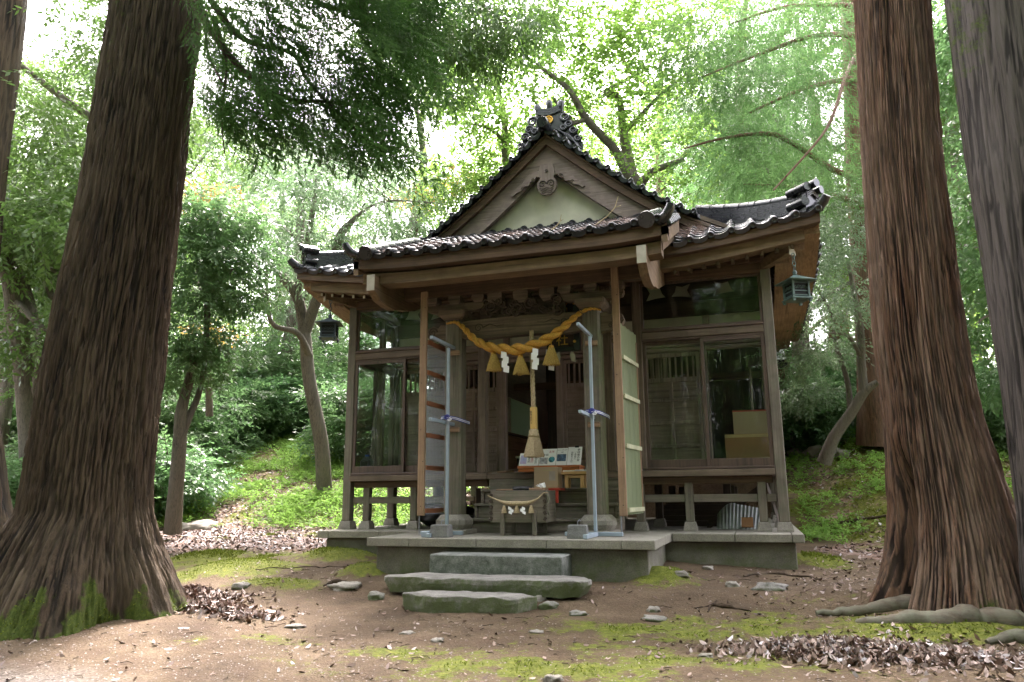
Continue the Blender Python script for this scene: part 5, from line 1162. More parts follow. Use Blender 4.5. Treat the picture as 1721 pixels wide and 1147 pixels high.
# ------------------------------------------------------------------ bark and trunks
def ringtrunk(rows, nth, nz, bark_scale, depth, seed, flare=None, cleft=None, mossf=None, zbase=0, lobes=.0, zf_=1.0):
    """rows: list of (z, cx, cy, R) ascending"""
    z0, z1 = rows[0][0], rows[-1][0]; rz = np.array([r[0] for r in rows])
    zz = z0+(z1-z0)*np.linspace(0, 1, nz)**1.15; th = np.linspace(0, 2*PI, nth, endpoint=False)
    T, Z = np.meshgrid(th, zz); cx_ = np.interp(Z, rz, [r[1] for r in rows]); cy_ = np.interp(Z, rz, [r[2] for r in rows]); Rr = np.interp(Z, rz, [r[3] for r in rows])
    hz = Z-zbase; lob = lobes*np.exp(-np.maximum(hz, 0)/.55)*(pn(np.cos(T)*2.3, np.sin(T)*2.3, seed+.5)*1.6+.4*pn(np.cos(T)*5, np.sin(T)*5, seed+2.5)); Rr = Rr*(1+lob)
    cl = np.zeros_like(Z)
    if cleft:
        for (ta, w_, za, zb, dp) in cleft:
            d = (T-ta+PI) % (2*PI)-PI; k = np.exp(-(d/w_)**2*(1+.0*Z))*(1-sst(hz, za, zb)); Rr = Rr*(1-dp*k); cl = np.maximum(cl, k)
    a = 1/bark_scale; wob = .35*pn(np.cos(T)*3, np.sin(T)*3, Z*.9+seed); TT = T+wob*.035
    n1 = pn(np.cos(TT)*a*.5, np.sin(TT)*a*.5, Z*.75*zf_+seed); n2 = pn(np.cos(TT)*a, np.sin(TT)*a, Z*1.25*zf_+seed*2)+.25*pn(np.cos(TT)*a*1.7, np.sin(TT)*a*1.7, Z*3.1*zf_); n3 = pn(np.cos(TT)*a*2.3, np.sin(TT)*a*2.3, Z*4*zf_+seed*3)
    g1 = np.clip(1-np.abs(n1)/.16, 0, 1); g2 = np.clip(1-np.abs(n2)/.17, 0, 1); plate = .5*np.sign(n2)*np.minimum(np.abs(n2)*4, 1)
    n4 = pn(np.cos(TT)*a*3.6, np.sin(TT)*a*3.6, Z*3.2*zf_+seed*5); g4 = np.clip(1-np.abs(n4)/.2, 0, 1)*(hz < 2.2)
    disp = -depth*(g1*1.0+g2*.85+g4*.4)+depth*.35*plate+depth*.45*n3+depth*.6*n1
    Rf = Rr+disp; X = cx_+Rf*np.cos(T); Y = cy_+Rf*np.sin(T)
    groove = np.clip(g1*.9+g2*.8+g4*.45, 0, 1)**1.2
    ms = mossf(T, hz, X, Y) if mossf else np.zeros_like(Z)
    I = np.arange(nth*nz).reshape(nz, nth); J = np.roll(I, -1, axis=1); F = np.stack([I[:-1], J[:-1], J[1:], I[1:]], -1).reshape(-1, 4)
    pl_ = sst(pn(np.cos(TT)*a*.8, np.sin(TT)*a*.8, Z*1.3*zf_+seed*7), -.15, .25)*(.5+.5*pn(np.cos(T)*1.5, np.sin(T)*1.5, Z*.4+seed))
    return np.stack([X, Y, Z], -1).reshape(-1, 3), F, {'groove': groove.ravel(), 'moss': ms.ravel(), 'plate': np.clip(pl_, 0, 1).ravel()}
FH = np.array([CF[0], CF[1], 0]); FH /= np.linalg.norm(FH)
def rowsfit(base, pix, top=12., topR=None):
    out = []
    for y, xl, xr in pix:
        d = CF+((xl+xr)/2-860.5)/FPX*CR-(y-573.5)/FPX*CU; t = ((np.array(base)-CAM)@FH)/(d@FH); P_ = CAM+d*t; out.append((P_[2], P_[0], P_[1], (xr-xl)/2/FPX*float((d*t)@CF)))
    out.sort(); a, b = out[-2], out[-1]; k = (top-b[0])/(b[0]-a[0]); out.append((top, b[1]+(b[1]-a[1])*k*.5, b[2], topR or b[3]*.75)); return out
def cedar(name, label, base, pix, mat, zb, nth, nz, bs, dep, seed, **kw):
    rows = rowsfit(base, pix, kw.pop('top', 12.)); f = rows[0]; rows.insert(0, (zb-.25, f[1], f[2], f[3]*kw.pop('spread', 1.15)))
    t = thing(name, label, 'tree', (base[0], base[1], zb), kw.pop('group', 'big cedar trunks around the clearing'))
    V, F, A = ringtrunk(rows, nth, nz, bs, dep, seed, zbase=zb, **kw); V = V-np.array([base[0], base[1], zb]); o = newobj('trunk', npmesh('trunk', V, F, mat, A, True), t); return t, rows
PHL = math.atan2(CAM[1]-L_TREE[1], CAM[0]-L_TREE[0])
def mossL(T, hz, X, Y):
    dT = (T-PHL-.35+PI) % (2*PI)-PI
    return np.clip(1.1-hz/.40+.9*pn(X*5, Y*5, hz*2)+.3*pn(X*14, Y*14, hz*9), -.3, 1)*(.2+.8*np.exp(-(dT/.95)**4))*.62+.30*sst(pn(X*1.5, Y*1.5, hz*.4), .0, .5)
def mossR(T, hz, X, Y): return np.clip(.8-hz/.35+.5*pn(X*4, Y*4, hz*2), -.2, 1)*.38
LT_, rowsL = cedar('cedar_tree', 'huge brown cedar trunk with mossy flared foot, left of the shrine', L_TREE, [(0, 198, 334), (336, 143, 297), (573, 94, 270), (700, 71, 258), (800, 55, 248), (860, 42, 247), (920, 3, 260), (985, -35, 284), (1040, -60, 298)], BARK_A, L_TREE[2], 460, 320, .038, .030, 3, zf_=1.25, lobes=.16, mossf=mossL)
def Rc(th): return math.atan2(CAM[1]-R_TREE[1], CAM[0]-R_TREE[0])+th
RT_, rowsR = cedar('cedar_tree', 'tall reddish cedar trunk with a dark hollow at its foot, right of the shrine', R_TREE, [(0, 1443, 1553), (286, 1456, 1576), (573, 1477, 1612), (698, 1491, 1637), (860, 1500, 1687), (923, 1493, 1709), (970, 1482, 1725), (1010, 1468, 1740)], BARK_B, R_TREE[2], 480, 300, .034, .028, 11, zf_=.8, lobes=.22, mossf=mossR,
    cleft=[(Rc(-.75), .17, .7, 1.5, .62), (Rc(-.1), .10, 5.5, 9, .10), (Rc(.35), .07, 1.5, 4, .05)])
_b = CAM+(np.array([6.306, .528, -.7])-CAM)*.66; FRt, _ = cedar('cedar_tree', 'smooth grey cedar trunk cut by the right edge of the picture', _b, [(0, 1600, 1745), (300, 1640, 1780), (573, 1683, 1815), (860, 1720, 1850), (960, 1726, 1862)], BARK_C, float(gz(_b[0], _b[1])), 200, 180, .11, .012, 21, lobes=.1, mossf=lambda T, hz, X, Y: .32*sst(pn(X*1.8, Y*1.8, hz*.6), .0, .5))
_b = hit(-40, 935); FLt, _ = cedar('cedar_tree', 'grey trunk with green mossy foot at the left edge, behind the big cedar', _b, [(0, -85, 35), (290, -115, 0), (600, -135, -25), (850, -150, 5), (930, -160, 30)], BARK_A, float(gz(_b[0], _b[1])), 160, 120, .10, .014, 31, lobes=.15, mossf=mossL)
def trunk_moss(t, lab):
    o = [c for c in t.children if c.name.startswith('trunk')][0]; me = o.data; n = len(me.vertices); co = np.empty(n*3, np.float32); me.vertices.foreach_get('co', co); co = co.reshape(-1, 3); ms = np.empty(n, np.float32); me.attributes['moss'].data.foreach_get('value', ms)
    rs = np.random.RandomState(4); k = np.where((ms > .34+.25*rs.rand(n)) & (co[:, 2] < 1.0) & (rs.rand(n) < .55))[0]; p = co[k]+rs.normal(size=(len(k), 3))*.006; out = unit(np.stack([p[:, 0], p[:, 1], np.full(len(k), .25)], -1)+rs.normal(size=(len(k), 3))*.45); s = unit(np.cross(out, rs.normal(size=(len(k), 3)))); l = .022*(.5+rs.rand(len(k), 1))
    V = np.stack([p-s*l*.25, p+s*l*.25, p+out*l], 1).reshape(-1, 3); m_ = newobj('moss', npmesh('moss', V, np.arange(len(V)).reshape(-1, 3), LF_MOSS, {'tint': np.repeat(rs.rand(len(k)), 3)}), t); m_['kind'] = 'stuff'
MOSSLATER = [(LT_, 'l'), (RT_, 'r')]
# torn bark strip hanging from the left cedar
mb = MB(); a, b = W(131, 372, 6.9), W(108, 446, 6.85); c = (a+b)/2+np.array([.02, 0, .03]); mb.strip([[tuple(p+np.array([-w_, 0, 0])), tuple(p+np.array([w_, 0, 0])), tuple(p+np.array([w_, .02, 0])), tuple(p+np.array([-w_, .02, 0]))] for p, w_ in ((a, .02), (c, .022), (b, .005))]); mb.build('bark_strip', BARK_A, LT_)
# surface roots
def root(pxs, rad, label, seed, lift=.02, mat=BARK_C, flat=.6, grp='roots on the forest floor'):
    pts = []
    for (x, y) in pxs: p = hit(x, y); pts.append(Vector((p[0], p[1], float(gz(p[0], p[1]))+lift)))
    P_ = []; r_ = []
    for i in range(len(pts)-1):
        for k in range(12):
            t = k/12; p = pts[i].lerp(pts[i+1], t); P_.append(p+Vector((0, .05*float(fbm(p.x*4, seed, 0, 3)), .025*float(fbm(p.x*5, seed, 3, 3))))); r_.append((rad[i]+(rad[i+1]-rad[i])*t)*(1+.3*float(fbm(p.x*6, seed, 8, 3))))
    P_.append(pts[-1]); r_.append(rad[-1]); mb = MB(); mb.tube(P_, r_, 12); return tag(mb.build('surface_root', mat), label, 'root', grp)
ROOTM = wood('mossy_root', (.045, .032, .019), (.135, .10, .064), 'x', moss=1.3)
root([(1372, 1033), (1440, 1030), (1520, 1020), (1600, 1014), (1680, 1018), (1740, 1026)], [.02, .05, .08, .10, .10, .08], 'long pale mossy root lying across the foot of the right cedar', 3, .02, ROOTM)
root([(1440, 1044), (1520, 1046), (1620, 1042), (1720, 1048)], [.03, .07, .10, .10], 'dark earthy root below the long pale root, foot of the right cedar', 8, .0, ROOTM)
root([(1660, 1085), (1700, 1078), (1730, 1080)], [.02, .05, .06], 'short mossy root at the right edge of the picture', 9, .02, ROOTM)
root([(1250, 966), (1290, 962), (1330, 966), (1380, 972)], [.01, .018, .016, .006], 'thin root below the right moss mound', 4, .01, BARK_A)
root([(1168, 1026), (1200, 1019), (1230, 1023), (1262, 1030)], [.006, .016, .014, .005], 'thin forked root on bare soil right of the steps', 5, .012, BARK_A); root([(1190, 1030), (1194, 1018), (1205, 1010)], [.006, .012, .005], 'short root stub crossing the forked root', 6, .012, BARK_A)
root([(600, 995), (590, 985), (560, 984), (545, 988)], [.008, .03, .03, .01], 'knobbly root left of the lowest step stones', 7, .015, BARK_A); root([(430, 960), (540, 955), (620, 962)], [.004, .008, .004], 'thin dead branch on the litter left of the platform', 13, .02, BARK_A)
root([(1370, 888), (1430, 880), (1490, 872)], [.01, .03, .02], 'dark root on the bank behind the right cedar', 14, .03, BARK_A)
# ------------------------------------------------------------------ leaves
def unit(v): return v/np.maximum(np.linalg.norm(v, axis=-1, keepdims=True), 1e-9)
for _t, _l in MOSSLATER: trunk_moss(_t, _l)
def leaves_from(pos, D, m, L, Wd, twl, droop, seed, ang=.9, flat=.5, tb=None, wob=.25):
    rs = np.random.RandomState(seed); n = len(pos); N = unit(np.array([0, 0, 1.0])*(.4+flat)+rs.normal(size=(n, 3))*(.75*(1-flat))); S = unit(np.cross(D, N)); N = unit(np.cross(S, D))
    t = (np.arange(m)+.5)/m; sg = np.where(np.arange(m) % 2 == 0, 1., -1.); A = np.where(np.arange(m) == m-1, 0, ang)
    base = pos[:, None, :]+D[:, None, :]*(twl*t)[None, :, None]; base[..., 2] -= droop*twl*(t**2)[None, :]*.6
    ld = D[:, None, :]*np.cos(A)[None, :, None]+S[:, None, :]*(sg*np.sin(A))[None, :, None]+rs.normal(size=(n, m, 3))*wob; ld[..., 2] -= droop*.5; ld = unit(ld)
    wv = unit(np.cross(ld, N[:, None, :]+rs.normal(size=(n, m, 3))*.35)); k = L*(.7+.6*rs.rand(n, m, 1)); ww = k/L*Wd*.5
    a = base; b = base+ld*k*.45+wv*ww; c = base+ld*k; c[..., 2] -= k[..., 0]*.12; d = base+ld*k*.45-wv*ww
    V = np.stack([a, b, c, d], 2).reshape(-1, 3); F = np.arange(len(V)).reshape(-1, 4)
    ti = np.clip((tb[:, None] if tb is not None else .5)*.6+rs.rand(n, m)*.5-.05, 0, 1); ti = np.repeat(ti.ravel(), 4); return V, F, ti
def leaf_cloud(cl, ntw, m, L, Wd, twl, droop, seed, ang=.9, flat=.5, shell=.45, wob=.25):
    rs = np.random.RandomState(seed); cl = np.array(cl, float); vol = (cl[:, 3]*cl[:, 4]*cl[:, 5])**.75; ix = rs.choice(len(cl), ntw, p=vol/vol.sum())
    u = unit(rs.normal(size=(ntw, 3))); r = rs.rand(ntw, 1)**shell; q = u*r; pos = cl[ix, :3]+q*cl[ix, 3:6]
    D = unit(u*np.array([1, 1, .35])+rs.normal(size=(ntw, 3))*.45+np.array([0, 0, -droop])); tb = np.clip(rs.rand(len(cl))[ix]*.7+.3*rs.rand(ntw), 0, 1)
    return leaves_from(pos, D, m, L, Wd, twl, droop, seed+1, ang, flat, tb, wob)
def cloudmesh(name, cl, mat, off=(0, 0, 0), **k):
    V, F, ti = leaf_cloud(cl, **k); return npmesh(name, V-np.array(off), F, mat, {'tint': ti})
def rcl(seed, n, R_, Rz, cr, cz=1.0, flat=1.0):
    rs = np.random.RandomState(seed); out = []
    for i in range(n):
        u = unit(rs.normal(size=3)); q = rs.rand()**.4; c = u*q*np.array([R_, R_, Rz]); s = cr*(.6+.7*rs.rand()); out.append((c[0], c[1], c[2], s, s, s*cz*flat))
    return out
CROWN = {
 'broad': [cloudmesh('crown', rcl(s, 30, 2.9, 2.4, .85, .6), LF_BROAD, ntw=1450, m=9, L=.115, Wd=.048, twl=.42, droop=.35, seed=s) for s in (1, 2)],
 'pale': [cloudmesh('crown', rcl(s, 30, 2.8, 2.4, .8, .55), LF_PALE, ntw=1450, m=9, L=.12, Wd=.036, twl=.4, droop=.5, seed=s) for s in (3, 4)],
 'maple': [cloudmesh('crown', rcl(s, 34, 3.2, 2.6, 1.15, .22), LF_MAPLE, ntw=1500, m=8, L=.10, Wd=.075, twl=.5, droop=.05, seed=s, flat=.85) for s in (5, 6)],
 'cedar': [cloudmesh('crown', rcl(s, 26, 2.5, 3.2, 1.0, .32), LF_CEDAR, ntw=1900, m=11, L=.12, Wd=.020, twl=.50, droop=.5, seed=s, ang=.55, flat=.5) for s in (7, 8)],
 'shrub': [cloudmesh('crown', rcl(s, 14, .85, .6, .42, .7), LF_SHRUB, ntw=900, m=8, L=.085, Wd=.036, twl=.26, droop=.2, seed=s) for s in (9, 10)],
 'weed': [cloudmesh('crown', rcl(s, 9, .5, .16, .25, .6), LF_FERN, ntw=420, m=9, L=.06, Wd=.026, twl=.24, droop=.15, seed=s, flat=.7) for s in (12, 13)],
}
def tube_np(pts, r, mat, name, parent, n=8, groove=True):
    """smoothed limb"""
    pts = [np.array(p, float) for p in pts]; m = len(pts); C_, R_ = [], []
    for i in range(m-1):
        p0, p1, p2, p3 = pts[max(i-1, 0)], pts[i], pts[i+1], pts[min(i+2, m-1)]
        for k in range(5):
            t = k/5; C_.append(.5*((2*p1)+(p2-p0)*t+(2*p0-5*p1+4*p2-p3)*t*t+(3*p1-p0-3*p2+p3)*t**3)); R_.append(r[i]+(r[i+1]-r[i])*t)
    C_.append(pts[-1]); R_.append(r[-1]); mb = MB(); mb.tube(C_, R_, n); return mb.build(name, mat, parent)
TRK = {}
def trunkmeshes(kind, mat):
    out = []
    for s in (1, 2):
        rs = random.Random(s*7+len(kind)); mb = MB(); pts = []; x = y = 0
        for i in range(9): z = i/8*10-.4; pts.append((x, y, z)); x += rs.gauss(0, .16); y += rs.gauss(0, .16)
        mb.tube(pts, [.34, .25, .22, .20, .17, .14, .11, .08, .04], 12); tm = mb.mesh('trunk', mat); lm = []
        for k in range(6):
            mb = MB(); i = 3+k % 5; p = Vector(pts[i]); a = k*2.1+s; L = rs.uniform(1.6, 2.8); q = [p, p+Vector((math.cos(a)*L*.35, math.sin(a)*L*.35, .5)), p+Vector((math.cos(a+.3)*L*.7, math.sin(a+.3)*L*.7, 1.0)), p+Vector((math.cos(a)*L, math.sin(a)*L, 1.1+rs.random()*.6))]
            mb.tube(q, [.085, .06, .04, .015], 7); lm.append(mb.mesh('limb', mat))
        out.append((tm, lm))
    return out
for kd, mt in (('broad', BARK_D), ('pale', BARK_D), ('maple', BARK_D), ('cedar', BARK_B)): TRK[kd] = trunkmeshes(kd, mt)
LABK = {'broad': 'mid green broadleaf tree', 'pale': 'pale grey-green evergreen tree', 'maple': 'bright yellow-green maple', 'cedar': 'drooping blue-green cedar'}
_tr = random.Random(77); _cnt = {}
def bgtree(x, y, h, kind, label, group='trees of the surrounding wood', ncr=3, cs=1.0, z0=None):
    z = float(gz(x, y, False)) if z0 is None else z0; t = thing(kind+'_tree' if kind in ('maple', 'cedar') else ('broadleaf_tree' if kind == 'broad' else 'evergreen_tree'), label, 'tree', (x, y, z), group, _tr.random()*6)
    v = _tr.randrange(2); tm, lm = TRK[kind][v]; k = h/10; o = newobj('trunk', tm, t); o.scale = (k, k, k)
    for l in lm: o = newobj('limb', l, t); o.scale = (k, k, k)
    for i in range(ncr):
        f = .42+.52*i/max(1, ncr-1); c = newobj('crown', CROWN[kind][(v+i) % 2], t); r = (1-.25*f)*h*.10*cs; c.location = (_tr.gauss(0, .06*h), _tr.gauss(0, .06*h), h*f); c.scale = (r*.95, r*.95, r*.85); c.rotation_euler = (0, 0, _tr.random()*6)
    return t
# ------------------------------------------------------------------ background wood
def at(px, depth):
    p = W(px, 830, depth); return p[0], p[1]
WHERE_ = [(-60, 'far left'), (120, 'left of the big left cedar'), (330, 'just right of the big left cedar'), (470, 'midway between left cedar and shrine'), (640, 'behind the left roof corner'), (820, 'behind the left gable slope'), (980, 'behind the roof ornament'), (1150, 'behind the right gable slope'), (1300, 'behind the right roof corner'), (1420, 'beside the right cedar'), (1600, 'between the two right trunks'), (1760, 'far right')]
def whr(px): return min(WHERE_, key=lambda a: abs(a[0]-px))[1]
BG = [ # px, depth, height, kind
 (-150, 17, 11.0, 'broad'), (-40, 22, 13.0, 'pale'), (95, 19, 12.0, 'broad'), (230, 24, 15.0, 'pale'), (470, 27, 13.0, 'pale'), (690, 27, 14.0, 'broad'),
 (1180, 26, 15.0, 'cedar'), (1290, 21, 15.0, 'cedar'), (1400, 27, 17.0, 'cedar'), (1350, 18, 9.5, 'pale'), (1500, 24, 15.0, 'broad'), (1620, 17, 12.0, 'broad'), (1720, 22, 14.0, 'maple'), (1850, 18, 12.0, 'broad'), (1960, 14, 11.0, 'broad'),
 (-260, 26, 15.0, 'pale'), (20, 33, 12.6, 'broad'), (170, 36, 13.3, 'maple'), (300, 33, 13.3, 'broad'), (420, 37, 14.8, 'maple'), (540, 33, 12.6, 'broad'), (650, 38, 12.6, 'pale'), (760, 42, 11.1, 'broad'), (900, 38, 14.1, 'maple'), (1020, 34, 14.8, 'broad'), (1130, 38, 15.5, 'maple'), (1260, 36, 15.5, 'broad'), (1400, 38, 15.5, 'cedar'), (1540, 35, 14.1, 'broad'), (1680, 33, 14.1, 'maple'), (1840, 32, 13.3, 'broad'), (2000, 26, 16.0, 'pale'),
 (-100, 50, 13.6, 'broad'), (100, 52, 14.9, 'pale'), (330, 52, 16.1, 'broad'), (560, 54, 14.9, 'broad'), (800, 56, 12.4, 'pale'), (1050, 54, 16.1, 'broad'), (1300, 54, 16.7, 'broad'), (1550, 52, 16.1, 'pale'), (1800, 50, 15.5, 'broad')]
RK = {}
for i, (px, dp, h, kd) in enumerate(BG):
    x, y = at(px, dp); far = 'near' if dp < 23 else ('middle distance' if dp < 31 else ('far' if dp < 45 else 'farthest')); ends = 'row'
    key = (kd, whr(px), far); RK[key] = RK.get(key, 0)+1
    bgtree(x, y, h, kd, '%s in the %s row, %s%s' % (LABK[kd], far, whr(px), '' if RK[key] == 1 else ', the one further right'))
x, y = at(75, 14.5); bgtree(x, y, 14, 'broad', 'leafy tree close behind the big left cedar, upper left corner')
# trees round the clearing, outside the frame but mirrored in the panes
for i, (x, y, h, kd) in enumerate([(-10, -13, 14, 'cedar'), (-3.5, -15.5, 14, 'broad'), (2.0, -17, 15, 'cedar'), (7.5, -15, 14, 'broad'), (9.5, -9, 13, 'cedar'), (12.5, -6.5, 13, 'broad'), (-13, -7, 13, 'broad'), (-1, -22, 17, 'broad'), (5.5, -22, 17, 'cedar'), (12, -17, 15, 'cedar'), (-9, -19, 16, 'cedar')]):
    bgtree(x, y, h, kd, '%s behind the photographer, %s, mirrored in the panes' % (LABK[kd], ('near left', 'centre left', 'centre', 'centre right', 'near right', 'far right side', 'far left side', 'back row centre', 'back row right', 'back row far right', 'back row far left')[i]), 'trees behind the photographer', 4, 1.35)
for i, (x, y) in enumerate([(-8, -13), (-5, -14.5), (-2, -13.5), (1, -15), (4, -14), (7, -13), (10, -12.5), (12, -8), (-11, -10), (13, -3), (2.5, -18), (-3.5, -18), (8, -18)]):
    t = thing('shrub', 'tall shrub %s behind the photographer, mirrored in the lower panes' % ('first from the left', 'second', 'third', 'fourth', 'fifth', 'sixth', 'seventh', 'eighth', 'ninth', 'tenth', 'middle back', 'left back', 'right back')[i], 'shrub', (x, y, float(gz(x, y, False))), 'shrubs behind the photographer', i*1.3)
    for j in range(2): c = newobj('crown', CROWN['shrub'][(i+j) % 2], t); c.location = (0, 0, .8+1.1*j); c.scale = (2.6, 2.6, 1.8)
for i, (x, y) in enumerate([(-20, -22), (-15, -17), (-12, -24), (-7, -23), (-2, -26), (3, -24), (8, -25), (-17, -28), (0.5, -20)]):
    bgtree(x, y, 8, 'broad', 'low broadleaf tree behind the photographer, %s of the back row' % ('first', 'second', 'third', 'fourth', 'fifth', 'sixth', 'seventh', 'eighth', 'ninth')[i], 'trees behind the photographer', 3, 1.3)
def tree_by_px(name, label, limbs, clusters, mat, bark_, group=None, **k):
    b = limbs[0][0]; base = W(*b[:3]); t = thing(name, label, 'tree', tuple(base), group)
    for j, l in enumerate(limbs): tube_np([W(*p[:3]) for p in l], [p[3] for p in l], bark_, 'trunk' if j == 0 else 'limb', t, 10 if j == 0 else 7)
    cl = []
    for (px, py, rx, ry, dp, rd) in clusters: c = W(px, py, dp); s = dp/FPX; cl.append((c[0], c[1], c[2], (rx*s*.95+rd*.3), (rd*.95+rx*s*.3), ry*s))
    newobj('crown', cloudmesh('crown', cl, mat, tuple(base), **k), t); return t
# big maple behind the roof
tree_by_px('maple_tree', 'spreading yellow-green maple with crooked grey limbs right behind the gable', [[(1068, 560, 17, .34), (1064, 400, 17.3, .27), (1060, 300, 17.6, .24)],
    [(1060, 310, 17.5, .15), (1035, 255, 17.3, .11), (985, 200, 17, .09), (955, 150, 16.8, .065), (900, 108, 16.6, .04)], [(1062, 300, 17.6, .17), (1048, 225, 17.8, .11), (1040, 165, 18, .08), (1018, 155, 18, .07), (1090, 115, 18.4, .035)],
    [(1072, 320, 17.4, .12), (1095, 290, 17.2, .09), (1150, 268, 17, .05)], [(985, 200, 17, .06), (960, 205, 16.8, .05), (930, 165, 16.5, .03)], [(1048, 225, 17.8, .06), (1110, 160, 17.6, .045), (1160, 120, 17.5, .02)]],
    [(800, 60, 90, 34, 17, 1.4), (900, 40, 110, 34, 17.5, 1.6), (1010, 60, 110, 30, 17, 1.6), (1100, 100, 80, 26, 17, 1.4), (840, 120, 90, 24, 16.5, 1.3), (940, 130, 100, 26, 18, 1.5), (1040, 140, 80, 24, 17.5, 1.4), (880, 175, 70, 18, 17, 1.2), (960, 230, 60, 16, 18, 1.2), (1020, 215, 70, 20, 18, 1.2), (1120, 190, 60, 20, 17, 1.2), (1100, 265, 60, 18, 16.5, 1.), (1150, 330, 40, 14, 15.5, .8), (1130, 10, 90, 24, 17, 1.4), (990, 0, 120, 24, 18, 1.5)], LF_MAPLE, BARK_D, ntw=2600, m=8, L=.10, Wd=.075, twl=.5, droop=.05, seed=21, flat=.85)
tree_by_px('maple_tree', 'slender leaning maple behind the left gable slope', [[(905, 500, 19, .16), (872, 350, 19, .12), (850, 270, 19, .10), (848, 200, 19, .08), (838, 150, 19, .05), (822, 90, 19, .03)], [(850, 240, 19, .06), (820, 215, 18.6, .04), (780, 208, 18.4, .02)]],
    [(770, 150, 50, 18, 19, 1.2), (800, 290, 70, 22, 20, 1.3), (850, 215, 50, 14, 19, 1.), (790, 335, 70, 22, 19, 1.3), (860, 300, 50, 14, 19, 1.1), (780, 200, 40, 12, 18, .8)], LF_MAPLE, BARK_D, ntw=1500, m=8, L=.10, Wd=.075, twl=.45, droop=.05, seed=22, flat=.85)
# drooping cedar behind the right wing
tree_by_px('cedar_tree', 'drooping feathery cedar with bare brown boughs above the right wing roof', [[(1475, 748, 15.5, .42), (1468, 600, 15.6, .33), (1452, 400, 15.8, .29), (1440, 200, 16, .25), (1430, 0, 16.4, .2)],
    [(1445, 300, 15.8, .07), (1400, 285, 15, .06), (1330, 240, 14.2, .05), (1290, 225, 13.8, .04), (1220, 232, 13.6, .025), (1150, 250, 13.5, .015)], [(1440, 90, 16, .05), (1420, 130, 14, .035), (1405, 180, 13, .03), (1380, 230, 12.5, .022), (1300, 320, 12, .015)],
    [(1436, 60, 16, .07), (1370, 60, 15, .05), (1280, 90, 14.5, .035), (1180, 130, 14, .015)], [(1448, 340, 15.8, .07), (1400, 330, 15, .055), (1340, 315, 14.6, .03), (1250, 310, 14.4, .012)], [(1438, 130, 16, .06), (1350, 150, 15, .04), (1260, 190, 14.5, .02)], [(1436, 10, 16, .06), (1330, 10, 15, .04), (1230, 40, 14.5, .015)]],
    [(1200, 40, 80, 24, 14.5, 1.5), (1300, 30, 90, 26, 14.5, 1.5), (1390, 60, 60, 36, 15, 1.5), (1190, 140, 70, 24, 14.5, 1.2), (1280, 130, 80, 27, 14, 1.4), (1370, 160, 60, 30, 14.5, 1.3), (1210, 230, 80, 24, 14.2, 1.), (1300, 240, 80, 27, 14, 1.2), (1400, 250, 50, 30, 15, 1.2), (1260, 300, 70, 30, 14, 1.), (1350, 310, 60, 34, 14, 1.1), (1150, 80, 50, 30, 15, 1.2), (1420, 330, 40, 40, 15, .8)], LF_CEDAR, BARK_B, ntw=5600, m=11, L=.085, Wd=.013, twl=.36, droop=.5, seed=23, ang=.55, flat=.5, wob=.15)
# leaning grey tree on the right bank
tree_by_px('leaning_tree', 'thin grey tree leaning right on the bank above the stone row', [[(1385, 778, 14.2, .14), (1402, 735, 14.1, .11), (1430, 695, 14, .10), (1452, 660, 13.9, .09), (1475, 642, 13.8, .05)], [(1452, 662, 13.9, .09), (1448, 610, 14, .08), (1446, 555, 14, .07), (1435, 490, 14, .05), (1425, 440, 14, .03)], [(1430, 695, 14, .07), (1424, 640, 14.2, .05), (1405, 580, 14.3, .045), (1398, 530, 14.3, .03), (1370, 480, 14.3, .015)], [(1446, 600, 14, .04), (1425, 565, 13.8, .035), (1390, 560, 13.6, .012)]],
    [(1350, 450, 50, 30, 13.5, .9), (1410, 410, 50, 36, 14, .9), (1360, 520, 55, 30, 13.5, .9), (1430, 500, 34, 34, 14.5, .9), (1340, 600, 40, 26, 14, .8), (1390, 590, 40, 24, 14.5, .8), (1350, 660, 44, 26, 15, .8), (1400, 360, 46, 30, 14.5, .9), (1340, 395, 30, 26, 13.5, .8)], LF_PALE, BARK_D, ntw=1900, m=8, L=.075, Wd=.026, twl=.30, droop=.35, seed=24)
# small dark evergreen, left
tree_by_px('evergreen_tree', 'small glossy evergreen with double trunk on the left bank', [[(290, 896, 13.4, .16), (296, 820, 13.4, .13), (302, 745, 13.4, .12), (305, 690, 13.4, .10), (318, 640, 13.5, .08), (326, 600, 13.5, .07)], [(306, 730, 13.4, .08), (318, 700, 13.5, .07), (335, 660, 13.7, .05), (345, 600, 13.8, .04), (348, 530, 13.8, .06), (345, 490, 13.8, .04), (330, 450, 13.8, .02)], [(347, 500, 13.8, .04), (365, 480, 13.8, .03), (395, 450, 13.8, .012)]],
    [(340, 380, 44, 30, 13.6, .8), (390, 370, 46, 28, 13.8, .8), (330, 440, 46, 28, 13.4, .8), (400, 430, 46, 30, 13.8, .8), (350, 500, 50, 26, 13.6, .8), (410, 490, 36, 24, 14, .7), (320, 560, 40, 26, 13.4, .7), (370, 350, 40, 20, 14, .7), (300, 620, 44, 30, 13.6, .8), (370, 590, 46, 26, 14, .7)], LF_SHRUB, BARK_D, ntw=2300, m=8, L=.095, Wd=.045, twl=.30, droop=.25, seed=25)
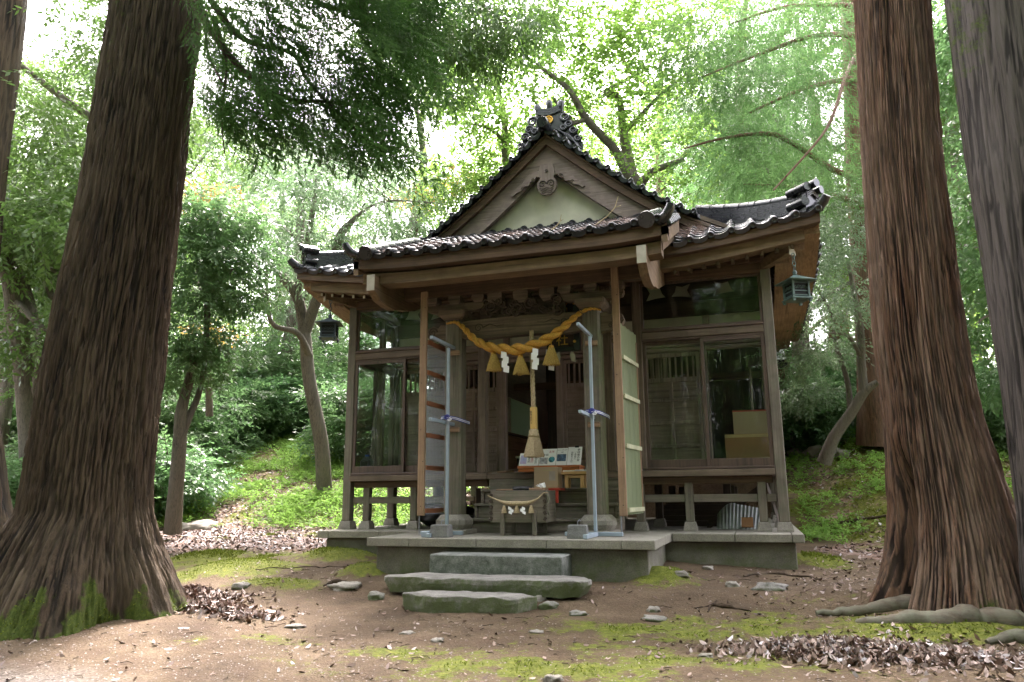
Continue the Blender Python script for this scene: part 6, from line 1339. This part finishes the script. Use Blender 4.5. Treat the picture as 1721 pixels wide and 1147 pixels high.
# pale mossy tree at far left, and crooked tree left of the roof
tree_by_px('crooked_tree', 'stout pale mossy tree with forking limbs left of the big cedar', [[(72, 830, 15, .40), (62, 720, 15, .34), (50, 620, 15, .30), (35, 520, 15, .28), (20, 460, 15, .22), (-10, 380, 15, .15)], [(62, 690, 15, .14), (70, 620, 14.6, .12), (90, 575, 14.4, .11), (120, 560, 14.2, .06)], [(30, 510, 14.8, .09), (65, 545, 14.4, .05), (95, 565, 14.2, .03)], [(78, 470, 15.2, .07), (92, 500, 15, .09), (110, 470, 15, .05), (60, 440, 15, .03)]],
    [(60, 420, 70, 34, 15, 1.1), (110, 380, 50, 40, 15.5, 1.), (20, 340, 50, 40, 14.5, 1.), (90, 300, 60, 30, 15, 1.), (120, 460, 40, 24, 15.5, .8), (60, 240, 60, 30, 15, 1.)], LF_BROAD, BARK_D, ntw=1600, m=8, L=.10, Wd=.04, twl=.35, droop=.3, seed=26)
tree_by_px('crooked_tree', 'grey crooked evergreen oak with bare dark boughs beyond the left roof corner', [[(545, 830, 17.5, .19), (540, 745, 17.5, .17), (520, 640, 17.5, .15), (512, 560, 17.5, .14), (500, 500, 17.5, .12), (470, 460, 17.5, .12)], [(512, 560, 17.5, .14), (545, 470, 17.3, .12), (565, 420, 17, .11), (575, 390, 17, .10), (600, 365, 17, .05)], [(520, 600, 17.5, .10), (500, 560, 17, .07), (455, 540, 16.6, .05), (448, 450, 16.6, .03)], [(575, 385, 17, .05), (640, 340, 17, .03), (740, 342, 17, .012)], [(500, 490, 17.5, .09), (530, 330, 17.8, .06), (545, 200, 18, .03)]],
    [(560, 300, 80, 34, 17, 1.3), (480, 330, 60, 34, 17, 1.3), (640, 350, 80, 26, 17, 1.2), (500, 400, 60, 28, 16.5, 1.1), (600, 250, 70, 30, 18, 1.2), (700, 310, 60, 28, 18, 1.2), (620, 400, 60, 18, 17, 1.), (460, 250, 70, 36, 18, 1.2), (700, 380, 50, 14, 17.5, 1.), (540, 460, 40, 20, 17, .9)], LF_PALE, BARK_D, ntw=1700, m=9, L=.11, Wd=.034, twl=.36, droop=.45, seed=27)
tree_by_px('golden_tree', 'young tree with golden orange leaves between the left cedar and the evergreen', [[(352, 700, 16, .08), (350, 560, 16, .06), (345, 420, 16, .05), (340, 330, 16, .02)]], [(345, 330, 36, 20, 16, .6), (330, 350, 26, 16, 16, .5), (700, 330, 26, 14, 19.5, .5), (355, 560, 26, 14, 15.4, .5), (770, 300, 26, 14, 20, .5)], LF_GOLD, BARK_D, ntw=420, m=8, L=.09, Wd=.035, twl=.3, droop=.2, seed=28)
# leafy tree between the right trunks
tree_by_px('broadleaf_tree', 'large-leaved bright green tree between the two right-hand trunks', [[(1730, 900, 12.5, .12), (1722, 600, 12.5, .10), (1700, 300, 12.5, .08), (1680, 60, 12.5, .05)], [(1722, 560, 12.5, .04), (1670, 530, 12.2, .025), (1640, 545, 12, .01)], [(1712, 420, 12.5, .05), (1660, 380, 12.2, .03), (1620, 330, 12, .012)]],
    [(1600, 120, 40, 40, 11.5, .8), (1640, 60, 50, 40, 12, .8), (1620, 230, 40, 36, 11.5, .8), (1660, 330, 50, 34, 12, .8), (1640, 420, 46, 26, 12.5, .8), (1690, 480, 50, 30, 12.5, .8), (1650, 560, 46, 22, 13, .8), (1680, 640, 44, 26, 13, .8), (1580, 30, 30, 30, 12, .7)], LF_SHRUB, BARK_D, ntw=1700, m=8, L=.11, Wd=.052, twl=.34, droop=.3, seed=29)
# bough of a broadleaf tree reaching in over the top
tree_by_px('broadleaf_tree', 'tree beyond the left cedar whose hanging leafy bough crosses the top centre', [[(225, 900, 11, .22), (228, 600, 11, .2), (235, 300, 11, .17), (250, 0, 11.2, .14), (262, -160, 11.3, .1)], [(262, -150, 11.3, .09), (450, -110, 10.8, .07), (650, -50, 10.4, .05), (780, -10, 10.2, .035), (850, 40, 10, .012)], [(650, -50, 10.4, .04), (720, 40, 10.2, .02), (730, 130, 10, .008)]],
    [(720, 10, 60, 26, 10.2, .7), (790, 30, 60, 26, 10.4, .7), (850, 50, 40, 26, 10.2, .6), (740, 75, 40, 26, 10, .6), (700, 120, 30, 20, 10, .5), (800, 90, 30, 20, 10.4, .5), (660, 30, 50, 26, 10.4, .7), (880, 10, 40, 20, 10.5, .6), (755, 150, 22, 16, 10, .4)], LF_BROAD, BARK_D, ntw=1500, m=8, L=.10, Wd=.03, twl=.32, droop=.7, seed=30)
# dark drooping boughs of the big left cedar
def inpoly(x, y, P_):
    c = np.zeros(len(x), bool); j = len(P_)-1
    for i in range(len(P_)):
        xi, yi, xj, yj = *P_[i], *P_[j]; c ^= ((yi > y) != (yj > y)) & (x < (xj-xi)*(y-yi)/(yj-yi+1e-9)+xi); j = i
    return c
rs = np.random.RandomState(5); poly = [(x_-35, y_-10) for x_, y_ in [(300, -160), (345, 60), (352, 150), (385, 205), (420, 235), (470, 225), (520, 205), (560, 250), (620, 255), (690, 262), (705, 235), (680, 190), (700, 150), (715, 100), (720, 50), (760, -40), (760, -160)]]
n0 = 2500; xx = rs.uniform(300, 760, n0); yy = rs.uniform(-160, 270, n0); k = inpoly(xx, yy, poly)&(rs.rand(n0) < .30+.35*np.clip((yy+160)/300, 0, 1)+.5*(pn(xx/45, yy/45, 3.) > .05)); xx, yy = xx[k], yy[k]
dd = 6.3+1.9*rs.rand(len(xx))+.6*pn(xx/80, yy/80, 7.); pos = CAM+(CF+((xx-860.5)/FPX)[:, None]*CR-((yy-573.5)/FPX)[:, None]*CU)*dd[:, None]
D = unit(CR*.85+np.array([0, 0, -.8])+rs.normal(size=(len(pos), 3))*.26)
def sprays(pos, D, L, nsub, sub, m, nl, nw, seed):
    rs = np.random.RandomState(seed); n = len(pos); N = unit(np.array([0, -.6, .8])+rs.normal(size=(n, 3))*.4); S = unit(np.cross(D, N)); Ls = L*(.6+.7*rs.rand(n))
    t = (np.arange(nsub)+1)/nsub; sg = np.where(np.arange(nsub) % 2 == 0, 1., -1.); o = pos[:, None]+D[:, None]*(Ls[:, None]*t[None])[..., None]; o[..., 2] -= .22*Ls[:, None]*t[None]**2
    sd_ = unit(D[:, None]*.75+S[:, None]*sg[None, :, None]*.7+np.array([0, 0, -.25])+rs.normal(size=(n, nsub, 3))*.10); sl_ = sub*(1.15-.75*t)[None, :]*(.8+.4*rs.rand(n, nsub))
    o = o.reshape(-1, 3); sd_ = sd_.reshape(-1, 3); sl_ = sl_.reshape(-1); Nn = np.repeat(N, nsub, 0); S2 = unit(np.cross(sd_, Nn)); q = (np.arange(m)+.5)/m; s2 = np.where(np.arange(m) % 2 == 0, 1., -1.)
    b = o[:, None]+sd_[:, None]*(sl_[:, None]*q[None])[..., None]; nd_ = unit(sd_[:, None]*.85+S2[:, None]*s2[None, :, None]*.55+rs.normal(size=(len(o), m, 3))*.12); wv = unit(np.cross(nd_, Nn[:, None]))*nw
    V = np.stack([b-wv, b+wv, b+nd_*nl], 2).reshape(-1, 3); ti = np.repeat(np.clip(rs.rand(n)[:, None]*.5+.5*rs.rand(n, nsub*m), 0, 1).ravel(), 3); return V, np.arange(len(V)).reshape(-1, 3), ti
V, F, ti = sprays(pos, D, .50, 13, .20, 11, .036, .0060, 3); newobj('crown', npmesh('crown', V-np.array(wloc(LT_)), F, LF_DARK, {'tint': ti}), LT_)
for l in ([(300, -60, 7.2, .05), (350, 45, 7.1, .035), (420, 130, 7, .03), (480, 165, 6.9, .022), (560, 172, 6.8, .012)], [(330, -40, 7.3, .04), (400, 60, 7.2, .03), (490, 90, 7.1, .022), (520, 140, 7, .02), (600, 220, 6.9, .012), (650, 258, 6.8, .006)], [(360, 30, 7, .03), (380, 110, 6.9, .014), (372, 190, 6.9, .01), (378, 262, 6.9, .005)], [(420, -100, 7.4, .04), (540, 8, 7.3, .03), (620, 0, 7.2, .02), (700, -30, 7.1, .01)], [(600, -50, 7.2, .06), (610, 20, 7.2, .05), (640, 60, 7.2, .02)], [(345, 20, 7, .02), (350, 90, 6.8, .012), (380, 150, 6.8, .008)]):
    tube_np([W(*p[:3]) for p in l], [p[3] for p in l], BARK_A, 'limb', LT_, 6)
# crowns above the frame: cedar tops, plus broadleaf ones added to shade the yard
for par, off, kd, sc in ((LT_, (.5, -1.5, 11.5), 'cedar', 1.1), (RT_, (1.2, -.5, 11), 'cedar', 1.1), (FRt, (0.5, -.5, 10.5), 'cedar', 1.0), (LT_, (.5, 5.2, 18), 'broad', 1.35), (LT_, (4.3, 6.8, 18.6), 'broad', 1.35), (LT_, (-3.5, 5.5, 18), 'broad', 1.3), (LT_, (2.5, 1.5, 18.5), 'broad', 1.2), (RT_, (-2.6, 4.0, 17.6), 'broad', 1.35), (RT_, (1.5, 4.5, 18), 'broad', 1.3), (RT_, (-4, 7.5, 18.5), 'broad', 1.3)):
    c = newobj('crown', CROWN[kd][0], par); c.location = off; c.scale = (sc,)*3
# ------------------------------------------------------------------ shrubs, weeds, litter
SH = [(270, 17, 1.8), (200, 18, 2), (60, 16, 1.7), (10, 14, 1.6), (-40, 15, 1.8), (110, 14, 1.5), (450, 25, 2.2), (560, 25, 2.), (620, 21, 2.2), (370, 24, 2.3), (300, 21, 2.4), (150, 22, 2.4), (690, 20, 2.2), (1335, 17, 1.9), (1390, 18, 2.0), (1440, 19, 2.2), (1370, 22, 2.5), (1570, 16, 1.7), (1640, 17, 1.9), (1700, 19, 2.1), (1760, 15, 1.8), (1480, 22, 2.5), (1600, 24, 2.6), (1850, 14, 1.9), (780, 22, 2.3), (900, 23, 2.3), (1020, 22, 2.3), (1150, 22, 2.4), (1260, 22, 2.4), (380, 27, 3.2), (440, 29, 3.4), (500, 27, 3.2), (330, 30, 3.6), (560, 30, 3.4), (250, 27, 3.0), (60, 26, 3.2), (140, 28, 3.4), (-20, 24, 3.0), (1360, 28, 3.2), (1620, 28, 3.2), (1700, 26, 3)]
nsh = {}
for i, (px, dp, s) in enumerate(SH):
    x, y = at(px, dp); key = (whr(px), dp < 19, 0 if s < 1.9 else (1 if s < 2.9 else 2)); nsh[key] = nsh.get(key, 0)+1; t = thing('shrub', '%s shrub %s %s%s' % ('low green' if s < 1.9 else ('tall dark' if s < 2.9 else 'huge dark'), ('near' if dp < 19 else 'deep'), whr(px), '' if nsh[key] == 1 else (', second' if nsh[key] == 2 else (', third' if nsh[key] == 3 else ', fourth'))), 'shrub', (x, y, float(gz(x, y, False))), 'shrubs on the wooded banks', _tr.random()*6)
    for j in range(2): c = newobj('crown', CROWN['shrub'][(i+j) % 2], t); c.location = (_tr.gauss(0, .2), _tr.gauss(0, .2), s*(.35+.35*j)); c.scale = (s*.75, s*.75, s*.62); c.rotation_euler = (0, 0, _tr.random()*6)
    newobj('stem', TRK['broad'][0][0], t).scale = (.12*s, .12*s, .11*s)
rs = np.random.RandomState(12)
def scatter(n, x0, x1, y0, y1, dens, seed):
    rs = np.random.RandomState(seed); X = rs.uniform(x0, x1, n); Y = rs.uniform(y0, y1, n); k = rs.rand(n) < dens(X, Y); return X[k], Y[k]
def plantcover(name, X, Y, mat, L, Wd, twl, m, seed, lab, up=.6, flat=.6):
    rs = np.random.RandomState(seed); Z = gz(X, Y); pos = np.stack([X, Y, Z+.02+.10*rs.rand(len(X))], -1); D = unit(rs.normal(size=(len(X), 3))*np.array([1, 1, .2])+np.array([0, 0, up])); V, F, ti = leaves_from(pos, D, m, L, Wd, twl, .35, seed, .9, flat, rs.rand(len(X)))
    return tag(newobj(name, npmesh(name, V, F, mat, {'tint': ti})), lab, 'plants', kind='stuff')
dl_ = lambda X, Y: np.clip(.40+1.3*pn(X*.55, Y*.55, 3.1)+.5*pn(X*1.7, Y*1.7, 5.), 0, 1)*sst(Y, 2.6, 4.2)*sst(X, -14, -10)
X, Y = scatter(40000, -14, -2.5, 2.5, 14, dl_, 41); plantcover('ground_cover', X, Y, LF_FERN, .075, .034, .26, 7, 42, 'bright green ferny ground cover on the bank left of and behind the shrine')
X, Y = scatter(9000, -2.5, 3.2, 6.5, 14, lambda X, Y: np.full_like(X, .6), 45); plantcover('ground_cover', X, Y, LF_FERN, .08, .036, .28, 7, 46, 'green ground cover on the slope directly behind the shrine')
X, Y = scatter(22000, 3.3, 10, 2.2, 13, lambda X, Y: np.clip(.30+.9*pn(X*.8, Y*.8, 6.1), 0, 1), 43); plantcover('ground_cover', X, Y, LF_FERN, .065, .03, .18, 7, 44, 'small green weeds scattered on the mossy right bank')
X, Y = scatter(9000, -22, 24, 12, 24, lambda X, Y: np.full_like(X, .7), 47); plantcover('undergrowth', X, Y, LF_SHRUB, .16, .07, .6, 8, 48, 'dark undergrowth beneath the trees of the wood', .9, .4)
def dead(name, X, Y, lab, Lm, seed, lift=None, tilt=.35, lo=0, hi=1):
    rs = np.random.RandomState(seed); n = len(X); Z = gz(X, Y)+.006+rs.rand(n)*.012+(lift if lift is not None else 0); a = rs.rand(n)*2*PI; d = unit(np.stack([np.cos(a), np.sin(a), rs.normal(size=n)*tilt], -1)); s = unit(np.cross(d, np.array([0, 0, 1])+rs.normal(size=(n, 3))*tilt)); L = Lm*(.5+.9*rs.rand(n))[:, None]; p = np.stack([X, Y, Z], -1)
    up = np.array([0, 0, 1.])*L*.12*rs.rand(n, 1); V = np.stack([p-d*L*.5+up, p-d*L*.15+s*L*.2-up*.3, p+d*L*.2+s*L*.17, p+d*L*.5+up, p+d*L*.2-s*L*.17, p-d*L*.15-s*L*.2-up*.3], 1).reshape(-1, 3); F = np.arange(len(V)).reshape(-1, 6)
    ti = np.repeat(lo+(hi-lo)*rs.rand(n), 6); return tag(newobj(name, npmesh(name, V, F, DEAD, {'tint': ti})), lab, 'leaves', kind='stuff')
inb = lambda X, Y: 1-((X > -3.4) & (X < 3.1) & (Y > -.5) & (Y < 6.5))*1.-((X > -1.85) & (X < 1.65) & (Y > -2.1) & (Y < 0))*1.
X, Y = scatter(60000, -13, -2.4, -2.2, 9, lambda X, Y: np.clip(litter_at(X, Y)*.95*(1-.65*np.clip(moss_at(X, Y), 0, 1))*np.clip(inb(X, Y), 0, 1)*np.clip((X+14)/6, .3, 1), 0, 1), 51); dead('leaf_litter', X, Y, 'brown leaf litter covering the ground left of the shrine', .085, 52)
X, Y = scatter(30000, 2.4, 10, -1.4, 9, lambda X, Y: np.clip(litter_at(X, Y)*.8*(1-.6*np.clip(moss_at(X, Y), 0, 1))*np.clip(inb(X, Y), 0, 1), 0, 1), 53); dead('leaf_litter', X, Y, 'pinkish leaf litter covering the ground right of the shrine', .075, 54)
X, Y = scatter(9000, 1.8, 6.5, -4.8, .6, lambda X, Y: np.clip(inb(X, Y), 0, 1)*np.clip(.30*sst(X, 1.8, 3.6)+.25*pn(X*1.3, Y*1.3, 4.), 0, 1), 57); dead('leaf_litter', X, Y, 'thin brown litter between the shrine and the right cedar', .055, 58, lo=0, hi=.9)
X, Y = scatter(5200, -4.2, 5.5, -7.6, -1.2, lambda X, Y: inb(X, Y)*(.35+.5*pn(X, Y, 3)), 55); dead('scattered_leaves', X, Y, 'single fallen leaves scattered over the bare path', .05, 56, lo=.05, hi=.85)
def pile(px, py, rx, ry, n, h, lab, seed, Lm=.075, lo=0., hi=1.):
    c = hit(px, py); rs = np.random.RandomState(seed); q = rs.normal(size=(n, 2))*(.42+.5*rs.rand(n, 1)**3); X = c[0]+q[:, 0]*rx; Y = c[1]+q[:, 1]*ry; lift = h*np.exp(-(q**2).sum(1)*1.6)*rs.rand(n)**.5*(1+.5*pn(X*4, Y*4, 2.)); dead('leaf_pile', X, Y, lab, Lm, seed, lift, .8, lo, hi)
pile(1400, 1098, .60, .26, 1700, .10, 'heap of pale curled dead leaves in the right foreground', 61, .062, .3); pile(1540, 1108, .75, .25, 1500, .07, 'spill of pale dead leaves right of the foreground heap', 62, .06, .35)
pile(320, 1010, .42, .42, 2200, .12, 'heap of dark dead leaves against the foot of the left cedar', 63, .065, .05, .95); pile(370, 1030, .5, .22, 700, .05, 'fringe of dead leaves beside the left heap', 64, .08, .1, 1)
# moss blades
def mossy(n, x0, x1, y0, y1, seed, L, lab):
    X, Y = scatter(n, x0, x1, y0, y1, lambda X, Y: np.clip((moss_at(X, Y)-.55)*2.2, 0, 1)*np.clip(inb(X, Y), 0, 1), seed); rs = np.random.RandomState(seed+1); Z = gz(X, Y)+.008; d = unit(rs.normal(size=(len(X), 3))*.8+np.array([0, 0, .8])); s = unit(np.cross(d, rs.normal(size=(len(X), 3)))); p = np.stack([X, Y, Z], -1); l = L*(.5+rs.rand(len(X), 1))
    V = np.stack([p-s*l*.22, p+s*l*.22, p+d*l], 1).reshape(-1, 3); tag(newobj('moss', npmesh('moss', V, np.arange(len(V)).reshape(-1, 3), LF_MOSS, {'tint': np.repeat(rs.rand(len(X)), 3)})), lab, 'moss', kind='stuff')
mossy(230000, -5, 5, -7, .5, 71, .018, 'bright green moss carpet around the steps and path'); mossy(120000, 3, 9, 0, 8, 73, .035, 'moss on the right bank'); mossy(100000, -8.5, -3, -1.5, 5, 75, .03, 'moss on the ground left of the platform')
# small twigs and gravel on the path
rr = random.Random(8); mb = MB()
for i in range(420):
    x, y = rr.uniform(-4, 5.5), rr.uniform(-6.5, -1); 
    if -1.9 < x < 1.7 and y > -3.4: continue
    z = float(gz(x, y))+.008; a = rr.random()*PI; L = rr.uniform(.03, .13); mb.tube([(x, y, z), (x+math.cos(a)*L*.5, y+math.sin(a)*L*.5, z+.006), (x+math.cos(a+.3)*L, y+math.sin(a+.3)*L, z)], .0028, 4, False)
tag(mb.build('fallen_twigs', BARK_A), 'small dead twigs scattered on the path', 'twigs', kind='stuff')
n = 24000; rs = np.random.RandomState(88); X = rs.uniform(-4, 5.2, n); Y = rs.uniform(-7.4, -1.5, n); k = (rs.rand(n) < .25+.75*sst(-Y, 4.2, 5.6))&~((X > -1.9)&(X < 1.7)&(Y > -3.4)); X, Y = X[k], Y[k]; Z = gz(X, Y)+.002; r = (.003+.008*rs.rand(len(X))**3)[:, None]
p = np.stack([X, Y, Z], -1); o8 = np.array([[1, 0, 0], [0, 1, 0], [-1, 0, 0], [0, -1, 0], [0, 0, .8]]); V = (p[:, None]+o8[None]*r[:, None]*(.7+.6*rs.rand(len(X), 5, 1))).reshape(-1, 3); b = np.arange(len(X))[:, None, None]*5; F = (b+np.array([[0, 1, 4], [1, 2, 4], [2, 3, 4], [3, 0, 4]])[None]).reshape(-1, 3)
tag(newobj('gravel', npmesh('gravel', V, F, simple('path_gravel', (.20, .17, .145), .8, .4, 40))), 'fine gravel on the path in the foreground', 'gravel', kind='stuff')
